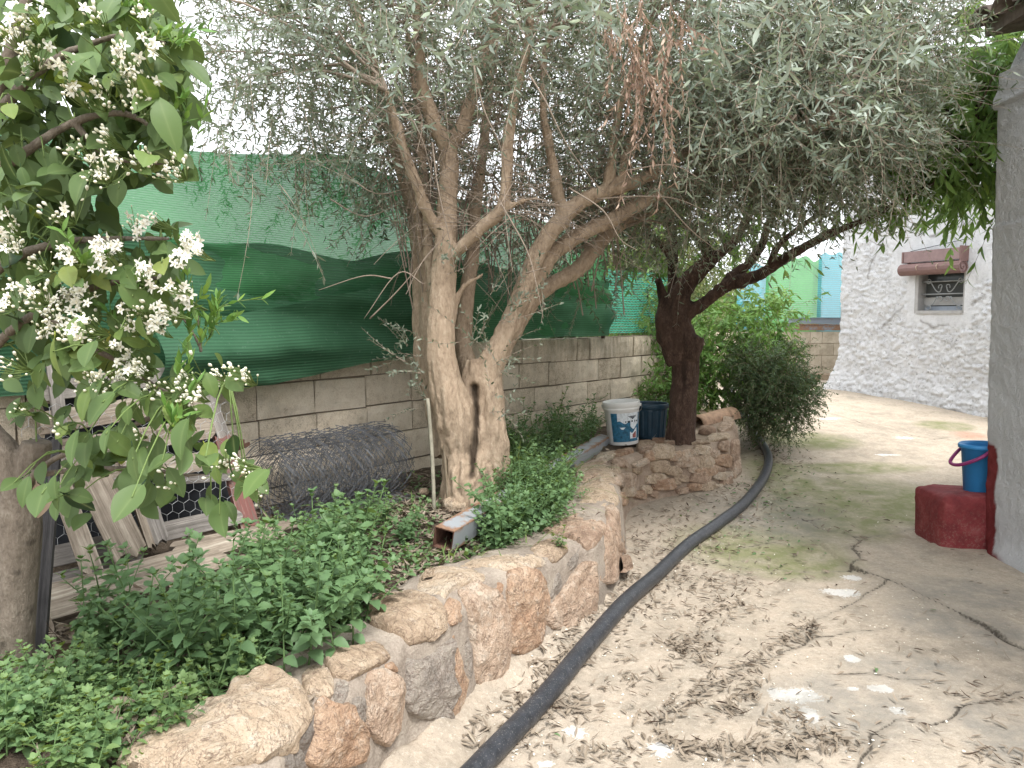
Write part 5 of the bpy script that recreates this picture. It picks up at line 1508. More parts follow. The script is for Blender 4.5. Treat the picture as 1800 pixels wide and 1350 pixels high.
bush('fine_leaved_bush', 'dark fine-leaved bush drooping over the hose at the end of the stone wall', 'bush', b2,
     [(2.55, 7.5, .84, .3, .33, .24, 1.6), (2.8, 7.5, .74, .2, .3, .2, 1.1), (2.4, 7.6, .6, .2, .25, .22, 1.0), (2.6, 7.4, .5, .2, .2, .18, .8), (2.4, 7.6, 1.0, .25, .3, .25, 1.0), (2.72, 7.6, 1.02, .18, .25, .18, .5)], 1700, (.12, .22), 11, .03, .0048, M['dark_leaf'], OLIVE, 22, .006, droop=.3, grav=.2, ang=.8, shell=.1)
b3 = np.array([1.75, 9.4, .2])
bush('background_tree', 'yellow-green bushy tree behind the turquoise mesh, left of the peach trunk', 'tree', b3,
     [(1.45, 9.3, 2.2, .5, .5, .65, 1.5), (1.7, 9.5, 1.6, .55, .5, .5, 1.2), (2.3, 9.6, 2.2, .6, .5, .6, 1.0), (1.3, 9.4, 2.9, .5, .5, .4, .6)], 1300, (.2, .4), 9, .055, .009, M['yellow_leaf'], OVATE, 20, .03, droop=.35, shell=.1)
b4 = np.array([1.35, 8.35, .45])
bush('dark_shrub', 'dark green shrub against the block wall between the mesh and the peach trunk', 'bush', b4,
     [(1.35, 8.2, 1.55, .3, .25, .4, 1), (1.6, 8.1, 1.05, .3, .25, .4, 1), (1.55, 7.7, .72, .25, .25, .25, .8)], 420, (.16, .34), 8, .06, .01, M['bright_leaf'], LANCE, 12, .01, droop=.5, grav=.5, shell=.15, tone=-.2)
b5 = np.array([3.35, 12.2, .35])
bush('pale_shrub', 'sparse pale shrub with tiny white flowers in front of the far block wall', 'bush', b5,
     [(3.3, 11.6, 1.0, .5, .3, .5, 1), (3.6, 11.8, .75, .35, .3, .4, .8), (3.75, 11.9, 1.3, .3, .3, .3, .3)], 260, (.2, .45), 8, .03, .006, M['yellow_leaf'], OVATE, 26, .005, droop=.4, shell=.1)
# trees beyond the nets; dark ones added to darken the nets' lower part
for i, (x, y, z, r, lab) in enumerate([(-5.5, 12.5, 1.3, 1.9, 'added dark broad tree far behind the shade net on the left'), (-1.8, 13.5, 1.2, 1.7, 'added dark bushy tree far behind the shade net and the olive trunk'), (1.9, 14.5, 1.5, 1.7, 'added dark tree far behind the turquoise mesh'), (4.2, 17.5, 1.3, 1.2, 'low pale tree standing far behind the coloured nets')]):
    bush('background_tree', lab, 'tree', (x, y, -.06), [(x, y, z, r, r * .8, r * .62, 1)], 1100, (.3, .7), 7, .12, .03, M['dark_leaf'] if i < 3 else M['yellow_leaf'], ROUND, 10, .05, shell=.3, droop=.3)

# bare sapling by the block wall
sb = at_z(1090, 718, .46)
sap = thing('sapling', 'thin bare forked sapling against the block wall behind the white bucket', 'sapling', tuple(sb))
mb = MB()
Ys = float(sb[1])
for wl, r in (([(1083, 715), (1080, 690), (1077, 650), (1079, 640)], .016), ([(1079, 642), (1086, 622), (1092, 605), (1100, 585)], .008), ([(1078, 640), (1073, 620), (1072, 600)], .006), ([(1084, 700), (1100, 665), (1118, 640), (1128, 615), (1150, 598)], .009), ([(1105, 655), (1130, 650), (1180, 658)], .005), ([(1083, 655), (1105, 645), (1140, 630), (1160, 605)], .005), ([(1080, 645), (1085, 640), (1120, 600)], .005)):
    C = catmull(np.array([at_y(a, b, Ys) + np.array([0, rng.normal(0, .03), 0]) for a, b in wl]), 5)
    V, Q = tube(C, np.linspace(r, r * .45, len(C)), 6); mb.add(V, Q)
mb.build('stem', M['sapling_bark'], sap, True)
st = np.array([at_y(a, b, Ys) for a, b in ((1098, 590), (1150, 600), (1160, 605), (1072, 602), (1140, 628), (1118, 640), (1050, 585), (1160, 655))])
(lv, lq, lr), (tv, tq) = twig_cloud(st, rand_dirs(len(st)), .1, .2, 4, .04, .012, OVATE, .8, .2, .0015, .2, .2, 1, .2)
obj('foliage', lv, lq, M['bright_leaf'], sap, False, {'rnd': lr})

# ================================================================== LEMON TREE
lb = at_z(22, 1208, .375)
Yl = float(lb[1])
lemon = thing('lemon_tree', 'blossoming lemon tree with broad leaves and a forked grey trunk at the bed edge', 'lemon tree', tuple(lb))
mb = MB(); SK = []
S_([(18, 1240, Yl, .068), (20, 1150, Yl, .062), (28, 1020, Yl, .061), (33, 920, Yl, .064), (25, 850, Yl, .062), (5, 800, Yl - .01, .05), (-30, 755, Yl - .02, .045), (-70, 680, Yl - .05, .04), (-90, 560, Yl - .1, .034), (-70, 400, Yl - .15, .028), (-20, 220, Yl - .2, .022), (30, 60, Yl - .25, .016), (60, -60, Yl - .25, .012)])
S_([(30, 880, Yl, .05), (48, 830, Yl, .045), (62, 790, Yl, .042), (64, 776, Yl, .04)])
S_([(45, 850, Yl - .04, .018), (75, 822, Yl - .1, .011), (110, 800, Yl - .14, .009), (180, 778, Yl - .18, .008), (250, 740, Yl - .2, .007), (310, 715, Yl - .22, .006), (350, 690, Yl - .25, .004)])
S_([(60, 835, Yl - .04, .012), (150, 825, Yl - .12, .008), (250, 825, Yl - .18, .007), (330, 835, Yl - .2, .005), (390, 830, Yl - .2, .004)])
S_([(-60, 680, Yl - .05, .02), (0, 600, Yl - .2, .014), (80, 540, Yl - .3, .011), (180, 500, Yl - .35, .009), (280, 490, Yl - .35, .006), (340, 520, Yl - .3, .004)])
S_([(-80, 560, Yl - .1, .02), (0, 470, Yl - .2, .014), (90, 430, Yl - .3, .01), (190, 420, Yl - .3, .008), (300, 420, Yl - .25, .005)])
S_([(-50, 330, Yl - .2, .02), (40, 270, Yl - .3, .013), (130, 215, Yl - .3, .01), (220, 200, Yl - .3, .008), (290, 240, Yl - .3, .005)])
S_([(-20, 220, Yl - .2, .016), (60, 130, Yl - .3, .012), (150, 80, Yl - .3, .009), (240, 60, Yl - .3, .006), (300, 80, Yl - .3, .004)])
S_([(70, 545, Yl - .3, .009), (140, 600, Yl - .35, .008), (220, 640, Yl - .35, .007), (300, 690, Yl - .35, .005), (400, 665, Yl - .35, .003)])
S_([(130, 215, Yl - .3, .009), (180, 270, Yl - .3, .007), (240, 285, Yl - .3, .005), (300, 290, Yl - .3, .003)])
S_([(260, 500, Yl - .35, .006), (330, 570, Yl - .3, .005), (355, 620, Yl - .3, .004), (345, 540, Yl - .3, .003)])
V, Q, Nn = remesh('trunk', mb, .0055)
st = V * np.array([1, 1, .25])
V = V + Nn * (.0035 * fbm(st * 34, 4, 230) + .005 * fbm(V * 12, 3, 231) * (V[:, 2] < 1.3))[:, None]
obj('trunk', V, Q, M['lemon_bark'], lemon, True, {'dark': np.clip((fbm(V * 30, 2, 233) - .35) * 2, 0, .5)})
SKL = np.concatenate([c[:, :3] for c in SK])

def leaf_mesh(seed, shape=LEMON, mat='lemon_leaf'):
    r = np.random.default_rng(seed)
    rows, c = shape
    fine = [(t, np.interp(t, [a for a, _ in rows], [b for _, b in rows])) for t in np.linspace(0, 1, 9)]
    V, Q, _ = blades(np.zeros((1, 3)), np.array([[0, 1.0, 0]]), np.array([[0, 0, 1.0]]), 1.0, .265 + r.uniform(-.04, .04), (fine, 3), r.uniform(.12, .45), r.uniform(.05, .4), None, r.uniform(.0, .012))
    V[:, 0] += r.uniform(-.12, .12) * V[:, 1] ** 2
    sv, sq = tube(np.array([[0, -.14, .01], [0, -.06, .0], [0, .03, 0]]), .014, 4)
    V2 = np.vstack([V, sv])
    return V2, [Q, sq + len(V)]
LEAFM = []
for i in range(14):
    V, f = leaf_mesh(300 + i)
    tone = [.02, .1, .18, .22, .3, .34, .38, .42, .5, .56, .62, .72, .84, .95][i]
    LEAFM.append(mesh_np('leaf', V, f, M['lemon_leaf'], True, {'rnd': np.full(len(V), tone), 'mid': np.concatenate([np.tile([0., 1., 0.], 9), np.zeros(len(V) - 27)])}))

def basis_euler(d, up):
    d = Vector(d).normalized(); s = d.cross(Vector(up)).normalized(); n = s.cross(d)
    return Matrix((( s[0], d[0], n[0]), (s[1], d[1], n[1]), (s[2], d[2], n[2]))).to_euler()

# clumps seen in the crown: (px, py, depth, spread px, leaves, mean tone)
CL = [(40, 60, 1.95, 60, 16, .5), (120, 40, 1.9, 60, 16, .45), (220, 40, 1.85, 60, 16, .5), (290, 60, 1.9, 35, 9, .45), (60, 160, 1.9, 60, 15, .35), (150, 140, 1.8, 60, 16, .6), (245, 130, 1.8, 50, 16, .55), (295, 160, 1.85, 30, 8, .4), (40, 250, 1.9, 60, 14, .25), (120, 240, 1.9, 60, 14, .25), (215, 210, 1.9, 50, 13, .2), (280, 235, 1.85, 30, 9, .35),
      (30, 340, 1.9, 50, 14, .3), (100, 320, 1.9, 45, 11, .3), (200, 310, 1.85, 30, 5, .6), (285, 280, 1.85, 35, 7, .7), (40, 430, 1.95, 60, 14, .2), (115, 390, 1.95, 40, 7, .2), (20, 520, 1.95, 40, 12, .3), (60, 490, 1.85, 40, 9, .5), (145, 480, 1.8, 40, 10, .7), (220, 470, 1.85, 40, 8, .65), (270, 500, 1.8, 40, 9, .7), (290, 430, 1.9, 30, 6, .5),
      (60, 580, 1.95, 50, 11, .15), (110, 610, 1.8, 40, 11, .75), (150, 620, 1.75, 30, 6, .55), (200, 580, 1.85, 40, 9, .65), (250, 590, 1.85, 30, 7, .5), (130, 690, 1.85, 45, 9, .35), (60, 720, 2.0, 50, 10, .08), (200, 680, 1.85, 40, 8, .4), (270, 680, 1.8, 45, 11, .6), (340, 690, 1.8, 40, 9, .65), (60, 650, 2.0, 45, 9, .1),
      (150, 780, 1.75, 50, 10, .55), (210, 730, 1.75, 40, 8, .3), (250, 790, 1.75, 45, 10, .5), (200, 830, 1.75, 45, 9, .3), (290, 800, 1.75, 40, 9, .45), (130, 860, 1.8, 45, 9, .12), (100, 880, 1.75, 30, 4, .15), (240, 860, 1.8, 35, 7, .35), (340, 790, 1.75, 35, 7, .45), (395, 820, 1.72, 35, 9, .5), (440, 850, 1.72, 25, 6, .6), (380, 870, 1.75, 30, 5, .4), (60, 830, 1.9, 40, 6, .1), (300, 740, 1.75, 40, 8, .6), (390, 650, 1.85, 25, 4, .6)]
cand = []
for (px, py, y, sp, n, tone) in CL:
    for _ in range(int(n * (2.2 if py < 640 else 1.05))):
        a, b = rng.normal(0, .62, 2) * sp
        cand.append((at_y(px + a, py + b, y + rng.normal(.14, .15)), tone))
rng.shuffle(cand) if False else None
order = rng.permutation(len(cand))
front = sorted(order, key=lambda i: cand[i][0][1])[:292]
fset = set(front)
tones = np.array([.02, .1, .18, .22, .3, .34, .38, .42, .5, .56, .62, .72, .84, .95])
def leaf_pose(p):
    a = SKL[np.argmin(np.linalg.norm(SKL - p, axis=1))]
    o = nrm(p - a)
    d = nrm(o * .5 + rng.normal(0, .45, 3) + np.array([.12, -.35, -.45]))
    up = nrm(np.array([rng.normal(0, .45), rng.normal(-.75, .4), .75 + rng.normal(0, .3)]))
    return d, up
sb_, sd_, su_, sl_, sr_ = [], [], [], [], []
for i in range(len(cand)):
    p, tone = cand[i]
    d, up = leaf_pose(p)
    tt = np.clip(tone - .13 + rng.normal(0, .27), 0, 1)
    L = np.clip(rng.normal(.073, .017), .04, .115)
    if i in fset:
        j = int(np.argmin(np.abs(tones - tt)))
        inst('leaf', LEAFM[j], p - d * L * .4, basis_euler(d, up), (L * rng.uniform(.85, 1.25), L, L), lemon)
    else:
        sb_.append(p - d * L * .4); sd_.append(d); su_.append(up); sl_.append(L); sr_.append(tt)
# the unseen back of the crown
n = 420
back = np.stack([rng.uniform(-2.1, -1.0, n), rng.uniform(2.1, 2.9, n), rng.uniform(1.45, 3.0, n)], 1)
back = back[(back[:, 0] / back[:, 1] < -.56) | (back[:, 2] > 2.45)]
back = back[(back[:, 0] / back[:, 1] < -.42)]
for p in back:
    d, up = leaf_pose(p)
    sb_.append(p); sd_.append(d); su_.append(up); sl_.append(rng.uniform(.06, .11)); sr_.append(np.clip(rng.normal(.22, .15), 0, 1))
# inner leaves filling the clumps, their shade put in as darker leaf tones
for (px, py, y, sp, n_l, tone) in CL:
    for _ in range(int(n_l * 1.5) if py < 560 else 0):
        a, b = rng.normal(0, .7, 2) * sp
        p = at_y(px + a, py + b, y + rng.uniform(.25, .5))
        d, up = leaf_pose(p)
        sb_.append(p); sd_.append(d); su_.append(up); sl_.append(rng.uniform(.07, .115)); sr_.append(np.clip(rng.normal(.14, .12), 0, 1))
sl_ = np.array(sl_)
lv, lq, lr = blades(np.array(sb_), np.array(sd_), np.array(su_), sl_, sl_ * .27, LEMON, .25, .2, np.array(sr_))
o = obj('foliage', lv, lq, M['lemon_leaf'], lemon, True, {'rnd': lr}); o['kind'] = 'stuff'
# leaf stalk twigs
tp = np.array([c[0] for c in cand])
tw = []
for p in tp[::3]:
    a = SKL[np.argmin(np.linalg.norm(SKL - p, axis=1))]
    k_ = np.linspace(0, 1, 5)[:, None]
    tw.append(a + (p - a) * k_ + np.array([0, 0, .03]) * np.sin(np.pi * k_))
V, Q = tubes_many(np.array(tw), .0028, .0015, 4); o = obj('twigs', V, Q, M['green_twig'], lemon, True); o['kind'] = 'stuff'
# narrow young leaves on the shoots
st = np.concatenate([at_y(a, b, y) + rng.normal(0, .01, (m_, 3)) for a, b, y, m_ in ((345, 600, 1.85, 4), (360, 570, 1.85, 3), (385, 570, 1.85, 3), (330, 560, 1.85, 3), (205, 40, 1.85, 3), (230, 20, 1.85, 3), (310, 90, 1.85, 3), (150, 470, 1.75, 2), (215, 555, 1.8, 3), (300, 760, 1.75, 3), (310, 660, 1.8, 2), (345, 240, 1.85, 1), (295, 235, 1.85, 2), (255, 90, 1.8, 2))])
dr = np.stack([rng.normal(.15, .35, len(st)), rng.normal(-.1, .3, len(st)), rng.uniform(.4, 1, len(st))], 1)
(lv, lq, lr), (tv, tq) = twig_cloud(st, dr, rng.uniform(.06, .13, len(st)), .0, 6, .038, .0065, LANCE, .6, -.1, .0016, -.05, .2, .9)
o = obj('young_shoots', lv, lq, M['bright_leaf'], lemon, True, {'rnd': np.clip(lr + .15, 0, 1)}); o['kind'] = 'stuff'
o = obj('shoot_stems', tv, tq, M['green_twig'], lemon, True); o['kind'] = 'stuff'
# curled dry leaf hanging at the trunk
V, f = leaf_mesh(390)
V[:, 2] += .35 * (V[:, 0] / .27) ** 2 * .6
o = bpy.data.objects.new('dry_leaf', mesh_np('dry_leaf', V, f, M['dead_leaf'], True, {'rnd': np.full(len(V), .95)}))
o.location = at_y(64, 850, Yl - .07) - lb; o.rotation_euler = basis_euler((.1, -.15, -1), (.7, -.6, .2)); o.scale = (.1, .1, .1); o.parent = lemon; COL.objects.link(o)
o['label'] = 'curled dry tan leaf'
# blossom: five-petalled flowers and bud clusters
def flower_mesh(seed):
    r = np.random.default_rng(seed)
    a = np.arange(5) * 2 * np.pi / 5 + r.uniform(-.12, .12, 5)
    el = r.uniform(.2, .75)
    d = np.stack([np.cos(a) * math.cos(el), np.sin(a) * math.cos(el), np.full(5, math.sin(el)) + r.uniform(-.15, .15, 5)], 1)
    up = np.stack([-np.cos(a) * math.sin(el), -np.sin(a) * math.sin(el), np.full(5, math.cos(el))], 1)
    V, Q, rn = blades(np.zeros((5, 3)), d, up, 1.0, .24, ([(0, .4), (.3, .9), (.65, .95), (.9, .5), (1, .1)], 3), .25, .25, np.full(5, .8))
    m = MB().add(V, Q, rn)
    V, Q = tube(np.array([[0, 0, -.1], [0, 0, .25], [0, 0, .5]]), np.array([.1, .13, .1]), 6); m.add(V, Q, .2)
    V, f, rn = m.out()
    return mesh_np('flower', V, f, M['petal'], True, {'rnd': rn})
FLM = [flower_mesh(400 + i) for i in range(5)]
BC = [(45, 30, 25, 4, 12), (20, 60, 20, 3, 8), (65, 95, 28, 4, 12), (120, 120, 22, 5, 6), (130, 165, 18, 3, 5), (175, 170, 25, 2, 10), (215, 95, 22, 4, 12), (225, 125, 20, 3, 10), (245, 165, 26, 3, 14), (160, 25, 20, 2, 6), (250, 20, 18, 1, 8), (270, 85, 15, 3, 5), (180, 298, 26, 5, 12), (205, 280, 14, 2, 3), (255, 280, 20, 0, 12), (305, 295, 22, 1, 16), (135, 260, 18, 0, 6), (185, 240, 16, 0, 9),
      (10, 400, 25, 5, 8), (20, 430, 20, 4, 8), (110, 375, 30, 1, 8), (240, 395, 22, 5, 5), (265, 385, 15, 3, 3), (330, 425, 20, 7, 4), (345, 440, 12, 5, 2), (320, 455, 14, 5, 2), (120, 450, 22, 7, 6), (180, 450, 24, 8, 4), (170, 430, 15, 4, 3), (205, 440, 12, 4, 3), (20, 525, 20, 6, 10), (60, 520, 22, 2, 12), (85, 545, 14, 1, 6), (115, 520, 24, 6, 9), (145, 520, 22, 7, 8), (255, 485, 24, 9, 4), (300, 500, 16, 2, 4), (320, 515, 14, 5, 3), (330, 530, 10, 4, 2),
      (75, 580, 14, 1, 10), (115, 565, 22, 4, 12), (145, 575, 24, 5, 16), (125, 590, 14, 2, 10), (240, 545, 14, 3, 6), (280, 560, 22, 5, 8), (275, 580, 14, 3, 3), (240, 575, 18, 1, 12), (290, 545, 14, 2, 4), (170, 670, 22, 2, 20), (235, 640, 22, 6, 14), (245, 650, 14, 4, 10), (215, 660, 14, 2, 8), (200, 610, 12, 2, 4), (265, 690, 14, 1, 10), (320, 690, 24, 2, 20), (330, 670, 20, 0, 14), (345, 695, 12, 3, 8), (385, 660, 14, 1, 10), (405, 650, 12, 2, 5), (430, 665, 14, 1, 14), (385, 815, 20, 3, 10), (420, 815, 14, 3, 6), (430, 840, 18, 6, 6), (455, 845, 14, 5, 4), (450, 870, 12, 3, 4), (300, 850, 14, 1, 4), (15, 640, 22, 3, 8), (30, 720, 14, 2, 3), (240, 760, 12, 0, 5), (100, 750, 12, 2, 3), (70, 460, 18, 3, 8)]
bud_b, bud_d, bud_s, nfl = [], [], [], 0
peds = []
for (px, py, sp, nf, nb) in BC:
    y = 1.72 + (.06 if py > 350 else .02) + rng.uniform(-.05, .06)
    c = at_y(px, py, y)
    root = c + np.array([rng.normal(0, .02), .05, -.02])
    for _ in range(int(nf * 1.55 + .5)):
        a, b = rng.normal(0, .55, 2) * sp
        p = at_y(px + a, py + b, y + rng.normal(0, .025))
        d = nrm(np.array([rng.normal(0, .6), -.9 + rng.normal(0, .3), .3 + rng.normal(0, .5)]))
        nfl += 1
        if nfl <= 298:
            e = Vector(d).to_track_quat('Z', 'Y').to_euler()
            inst('flower', FLM[rng.integers(5)], p, e, rng.uniform(.0105, .0155), lemon)
        peds.append((root, p))
    for _ in range(int(nb * 2.2)):
        a, b = rng.normal(0, .6, 2) * sp
        p = at_y(px + a, py + b, y + rng.normal(0, .03))
        bud_b.append(p); bud_d.append(nrm(p - root + rng.normal(0, .015, 3) + np.array([0, -.01, .01]))); bud_s.append(rng.uniform(.35, 1.1))
        peds.append((root, p))
mb = MB()
ring = np.arange(6) * np.pi / 3
for b, d, s in zip(bud_b, bud_d, bud_s):
    A, B = frame_of(np.array(d))
    prof = [(0, .001), (.25, .003), (.6, .0041), (.85, .0031), (1, .0005)]
    V = np.array([b + d * t * .014 * s + s * r * (math.cos(a) * A + math.sin(a) * B) for t, r in prof for a in ring])
    i, j = np.meshgrid(np.arange(4), np.arange(6), indexing='ij')
    Q = np.stack([i * 6 + j, i * 6 + (j + 1) % 6, (i + 1) * 6 + (j + 1) % 6, (i + 1) * 6 + j], -1).reshape(-1, 4)
    mb.add(V, Q, np.clip(.25 + .6 * s + rng.normal(0, .1), 0, 1))
o = mb.build('buds', M['bud'], lemon, True); o['kind'] = 'stuff'
PD = np.array([[a, (a + b) / 2 + np.array([0, 0, -.004]), b] for a, b in peds])
V, Q = tubes_many(PD, .0013, .0008, 3); o = obj('flower_stalks', V, Q, M['green_twig'], lemon); o['kind'] = 'stuff'

# ================================================================== ROLL OF CHAIN LINK
rl = at_y(466, 858, 4.0); rr0 = at_y(682, 822, 4.62)
rl[2] = max(rl[2], .635); rr0[2] = .645
ax = nrm(rr0 - rl); RL = np.linalg.norm(rr0 - rl)
A, B = frame_of(ax)
roll = thing('chain_link_roll', 'loose roll of rusty grey chain link wire lying against the block wall', 'wire roll', tuple((rl + rr0) / 2 - np.array([0, 0, .2])))
LAY = []
for layer, R in enumerate((.232, .224, .212, .198, .182, .163, .142, .118, .09)):
    Ps = []; LAY.append(Ps)
    n = max(8, int(2 * np.pi * R / (.078 if layer < 2 else .06)))
    m_ = int(RL / (.04 if layer < 2 else .032))
    kq = np.arange(m_ + 1)
    for i in range(n):
        a0 = i * 2 * np.pi / n + layer * .7
        a = a0 + (kq % 2) * (2 * np.pi / n) * .97 + kq * .03 * (1 + .3 * layer) + .12 * np.sin(kq * .35 + layer)
        rad = R * (1 + .04 * np.sin(a * 2 + layer)) + (kq % 2) * .003 + rng.normal(0, .004, m_ + 1)
        along = kq / m_ * (RL + rng.normal(0, .012)) + layer * .006
        Ps.append(rl + along[:, None] * ax + (rad * np.cos(a))[:, None] * A + (rad * np.sin(a) * .95)[:, None] * B)
rw = np.concatenate([np.full(len(p_), .0026 if i < 3 else .0016) for i, p_ in enumerate([0])]) if 0 else .0022
V, Q = zip(*[tubes_many(np.array(p_), .0024 if i < 2 else .0018, .0024 if i < 2 else .0018, 3) for i, p_ in enumerate(LAY)])
mbr = MB()
for a_, b_ in zip(V, Q): mbr.add(a_, b_)
V, Q, _ = mbr.out()
o = obj('wire_mesh', V, Q, M['wire'], roll); o['kind'] = 'stuff'
# loose outer flap edge
Ps = []
for i in range(14):
    kq = np.arange(int(RL / .027) + 1)
    a = -1.9 - i * .05 + (kq % 2) * .05
    rad = .215 + i * .012
    Ps.append(rl + (kq * .027)[:, None] * ax + (rad * np.cos(a))[:, None] * A + (rad * np.sin(a) * .95)[:, None] * B)
Pf = np.array(Ps); Pf[..., 2] = np.maximum(Pf[..., 2], .45)
V, Q = tubes_many(Pf, .0018, .0018, 3)
o = obj('loose_flap', V, Q, M['wire'], roll); o['kind'] = 'stuff'

# ================================================================== SQUARE STEEL TUBE
e0 = at_y(779, 948, 3.42); e1 = at_y(1062, 775, 6.3)
tx_ = nrm(e1 - e0); TL = np.linalg.norm(e1 - e0)
ts = nrm(np.cross(tx_, [0, 0, 1])); tu = np.cross(ts, tx_)
rot_ = math.radians(-9)
ts, tu = ts * math.cos(rot_) + tu * math.sin(rot_), tu * math.cos(rot_) - ts * math.sin(rot_)
H, T = .049, .005
tb = thing('square_steel_tube', 'square hollow steel tube lying through the weeds from the olive foot to the buckets', 'steel tube', tuple(e0))
def sq(h, x):
    return [e0 + tx_ * x + ts * a * h + tu * b * h for a, b in ((-1, -1), (1, -1), (1, 1), (-1, 1))]
xs = np.linspace(0, TL, 40)
outer = np.array([sq(H, x) for x in xs]).reshape(-1, 3); innr = np.array([sq(H - T, x) for x in xs]).reshape(-1, 3)
q = np.array([[i * 4 + j, i * 4 + (j + 1) % 4, (i + 1) * 4 + (j + 1) % 4, (i + 1) * 4 + j] for i in range(39) for j in range(4)])
# finer side strips so the rust can gather along the arrises
Vm, Fm, Em = [], [], []
off = 0
for j in range(4):
    a, b = [(-1, -1), (1, -1), (1, 1), (-1, 1)][j], [(-1, -1), (1, -1), (1, 1), (-1, 1)][(j + 1) % 4]
    tt = np.array([0, .08, .2, .5, .8, .92, 1])
    G = np.array([[e0 + tx_ * x + ts * (a[0] + (b[0] - a[0]) * t) * H + tu * (a[1] + (b[1] - a[1]) * t) * H for t in tt] for x in xs])
    E = np.tile(np.abs(tt - .5) * 2, (len(xs), 1)) ** 3
    E = np.maximum(E, np.clip(1 - xs / .05, 0, 1)[:, None] * .8) + (.22 if j == 2 else 0)
    Vm.append(G.reshape(-1, 3)); Fm.append(grid_q(len(xs), 7) + off); Em.append(E.ravel()); off += len(xs) * 7
obj('tube_wall', np.concatenate(Vm), np.concatenate(Fm)[:, ::-1], M['steel'], tb, False, {'edge': np.concatenate(Em)})
obj('bore', innr, q, M['steel_in'], tb, False)
for x, f in ((0, 1), (TL, -1)):
    V = np.array(sq(H, x) + sq(H - T, x)) - tx_ * .0005 * f
    obj('cut_end', V, np.array([[j, (j + 1) % 4, 4 + (j + 1) % 4, 4 + j] for j in range(4)]), M['rusty'], tb)
cz = MB()
for x in (1.0, 2.4):
    p = e0 + tx_ * x; 
o = None

# ================================================================== BLACK HOSE
HP = [(740, 1470), (800, 1392), (850, 1338), (960, 1222), (1050, 1112), (1130, 1030), (1200, 965), (1262, 920), (1312, 880), (1343, 838), (1351, 806), (1340, 780), (1326, 762), (1317, 748), (1318, 738)]
def hose_pt(a, b):
    p = on_path(a, b)
    for _ in range(6): p = at_z(a, b, float(path_z(np.array([p[0]]), np.array([p[1]]))[0]) + .04)
    return p
hp_ = np.array([hose_pt(a, b) for a, b in HP]); hp_ = np.vstack([hp_, hp_[-1] + np.array([.05, .8, .03]), hp_[-1] + np.array([.35, 2.0, .05])])
C = catmull(hp_, 12)
C[:, 2] = path_z(C[:, 0], C[:, 1]) + .039
for _ in range(10): C[1:-1, 2] = (C[:-2, 2] + C[1:-1, 2] * 2 + C[2:, 2]) / 4
V, Q = tube(C, .039, 20)
o = obj('hose', V, Q, M['pipe'], None, True, None, C[0]); tag(o, 'thick black plastic hose winding along the path beside the stone wall', 'hose')

# ================================================================== BUCKETS AND POT
def lathe(prof, n=36, sx=1, sy=1):
    a = np.arange(n) * 2 * np.pi / n
    V = np.array([[r * math.cos(t) * sx, r * math.sin(t) * sy, z] for r, z in prof for t in a])
    m = len(prof)
    i, j = np.meshgrid(np.arange(m - 1), np.arange(n), indexing='ij')
    Q = np.stack([i * n + j, i * n + (j + 1) % n, (i + 1) * n + (j + 1) % n, (i + 1) * n + j], -1).reshape(-1, 4)
    return V, Q
def soil_or(p, z): return np.array([p[0], p[1], z])
wb = at_z(1096, 779, .455)
bk_ = thing('paint_bucket', 'white plastic paint bucket with blue label standing on the stone wall', 'bucket', tuple(wb))
tilt = Matrix.Rotation(math.radians(-4), 3, 'Y')
def rotv(V): return V @ np.array(tilt).T + wb
V, Q = lathe([(.0, .0), (.118, .0), (.122, .006), (.143, .285), (.149, .29), (.149, .3), (.145, .305), (.152, .31), (.153, .345), (.15, .352), (.146, .35), (.138, .29), (.116, .01), (0, .008)], 40)
obj('body', rotv(V), Q, M['white_plastic'], bk_, True)
def patch(a0, a1, z0, z1, dr, mat, name, jag=0, n=14, mz=6):
    a = np.radians(np.linspace(a0, a1, n)); z = np.linspace(z0, z1, mz)
    A_, Z_ = np.meshgrid(a, z, indexing='ij')
    if jag:
        Z_ = Z_ + jag * np.sin(A_ * 9 + z0 * 40) * (np.arange(mz) / (mz - 1))[None]
    R = .122 + (Z_ / .285) * .021 + dr
    V = np.stack([R * np.cos(A_), R * np.sin(A_), Z_], -1)
    return obj(name, rotv(V.reshape(-1, 3)), grid_q(n, mz), mat, bk_, True)
patch(-137, -22, .03, .265, .0008, M['label_white'], 'label')
patch(-137, -114, .03, .265, .0016, M['blue_label'], 'label_band')
patch(-114, -34, .03, .15, .0016, M['blue_label'], 'label_band', .02)
patch(-114, -70, .15, .19, .0018, M['blue_label'], 'label_band', .012)
patch(-34, -24, .05, .26, .0018, M['blue_label'], 'label_band', 0)
patch(-72, -42, .055, .12, .0024, M['label_white'], 'label_swatch', .02)
patch(-62, -46, .06, .1, .003, M['label_red'], 'label_swatch', .012)
for (a0, a1, z0, z1) in ((-78, -44, .236, .24), (-74, -48, .229, .235), (-69, -53, .221, .228), (-64, -58, .212, .22), (-88, -84, .188, .2), (-80, -72, .186, .202), (-66, -60, .19, .204), (-54, -50, .188, .204), (-46, -38, .19, .2)):
    patch(a0, a1, z0, z1, .0026, M['label_dark'], 'label_mark', 0, 5, 2)
hw = np.array([(math.cos(t) * .152, .0, 0) for t in np.linspace(0, 1, 2)])
wp = [(.153 * math.cos(math.radians(-20)), .153 * math.sin(math.radians(-20)), .318)] + [(.165 * math.cos(math.radians(a)), .165 * math.sin(math.radians(a)), .318 - .11 * math.sin(math.pi * i / 6)) for i, a in enumerate((-14, 10, 45, 80, 115, 140, 158))] + [(.153 * math.cos(math.radians(160)), .153 * math.sin(math.radians(160)), .318)]
V, Q = tube(catmull(np.array(wp), 5), .0028, 6)
obj('wire_handle', rotv(V), Q, M['thin_wire'], bk_, True)
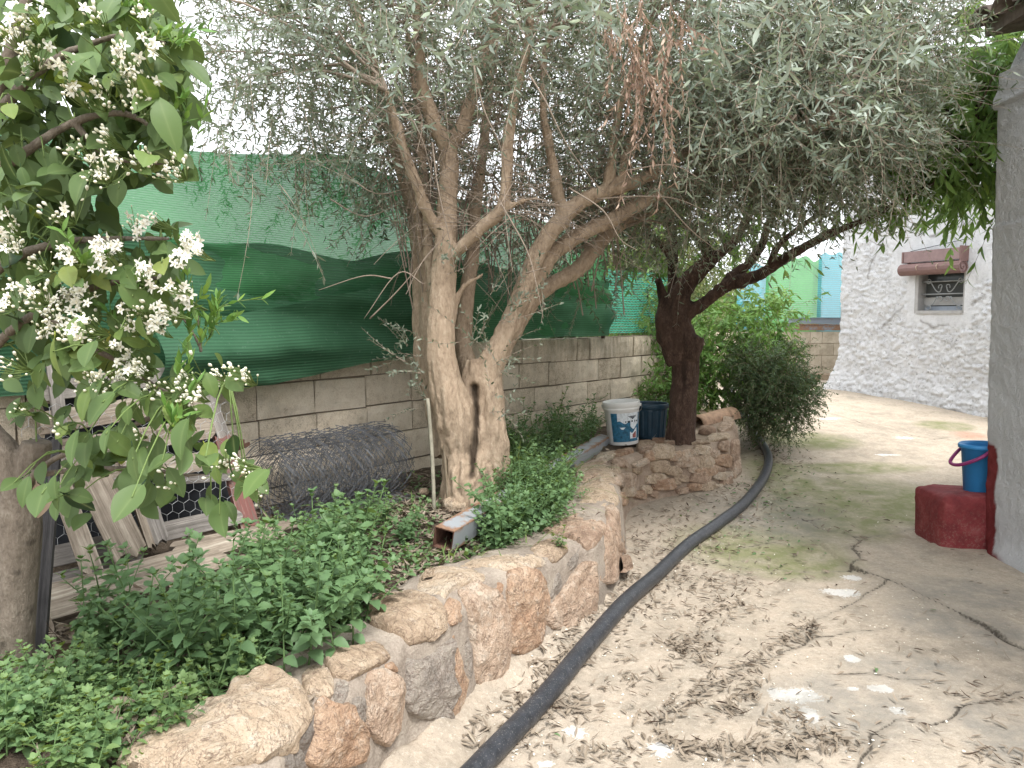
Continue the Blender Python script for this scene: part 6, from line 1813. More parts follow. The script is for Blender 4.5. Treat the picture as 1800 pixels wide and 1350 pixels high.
V, Q = lathe([(.0, .0), (.012, .0), (.012, .014), (0, .015)], 10)
R = np.array(Matrix.Rotation(math.pi / 2, 3, 'Y')); V = V @ R.T
V = V @ np.array(Matrix.Rotation(math.radians(-20), 3, 'Z')).T + np.array([.148 * math.cos(math.radians(-20)), .148 * math.sin(math.radians(-20)), .318])
obj('handle_lug', rotv(V), Q, M['white_plastic'], bk_, True)

db = at_z(1147, 773, .45) + np.array([0, .12, 0])
pot = thing('plant_pot', 'empty dark navy ribbed plant pot between the white bucket and the dark trunk', 'plant pot', tuple(db))
n = 64
a = np.arange(n) * 2 * np.pi / n
rows = []
for r, z, rb in ((.0, .0, 0), (.118, .0, 0), (.122, .01, .0), (.124, .03, .004), (.14, .24, .004), (.142, .255, 0), (.15, .26, 0), (.152, .3, 0), (.148, .303, 0), (.142, .3, 0), (.134, .24, 0), (.115, .02, 0), (0, .018, 0)):
    rr = r + rb * (((np.arange(n) // 3) % 2) * 2 - 1)
    rows.append(np.stack([rr * np.cos(a), rr * np.sin(a), np.full(n, z)], 1))
V = np.concatenate(rows) + db
i, j = np.meshgrid(np.arange(len(rows) - 1), np.arange(n), indexing='ij')
Q = np.stack([i * n + j, i * n + (j + 1) % n, (i + 1) * n + (j + 1) % n, (i + 1) * n + j], -1).reshape(-1, 4)
obj('body', V, Q, M['dark_pot'], pot, False)
V, Q = lathe([(.152, .262), (.1565, .27), (.1565, .292), (.152, .3)], 48); obj('rim', V + db, Q, M['dark_pot'], pot, True)

# red painted rock and blue bucket behind the house corner
rk = on_path(1680, 945)
def rock(name, cx, cy, cz, rx, ry, rz, mat, seed, n=40, pw=.55, namp=.12, parent=None, rot=0, smooth=True):
    u = np.linspace(0, 2 * np.pi, n, endpoint=False); v = np.linspace(-np.pi / 2, np.pi / 2, n // 2)
    U, Vv = np.meshgrid(u, v, indexing='ij')
    sp = lambda w: np.sign(w) * np.abs(w) ** pw
    D = np.stack([sp(np.cos(Vv)) * sp(np.cos(U)), sp(np.cos(Vv)) * sp(np.sin(U)), sp(np.sin(Vv))], -1)
    k_ = 1 + namp * fbm(D * 1.6 + seed, 4, 300 + seed) * 1.6 + namp * .5 * (np.abs(fbm(D * 3.5 + seed, 3, 310 + seed)) - .3)
    P = D * k_[..., None] * np.array([rx, ry, rz])
    c, s = math.cos(rot), math.sin(rot)
    P = np.stack([P[..., 0] * c - P[..., 1] * s, P[..., 0] * s + P[..., 1] * c, P[..., 2]], -1)
    m = n // 2
    idx = np.arange(n * m).reshape(n, m)
    nx = np.roll(idx, -1, 0)
    Q = np.stack([idx[:, :-1], nx[:, :-1], nx[:, 1:], idx[:, 1:]], -1).reshape(-1, 4)
    return obj(name, P.reshape(-1, 3) + np.array([cx, cy, cz]), Q, mat, parent, smooth, None, (cx, cy, cz))
zr = float(path_z(np.array([3.0]), np.array([5.2]))[0])
o = rock('painted_rock', GX + .05, GYc + .19, zr + .095, .3, .22, .235, M['red_paint'], 3, 80, .24, .06)
tag(o, 'squarish rock painted dark red at the foot of the grey house corner', 'rock')
topz = zr + .335
bc = np.array([GX + .1, GYc + .17, topz - .012])
bb = thing('bucket', 'blue plastic bucket with magenta handle standing on the red painted rock', 'bucket', tuple(bc))
V, Q = lathe([(0, 0), (.098, 0), (.105, .006), (.128, .30), (.140, .303), (.142, .312), (.136, .318), (.128, .316), (.122, .3), (.1, .02), (0, .016)], 40, 1.15, .95)
obj('body', V + bc, Q, M['blue_plastic'], bb, True)
V, Q = lathe([(.129, .29), (.143, .292), (.1445, .312), (.137, .321), (.128, .318)], 40, 1.15, .95); obj('rim', V + bc, Q, M['blue_plastic'], bb, True)
hpth = [bc + np.array(p) for p in ((-.055, -.128, .285), (-.1, -.14, .26), (-.15, -.115, .225), (-.19, -.05, .19), (-.2, .02, .18), (-.19, .06, .2), (-.1, .12, .26), (-.04, .13, .285))]
C = catmull(np.array(hpth), 5); V, Q = tube(C, .0115, 8); obj('handle', V, Q, M['magenta_plastic'], bb, True)

# ridge tile and stones on the end of the stone wall
rt0, rt1 = at_z(1228, 742, .56), at_z(1272, 732, .6)
rt0 = at_y(1224, 742, 7.0); rt1 = at_y(1276, 731, 7.35)
axr = nrm(rt1 - rt0); sr = nrm(np.cross(axr, [0, 0, 1])); ur = np.cross(sr, axr)
a = np.linspace(0, np.pi, 13); L_ = np.linspace(0, np.linalg.norm(rt1 - rt0) + .1, 10)
A_, X_ = np.meshgrid(a, L_, indexing='ij')
rad = (.085 + .03 * X_) * (1 + .01 * fbm(np.stack([A_ * 2, X_ * 9, 0 * A_], -1), 2, 320))
def tl(rad): return rt0 + X_[..., None] * axr + (rad * np.cos(A_))[..., None] * sr + (rad * np.sin(A_))[..., None] * ur - np.array([0, 0, .025])
Vo, Vi = tl(rad), tl(rad - .014)
n = 130; q = grid_q(13, 10); idx = np.arange(n).reshape(13, 10)
sides_ = np.concatenate([np.array([[idx[j, c], idx[j + 1, c], idx[j + 1, c] + n, idx[j, c] + n] for j in range(12)]) for c in (0, 9)] + [np.array([[idx[r, j], idx[r, j + 1], idx[r, j + 1] + n, idx[r, j] + n] for j in range(9)]) for r in (0, 12)])
o = obj('roof_tile', np.concatenate([Vo.reshape(-1, 3), Vi.reshape(-1, 3)]), [q, q[:, ::-1] + n, sides_], M['terracotta'], None, True, None, rt0); tag(o, 'curved clay roof tile lying on the stone wall beside the dark trunk', 'roof tile')
p = at_y(1243, 758, 6.7); o = rock('loose_stone', p[0], p[1], p[2], .075, .06, .05, M['stone_pink'], 12, 24, .8, .2); tag(o, 'knobbly reddish stone lying on the wall in front of the clay tile', 'stone')
p = at_y(1062, 793, 6.1); o = rock('loose_stone', p[0], p[1], p[2], .045, .04, .03, M['stone_cream'], 13, 20, .8, .2); tag(o, 'small pale stone beside the steel tube below the white bucket', 'stone')
p = at_z(745, 868, .45); o = rock('loose_stone', p[0], p[1], .46, .03, .03, .025, M['stone_cream'], 15, 20, .8, .2); tag(o, 'small whitish stone on the soil left of the olive foot', 'stone')
p = at_z(805, 890, .44); o = rock('loose_stone', p[0], p[1], .45, .085, .07, .05, M['stone_cream'], 17, 24, .85, .18); tag(o, 'rounded mossy stone half buried at the olive foot above the steel tube', 'stone')

# ================================================================== BROKEN PALLET, PLANKS AND SHEET (left)
def plank(name, a, b, wid, th, mat, parent=None, face=(.5, -.8, .3), seed=0, label=None, loc=True):
    a, b = np.array(a), np.array(b)
    L = np.linalg.norm(b - a); x = (b - a) / L
    f = np.array(face, float); f = nrm(f - x * (f @ x)); s = np.cross(f, x)
    n, m = 26, 6
    t = np.linspace(0, 1, n); wv = np.linspace(-.5, .5, m)
    T_, W_2 = np.meshgrid(t, wv, indexing='ij')
    P = np.stack([T_ * L * 3 + seed * 7, W_2 * 12, 0 * T_], -1)
    jag = .022 * vnoise(np.stack([wv * 18 + seed * 5, 0 * wv, 0 * wv], -1), seed)
    xl = T_ * L
    xl = np.where(T_ == 0, xl + jag[None], xl); xl = np.where(T_ == 1, xl + jag[None] * .8, xl)
    wl = W_2 * wid * (1 + .06 * fbm(np.stack([T_ * L * 4 + seed * 3, 0 * T_, 0 * T_], -1), 3, seed + 1))
    Vt = np.stack([xl, wl, th / 2 + .003 * fbm(P * np.array([1, 2, 1]), 3, seed + 2)], -1)
    Vb = np.stack([xl, wl, np.full(xl.shape, -th / 2)], -1)
    V = np.concatenate([Vt.reshape(-1, 3), Vb.reshape(-1, 3)])
    q = grid_q(n, m); k_ = n * m; idx = np.arange(k_).reshape(n, m)
    per = list(idx[:, 0]) + list(idx[-1, 1:]) + list(idx[-2::-1, -1]) + list(idx[0, -2:0:-1])
    sd = np.array([[per[i], per[(i + 1) % len(per)], per[(i + 1) % len(per)] + k_, per[i] + k_] for i in range(len(per))])
    ob = bpy.data.objects.new(name, mesh_np(name, V, [q[:, ::-1], q + k_, sd[:, ::-1]], mat))
    R = Matrix(((x[0], s[0], f[0]), (x[1], s[1], f[1]), (x[2], s[2], f[2])))
    ob.rotation_euler = R.to_euler()
    ob.location = a - (wloc(parent) if parent else 0)
    if parent: ob.parent = parent
    COL.objects.link(ob)
    if label: tag(ob, label, 'plank')
    return ob
pl0 = at_z(260, 960, .45)
pal = thing('broken_pallet', 'broken weathered wooden pallet leaning on the block wall behind the lemon tree', 'pallet', tuple(pl0))
W, G = M['wood'], M['wood_grey']
PLK = [((70, 745, 3.25), (352, 700, 3.75), .1, W), ((75, 798, 3.2), (372, 752, 3.72), .1, W), ((80, 850, 3.15), (392, 806, 3.68), .09, W), ((66, 690, 3.3), (340, 655, 3.8), .085, G), ((300, 846, 3.5), (408, 838, 3.66), .035, G)]
for i, (a, b, wd, mt) in enumerate(PLK):
    plank('plank', at_y(*a), at_y(*b), wd, .02, mt, pal, (.6, -.75, .25), i + 1)
UPR = [((162, 1003, 2.98), (92, 812, 3.16), .075, .02, W), ((232, 978, 3.08), (140, 790, 3.28), .13, .025, W), ((284, 955, 3.24), (228, 790, 3.4), .065, .03, G), ((266, 962, 3.2), (208, 790, 3.38), .03, .04, W)]
for i, (a, b, wd, th, mt) in enumerate(UPR):
    plank('slat', at_y(*a), at_y(*b), wd, th, mt, pal, (.55, -.8, .3), 20 + i)
for i, (a, b, wd, mt) in enumerate([((66, 985, 3.02), (420, 905, 3.62), .085, G), ((64, 1035, 2.95), (250, 985, 3.25), .085, G)]):
    plank('plank', at_y(*a), at_y(*b), wd, .025, mt, pal, (.55, -.8, .35), 30 + i)
o = plank('post', at_y(322, 592, 3.92), at_y(400, 790, 3.76), .062, .05, G, pal, (.6, -.75, .2), 41)
o = plank('post', at_y(392, 770, 3.75), at_y(448, 960, 3.62), .085, .04, M['wood_red'], pal, (.6, -.75, .2), 42); o['label'] = 'grey plank with red paint left on it'
o = plank('post', at_y(92, 640, 3.35), at_y(108, 760, 3.25), .05, .04, G, pal, (.6, -.75, .2), 43)
# rusty hinge iron
hi = at_y(418, 790, 3.72)
m2 = MB(); xd = WD
m2.add(np.array([hi + xd * a + np.array([0, 0, b]) + WN * c for c in (0, .012) for a, b in ((-.06, -.02), (.06, .012), (.06, .03), (-.06, 0))]), BOXF)
m2.add(np.array([hi + xd * a + np.array([0, 0, b]) + WN * c for c in (.0, .03) for a, b in ((-.005, .02), (.02, .026), (.02, .05), (-.005, .044))]), BOXF)
o = m2.build('iron_bracket', M['rusty'], pal)
GPL = [((40, 1092), (398, 985), .1, 'long split grey plank lying on the soil in front of the pallet', W), ((60, 1058), (492, 936), .09, 'longest weathered plank lying against the foot of the pallet', W), ((300, 968), (520, 925), .06, 'short brown plank lying beyond the red painted post', M['wood'])]
for i, (a, b, wd, lab, mt) in enumerate(GPL):
    pa, pb_ = at_z(*a, .45 + .02 * i), at_z(*b, .465 + .01 * i)
    o = plank('plank', pa, pb_, wd, .045, mt, None, (.25, -.45, .85), 50 + i, lab); o['group'] = 'loose planks on the soil'
pa, pb_ = at_y(52, 1200, Yl + .05), at_y(88, 770, Yl + .42)
o = plank('dark_board', pa, pb_, .075, .03, M['wood_dark'], None, (.3, -.9, .2), 60); tag(o, 'dark charred board leaning right behind the lemon trunk', 'board')
# black sheet behind the pallet
ns, nv = 50, 30
a_, b_ = at_y(20, 880, 3.35), at_y(452, 870, 4.0)
u = np.linspace(0, 1, ns); v = np.linspace(0, 1, nv)
U, Vv = np.meshgrid(u, v, indexing='ij')
P = a_ + (b_ - a_) * U[..., None]
P[..., 2] = .42 + (np.interp(U, [0, .6, .8, 1], [.98, .75, .5, .28])) * Vv
P = P + WN * (.04 * fbm(np.stack([U * 6, Vv * 4, 0 * U], -1), 3, 330) - .05 * Vv)[..., None]
o = obj('black_sheet', P.reshape(-1, 3), grid_q(ns, nv), M['black_sheet'], None, True, None, P[0, 0]); tag(o, 'black plastic sheet hung behind the broken pallet boards', 'sheet')
# hexagonal chicken wire tacked over the pallet
cw = MB()
sz = .03
a_, b_ = at_y(60, 905, 3.05), at_y(412, 870, 3.64)
dx = nrm(b_ - a_); dz = nrm(np.array([-.1, .15, 1.0])); n_ = np.cross(dx, dz)
segs = []
Lc = np.linalg.norm(b_ - a_)
for i in range(int(Lc / (sz * 1.73)) + 1):
    for j in range(13):
        c = a_ + dx * (i + .5 * (j % 2)) * sz * 1.73 + dz * (j * sz * 1.5 - .12)
        c = c + n_ * .012 * fbm(c * 4, 2, 340)
        for ang in (30, 90, 150):
            t = math.radians(ang); t2 = math.radians(ang + 60)
            segs.append([c + (dx * math.cos(t) + dz * math.sin(t)) * sz, c + (dx * math.cos(t2) + dz * math.sin(t2)) * sz])
V, Q = tubes_many(np.array(segs), .0009, .0009, 3)
o = obj('chicken_wire', V, Q, M['thin_wire'], pal); o['kind'] = 'stuff'
# thin stakes beside the olive
for i, (a, b, r, lab) in enumerate((((763, 850, 4.15), (752, 700, 4.25), .011, 'grey pruned stake standing left of the olive trunk, the paler of two'), ((788, 838, 4.2), (772, 712, 4.3), .008, 'thin dark stake against the left side of the olive trunk'))):
    pa, pb_ = at_y(*a), at_y(*b); pa[2] = .42
    C = catmull(np.array([pa, (pa + pb_) / 2 + np.array([.006, 0, 0]), pb_]), 6)
    V, Q = tube(C, r, 8); o = obj('stake', V, Q, M['stake'] if i == 0 else M['sapling_bark'], None, True, {'dark': np.zeros(len(V))}, pa); tag(o, lab, 'stake')

# ================================================================== WEEDS
def weed_mesh(seed, h, nn, lL, lW, shape, spread=1.0, branches=0, tone=0.0):
    r = np.random.default_rng(seed)
    bs, ds, us, Ls, rr = [], [], [], [], []
    stems = []
    def shoot(p0, d0, H, n, l0):
        k_ = np.linspace(0, 1, 8)[:, None]
        bend = np.array([r.normal(0, .12), r.normal(0, .12), 0])
        P = p0 + d0 * H * k_ + bend * H * k_ ** 2
        stems.append((P, .0028 * (H / .25) ** .5))
        for i in range(n):
            t = (i + .6) / n
            p = p0 + d0 * H * t + bend * H * t * t
            s = l0 * np.interp(t, [0, .25, .7, 1], [.65, 1.0, .8, .35]) * r.uniform(.8, 1.15)
            for q in (0, 1):
                a = i * np.pi / 2 + q * np.pi + r.normal(0, .25)
                el = np.interp(t, [0, .5, 1], [-.15, .1, .8]) + r.normal(0, .15)
                d = np.array([math.cos(a) * math.cos(el), math.sin(a) * math.cos(el), math.sin(el)])
                bs.append(p); ds.append(d); us.append(np.array([-math.cos(a) * math.sin(el), -math.sin(a) * math.sin(el), math.cos(el)]) + r.normal(0, .2, 3)); Ls.append(s); rr.append(np.clip(.35 + .25 * t + tone + r.normal(0, .1), 0, 1))
        for _ in range(9):
            a = r.uniform(0, 6.28); d = np.array([math.cos(a) * .6, math.sin(a) * .6, .8])
            bs.append(P[-1]); ds.append(d); us.append(np.array([-math.cos(a), -math.sin(a), .4])); Ls.append(l0 * r.uniform(.25, .5)); rr.append(.7 + tone)
    shoot(np.zeros(3), nrm(np.array([r.normal(0, .1), r.normal(0, .1), 1])), h, nn, lL)
    for b in range(branches):
        t = r.uniform(.1, .5); a = r.uniform(0, 6.28)
        shoot(stems[0][0][int(t * 7)], nrm(np.array([math.cos(a) * .7 * spread, math.sin(a) * .7 * spread, .8])), h * r.uniform(.4, .7), max(3, int(nn * .6)), lL * .8)
    Ls = np.array(Ls)
    V, Q, rn = blades(np.array(bs) + np.array(ds) * .006, np.array(ds), np.array(us), Ls, Ls * lW, shape, .22, .3, np.array(rr))
    fol = mesh_np('foliage', V, Q, M['weed_leaf'], True, {'rnd': rn})
    m = MB()
    for P, rad in stems:
        tv, tq = tube(P, np.linspace(rad, rad * .5, len(P)), 5); m.add(tv, tq)
    V, f, _ = m.out()
    return mesh_np('stem', V, f, M['weed_stem'], True), fol
def zone(p):
    px = 900 + F * p[0] / p[1]
    marks = [(-1.45, 2.35, 'close to the lemon trunk'), (-1.2, 2.9, 'in front of the long planks'), (-.95, 3.5, 'in front of the wire roll'), (-.62, 3.0, 'toward the square tube end'), (-.75, 2.55, 'spilling over the first wall stones'), (-1.0, 2.2, 'behind the right end of the big boulder'), (-1.12, 2.05, 'behind the middle of the big boulder'), (-1.2, 2.2, 'between boulder and lemon trunk'), (-1.25, 1.9, 'behind the left end of the boulder'), (-1.35, 2.15, 'at the foot of the lemon trunk'), (-1.1, 1.8, 'hanging over the boulder top'),
             (-1.2, 1.75, 'beside the big boulder'), (-.3, 3.7, 'near the tube mouth'), (.1, 4.0, 'right of the tube mouth'), (.45, 4.4, 'by the wall bend'), (.2, 5.6, 'behind the olive trunk'), (.7, 6.4, 'left of the white bucket'), (1.7, 7.2, 'beyond the dark trunk')]
    return min(marks, key=lambda m: (m[0] - p[0]) ** 2 + (m[1] - p[1]) ** 2)[2]
FORM = {}
def plant(kind, meshes, p, label, cat, group, scale=1.0, lean=.12):
    t = thing(kind, label, cat, tuple(p), group)
    t.rotation_euler = (rng.normal(0, lean), rng.normal(0, lean), rng.uniform(0, 6.28))
    t.scale = (scale,) * 3
    for nme, me in zip(('stem', 'foliage'), meshes):
        o = bpy.data.objects.new(nme, me); o.parent = t; COL.objects.link(o)
    return t
TALL = [weed_mesh(500 + i, h, n, .05, .36, SERR, 1.0, b) for i, (h, n, b) in enumerate(((.32, 13, 2), (.27, 12, 3), (.37, 15, 1), (.24, 10, 3), (.29, 13, 3)))]
MED = [weed_mesh(520 + i, h, n, .043, .38, SERR, 1.2, b, .06) for i, (h, n, b) in enumerate(((.2, 10, 3), (.16, 8, 4), (.22, 10, 3), (.18, 8, 4)))]
LOWW = [weed_mesh(540 + i, h, n, .031, .4, SERR, 1.5, b, .42) for i, (h, n, b) in enumerate(((.12, 6, 4), (.1, 5, 5), (.15, 6, 4)))]
FINE = [weed_mesh(560 + i, h, n, .032, .34, OVATE, 1.3, b, -.02) for i, (h, n, b) in enumerate(((.22, 10, 5), (.26, 11, 4), (.18, 9, 6)))]
def on_soil(px, py):
    p = at_z(px, py, .42); p = at_z(px, py, float(soil_z(p[0], p[1])))
    return p
def clear_of_wall(p, m=.02):
    d = np.linalg.norm(winner[:, :2] - p[:2], axis=1); i = int(np.argmin(d))
    return (p[:2] - winner[i, :2]) @ (-outn[i, :2]) > -m
# the tall nettle-like weeds: image regions (base points on the soil)
def lab(label, mi, p):
    return (['single-stemmed ', 'two-stemmed ', 'slender ', 'short ', 'many-stemmed '][mi] if 'nettle' in label or 'weed' in label else '') + label + ' ' + zone(p)
def scatter(poly_list, n, meshes, kind, label, cat, group, sc=(.8, 1.15), lean=.12, mind=.05):
    pts = []
    tries = 0
    while len(pts) < n and tries < n * 60:
        tries += 1
        x0, y0, x1, y1 = poly_list[rng.integers(len(poly_list))]
        p = on_soil(rng.uniform(x0, x1), rng.uniform(y0, y1))
        if not clear_of_wall(p): continue
        if any(np.hypot(*(p[:2] - q[:2])) < mind for q in pts): continue
        pts.append(p)
        mi = rng.integers(len(meshes)); plant(kind, meshes[mi], p + np.array([0, 0, -.01]), lab(label, mi, p), cat, group, rng.uniform(*sc), lean)
    return pts
tall_pts = [(320, 1075), (425, 1050), (440, 1120), (330, 1130), (520, 1110), (560, 1130), (600, 1110), (620, 1140), (570, 1060), (500, 1060), (640, 1100), (590, 1165), (540, 1180), (470, 1160), (400, 1180), (210, 1120), (180, 1110), (150, 1160), (260, 1130), (250, 1190), (300, 1200), (350, 1210), (430, 1200), (500, 1200), (600, 1010), (560, 1020), (580, 990), (640, 1040), (620, 980), (660, 1070), (490, 1120), (380, 1130)]
for (px, py) in tall_pts:
    mi = rng.integers(5); plant('nettle_plant', TALL[mi], on_soil(px, py) - np.array([0, 0, .01]), lab('tall dark green nettle', mi, on_soil(px, py)), 'nettle', 'tall nettles in the dense patch', rng.uniform(.95, 1.4), .14)
scatter([(130, 1130, 640, 1230), (330, 1060, 680, 1160), (430, 1000, 640, 1080)], 66, MED, 'nettle_plant', 'medium green nettle', 'nettle', 'tall nettles in the dense patch', (.8, 1.15), .18, .045)
scatter([(60, 1200, 430, 1330), (0, 1240, 260, 1420), (150, 1170, 450, 1260)], 85, LOWW, 'low_nettle', 'low pale green nettle', 'nettle', 'low pale nettles in front of the lemon tree', (.8, 1.4), .25, .035)
scatter([(-20, 1230, 110, 1420)], 16, MED, 'nettle_plant', 'bright nettle in the nearest bed corner', 'nettle', 'nettles in the nearest corner', (.8, 1.1), .2, .05)
scatter([(580, 900, 740, 960), (480, 935, 640, 990)], 26, MED, 'leafy_weed', 'green leafy weed', 'weed', 'weeds in front of the wire roll', (.7, 1.05), .2, .06)
scatter([(870, 895, 1005, 950), (850, 935, 950, 970), (890, 860, 1020, 905), (880, 880, 1010, 920)], 78, FINE, 'bushy_weed', 'dark bushy weed by the steel tube', 'weed', 'bushy weeds between the tube and the stone wall', (.95, 1.55), .25, .05)
scatter([(880, 770, 1040, 800), (900, 790, 1000, 830), (960, 740, 1060, 770)], 52, FINE, 'bushy_weed', 'green bushy weed under the block wall', 'weed', 'weeds along the foot of the block wall', (1.0, 1.7), .2, .08)
scatter([(1240, 735, 1290, 745), (1130, 740, 1180, 750)], 10, FINE, 'bushy_weed', 'green bushy weed', 'weed', 'weeds behind the dark trunk', (1, 1.4), .2, .08)
for (px, py, sc) in [(300, 1320, .8), (860, 905, 1.1), (890, 880, 1.1), (1165, 975, .5)]:
    if px < 1100:
        plant('leafy_weed', MED[0], on_soil(px, py), {300: 'nettle shoot leaning over the top of the big boulder', 860: 'bright green weed right at the olive foot beside the steel tube', 890: 'bright green weed just right of the olive foot'}[px], 'weed', None, sc, .2)
p = at_z(985, 965, .42); plant('leafy_weed', LOWW[1], p, 'small weed rooted in the joint on top of the stone wall', 'weed', None, 1.0, .2)
p = at_y(1113, 775, 6.38); p[2] = .44; plant('bushy_weed', FINE[2], p, 'small green weed in front of the white bucket label', 'weed', None, .9, .1)
# grasses (tufts of long blades)
def tuft(px, py, n, L, name='grass_tuft', label=None):
    c = on_soil(px, py)
    a = rng.uniform(0, 6.28, n); el = rng.uniform(.5, 1.3, n)
    d = np.stack([np.cos(a) * np.cos(el), np.sin(a) * np.cos(el), np.sin(el)], 1)
    b = c + np.stack([rng.normal(0, .03, n), rng.normal(0, .03, n), np.full(n, -.01)], 1)
    Ln = L * rng.uniform(.5, 1.1, n)
    rows = [(t, w_) for t, w_ in zip(np.linspace(0, 1, 7), (.7, 1, 1, .9, .75, .5, .08))]
    V, Q, rn = blades(b, d, np.array([0, 0, 1.0]) - d * .3 + 1e-3, Ln, .0034, (rows, 2), .0, rng.uniform(.3, 1.1, n), np.clip(rng.normal(.5, .25, n), 0, 1))
    return V, Q, rn
G1 = [((890, 870), 40, .45), ((915, 880), 36, .42), ((945, 890), 30, .4), ((905, 845), 40, .5), ((970, 870), 30, .4), ((885, 830), 30, .45), ((960, 850), 34, .42), ((930, 820), 30, .4), ((990, 830), 26, .4), ((905, 800), 26, .35), ((985, 790), 22, .35), ((950, 780), 22, .35), ((1010, 860), 16, .25), ((1255, 740), 26, .4), ((1240, 735), 20, .35), ((930, 865), 20, .3), ((1140, 745), 18, .3)]
for (xy_, n, L) in G1:
    V, Q, rn = tuft(*xy_, n, L)
    o = obj('grass_tuft', V, Q, M['grass'], None, True, {'rnd': rn}, on_soil(*xy_))
    tag(o, 'tuft of long arching grass among the weeds behind the steel tube' if xy_[0] < 1100 else 'tuft of long grass behind the dark peach trunk', 'grass', 'grass tufts behind the tube' if xy_[0] < 1100 else 'grass tufts behind the dark trunk')
V, Q, rn = [], [], []
m = MB()
for _ in range(46):
    x0, y0, x1, y1 = [(690, 880, 800, 1010), (560, 900, 740, 960), (720, 960, 930, 1000), (430, 900, 560, 990)][rng.integers(4)]
    v_, q_, r_ = tuft(rng.uniform(x0, x1), rng.uniform(y0, y1), 6, rng.uniform(.08, .22)); m.add(v_, q_, np.clip(r_ + .15, 0, 1))
o = m.build('thin_grass', M['grass'], None, True); tag(o, 'thin yellow-green grass blades scattered over the bed', 'grass', kind='stuff')
# small ground cover over the soil
n = 2600
pts = []
for _ in range(n):
    x0, y0, x1, y1, wgt = [(100, 1200, 520, 1330, 1), (560, 940, 760, 1090, 1), (700, 900, 980, 1010, 1), (870, 740, 1060, 860, 1), (700, 840, 780, 900, 1), (820, 960, 960, 1000, 1), (1110, 735, 1280, 765, 1)][rng.choice(7, p=[.24, .2, .16, .16, .06, .12, .06])]
    pts.append(on_soil(rng.uniform(x0, x1), rng.uniform(y0, y1)))
pts = np.array(pts); pts = pts[[clear_of_wall(p, .0) for p in pts]]
d = rand_dirs(len(pts), .1, .9); Ls = rng.uniform(.012, .03, len(pts))
lv, lq, lr = blades(pts + np.stack([0 * Ls, 0 * Ls, rng.uniform(0, .05, len(pts))], 1), d, np.array([0, 0, 1.0]) + rng.normal(0, .3, (len(pts), 3)), Ls, Ls * .36, OVATE, .2, .25, np.clip(rng.normal(.6, .2, len(pts)), 0, 1))
o = obj('ground_cover', lv, lq, M['weed_leaf'], None, True, {'rnd': lr}); tag(o, 'tiny green seedlings covering the soil', 'ground cover', kind='stuff')

# ================================================================== LITTER
def litter(P, L, W, mat, name, label, zf, lift=.004, tone=(.45, .22), shape=LANCE, curl=.35):
    P = np.asarray(P, float); n = len(P)
    a = rng.uniform(0, 6.28, n)
    tz = rng.normal(.0, .12, n)
    d = np.stack([np.cos(a), np.sin(a), tz], 1)
    up = np.stack([rng.normal(0, .45, n), rng.normal(0, .45, n), np.ones(n)], 1)
    z = zf(P[:, 0], P[:, 1]) + lift + np.abs(rng.normal(0, lift * .8, n)) + np.abs(tz) * L * .4
    b = np.stack([P[:, 0], P[:, 1], z], 1)
    s = rng.uniform(.55, 1.15, n)
    lv, lq, lr = blades(b - d * (L * s / 2)[:, None], d, up, L * s, W * s, shape, rng.uniform(.1, .9, n), rng.normal(0, curl, n), np.clip(rng.normal(*tone, n), 0, 1))
    o = obj(name, lv, lq, mat, None, False, {'rnd': lr}); tag(o, label, 'leaf litter', kind='stuff')
    return o
LIT = []
def along(pts, n, sp):
    L = P2(pts); seg = np.linalg.norm(np.diff(L, axis=0), axis=1); c = np.concatenate([[0], np.cumsum(seg)])
    t = rng.uniform(0, c[-1], n)
    return np.stack([np.interp(t, c, L[:, 0]), np.interp(t, c, L[:, 1])], 1) + rng.normal(0, sp, (n, 2))
def blob(px, py, n, sx, sy):
    c = on_path(px, py)[:2]
    return c + rng.normal(0, 1, (n, 2)) * np.array([sx, sy])
LIT += [along([(1140, 1275), (1210, 1235), (1290, 1190), (1400, 1125), (1430, 1090)], 360, .035), along([(1270, 1262), (1300, 1235), (1340, 1205)], 110, .03), blob(1215, 1140, 170, .07, .09), blob(1190, 1145, 60, .12, .12), blob(1290, 1065, 90, .1, .07), blob(1220, 1085, 110, .12, .1), blob(1250, 1030, 130, .16, .1),
        along([(830, 1330), (900, 1262), (960, 1200), (1040, 1105), (1120, 1020)], 420, .03), along([(900, 1340), (985, 1240), (1070, 1120), (1150, 1045), (1220, 990)], 300, .05), blob(1000, 1250, 110, .07, .06), blob(1280, 1330, 120, .1, .05), along([(1150, 1300), (1210, 1318), (1300, 1322), (1420, 1335)], 170, .025), blob(1430, 1310, 150, .09, .06), blob(1060, 1330, 90, .09, .04), blob(1390, 1275, 50, .06, .05), blob(1730, 1225, 46, .08, .05), blob(1760, 1340, 40, .1, .04), blob(1130, 1200, 60, .12, .1)]
LIT += [along([(1110, 1000), (1130, 930), (1190, 895), (1260, 880), (1300, 850)], 320, .1), along([(1230, 970), (1300, 925), (1350, 870), (1375, 820), (1340, 770)], 420, .09), blob(1230, 940, 160, .3, .25), blob(1170, 970, 140, .2, .2), blob(1400, 900, 130, .5, .5), blob(1500, 850, 110, .5, .8), blob(1350, 1000, 130, .3, .25), along([(1440, 925), (1510, 945), (1500, 1000)], 40, .03), along([(1560, 860), (1600, 880), (1640, 885)], 60, .08), blob(1340, 800, 130, .25, .5)]
u_ = np.stack([rng.uniform(900, 1800, 520), rng.uniform(800, 1350, 520)], 1)
LIT.append(np.array([on_path(a, b)[:2] for a, b in u_]))
LP = np.concatenate(LIT)
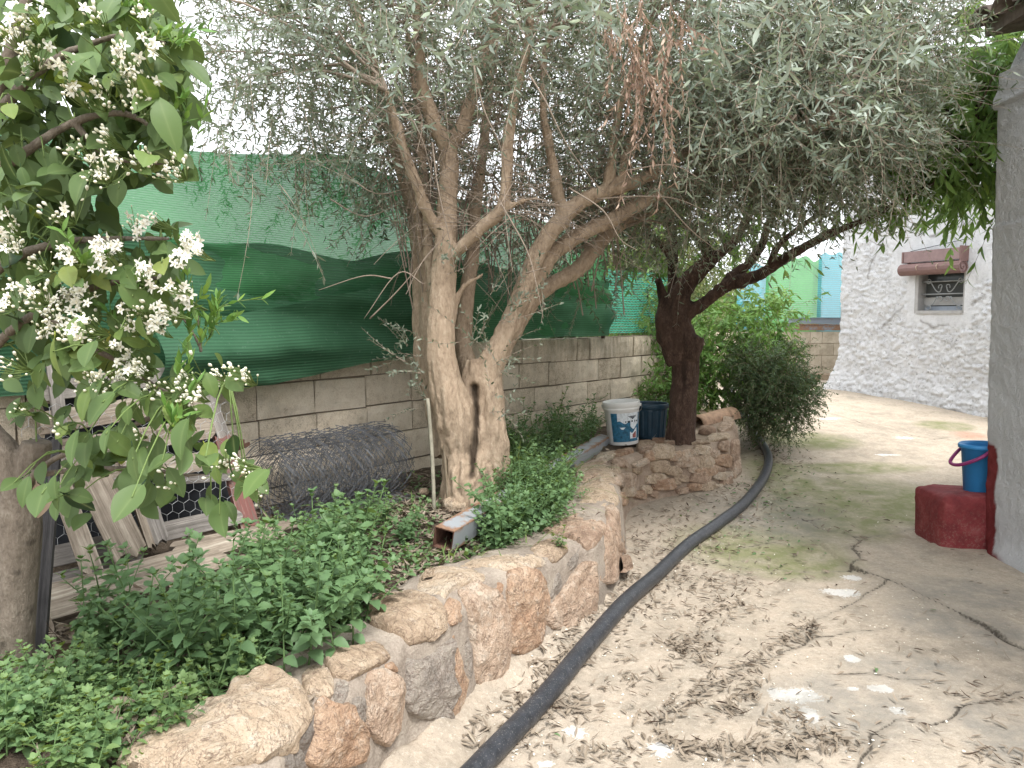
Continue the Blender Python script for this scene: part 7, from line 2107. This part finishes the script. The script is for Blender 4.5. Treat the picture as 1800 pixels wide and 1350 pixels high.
keep = np.array([np.min(np.linalg.norm(wbase[::2, :2] - p, axis=1)) > .0 and ((p - wbase[int(np.argmin(np.linalg.norm(wbase[:, :2] - p, axis=1))), :2]) @ outn[int(np.argmin(np.linalg.norm(wbase[:, :2] - p, axis=1))), :2]) > .01 for p in LP]) & (LP[:, 0] < GX - .08)
keep &= rng.random(len(LP)) < .66
litter(LP[keep], .05, .0058, M['litter'], 'olive_leaf_litter', 'dry curled olive leaves scattered over the path', path_z, .006, (.34, .26))
fl = np.array([on_path(a, b)[:2] for a, b in np.stack([rng.uniform(850, 1720, 420), 760 + 590 * rng.random(420) ** .8], 1)])
fl = np.concatenate([fl, along([(860, 1320), (1000, 1170), (1150, 1020), (1300, 910), (1360, 840)], 200, .12)])
keep = np.array([((p - wbase[int(np.argmin(np.linalg.norm(wbase[:, :2] - p, axis=1))), :2]) @ outn[int(np.argmin(np.linalg.norm(wbase[:, :2] - p, axis=1))), :2]) > .01 for p in fl]) & (fl[:, 0] < GX - .08)
litter(fl[keep], .011, .0035, M['petal'], 'fallen_petals', 'tiny pale fallen petals and flakes on the path', path_z, .003, (.5, .3), ROUND, .2)
gl = np.array([on_path(a, b)[:2] for a, b in np.stack([rng.normal(1340, 60, 200), rng.normal(880, 50, 200)], 1)])
gl = np.concatenate([gl, P2([(980, 1305), (1640, 1075), (1380, 1018), (1540, 1185), (1230, 990), (1660, 1052)])])
keep = np.array([((p - wbase[int(np.argmin(np.linalg.norm(wbase[:, :2] - p, axis=1))), :2]) @ outn[int(np.argmin(np.linalg.norm(wbase[:, :2] - p, axis=1))), :2]) > .02 for p in gl])
litter(gl[keep], .032, .008, M['weed_leaf'], 'green_leaf_litter', 'small green leaves fallen beside the hose', path_z, .006, (.65, .2), OVATE, .2)
# on the soil: grey-brown olive leaves, and broad dry lemon leaves under the lemon tree
sp_ = []
for _ in range(4200):
    x0, y0, x1, y1 = [(450, 880, 800, 1090), (690, 830, 860, 920), (700, 960, 960, 1040), (60, 1080, 560, 1340), (900, 760, 1090, 830)][rng.choice(5, p=[.36, .18, .16, .22, .08])]
    sp_.append(on_soil(rng.uniform(x0, x1), rng.uniform(y0, y1))[:2])
sp_ = np.array(sp_); sp_ = sp_[[clear_of_wall(p, .03) for p in sp_]]
litter(sp_, .05, .006, M['litter'], 'olive_leaf_litter', 'dry olive leaves and twigs lying over the soil of the bed', soil_z, .006, (.55, .25))
sp_ = np.array([on_soil(a, b)[:2] for a, b in np.concatenate([np.stack([rng.uniform(45, 200, 120), rng.uniform(1060, 1240, 120)], 1), np.stack([rng.uniform(100, 480, 70), rng.uniform(980, 1080, 70)], 1), np.stack([rng.uniform(180, 420, 40), rng.uniform(1230, 1310, 40)], 1)])])
sp_ = sp_[[clear_of_wall(p, .03) for p in sp_]]
litter(sp_, .085, .018, M['litter'], 'lemon_leaf_litter', 'broad curled dry lemon leaves under the lemon tree', soil_z, .012, (.75, .2), OVATE, .5)
# fallen leaves on the wall tops
wp_ = []
for _ in range(260):
    h = hit(rng.uniform(960, 1200), rng.uniform(770, 960)); h2 = hit(rng.uniform(300, 560), rng.uniform(1240, 1290))
    for q in (h, h2):
        if q and q[1][2] > .7: wp_.append(q[0])
wp_ = np.array(wp_)
from functools import partial
zz = {tuple(p[:2]): p[2] for p in wp_}
litter(wp_[:, :2], .042, .005, M['litter'], 'wall_top_litter', 'dry olive leaves lying on top of the stone wall', lambda x, y: np.array([zz[(a, b)] for a, b in zip(x, y)]) + .015, .004, (.45, .25))

# everything scattered that no one could count reads as stuff
for ob in bpy.data.objects:
    st_ = ob.name.split('.')[0]
    if ob.parent and st_ in ('foliage', 'twigs', 'branches', 'limbs', 'dead_shoots', 'water_shoots', 'silvery_sprays', 'hanging_shoots', 'withered_spray', 'sucker_leaves', 'sucker_stems', 'leaf_sprays', 'whips', 'stems', 'wire_mesh') and 'kind' not in ob:
        ob['kind'] = 'stuff'
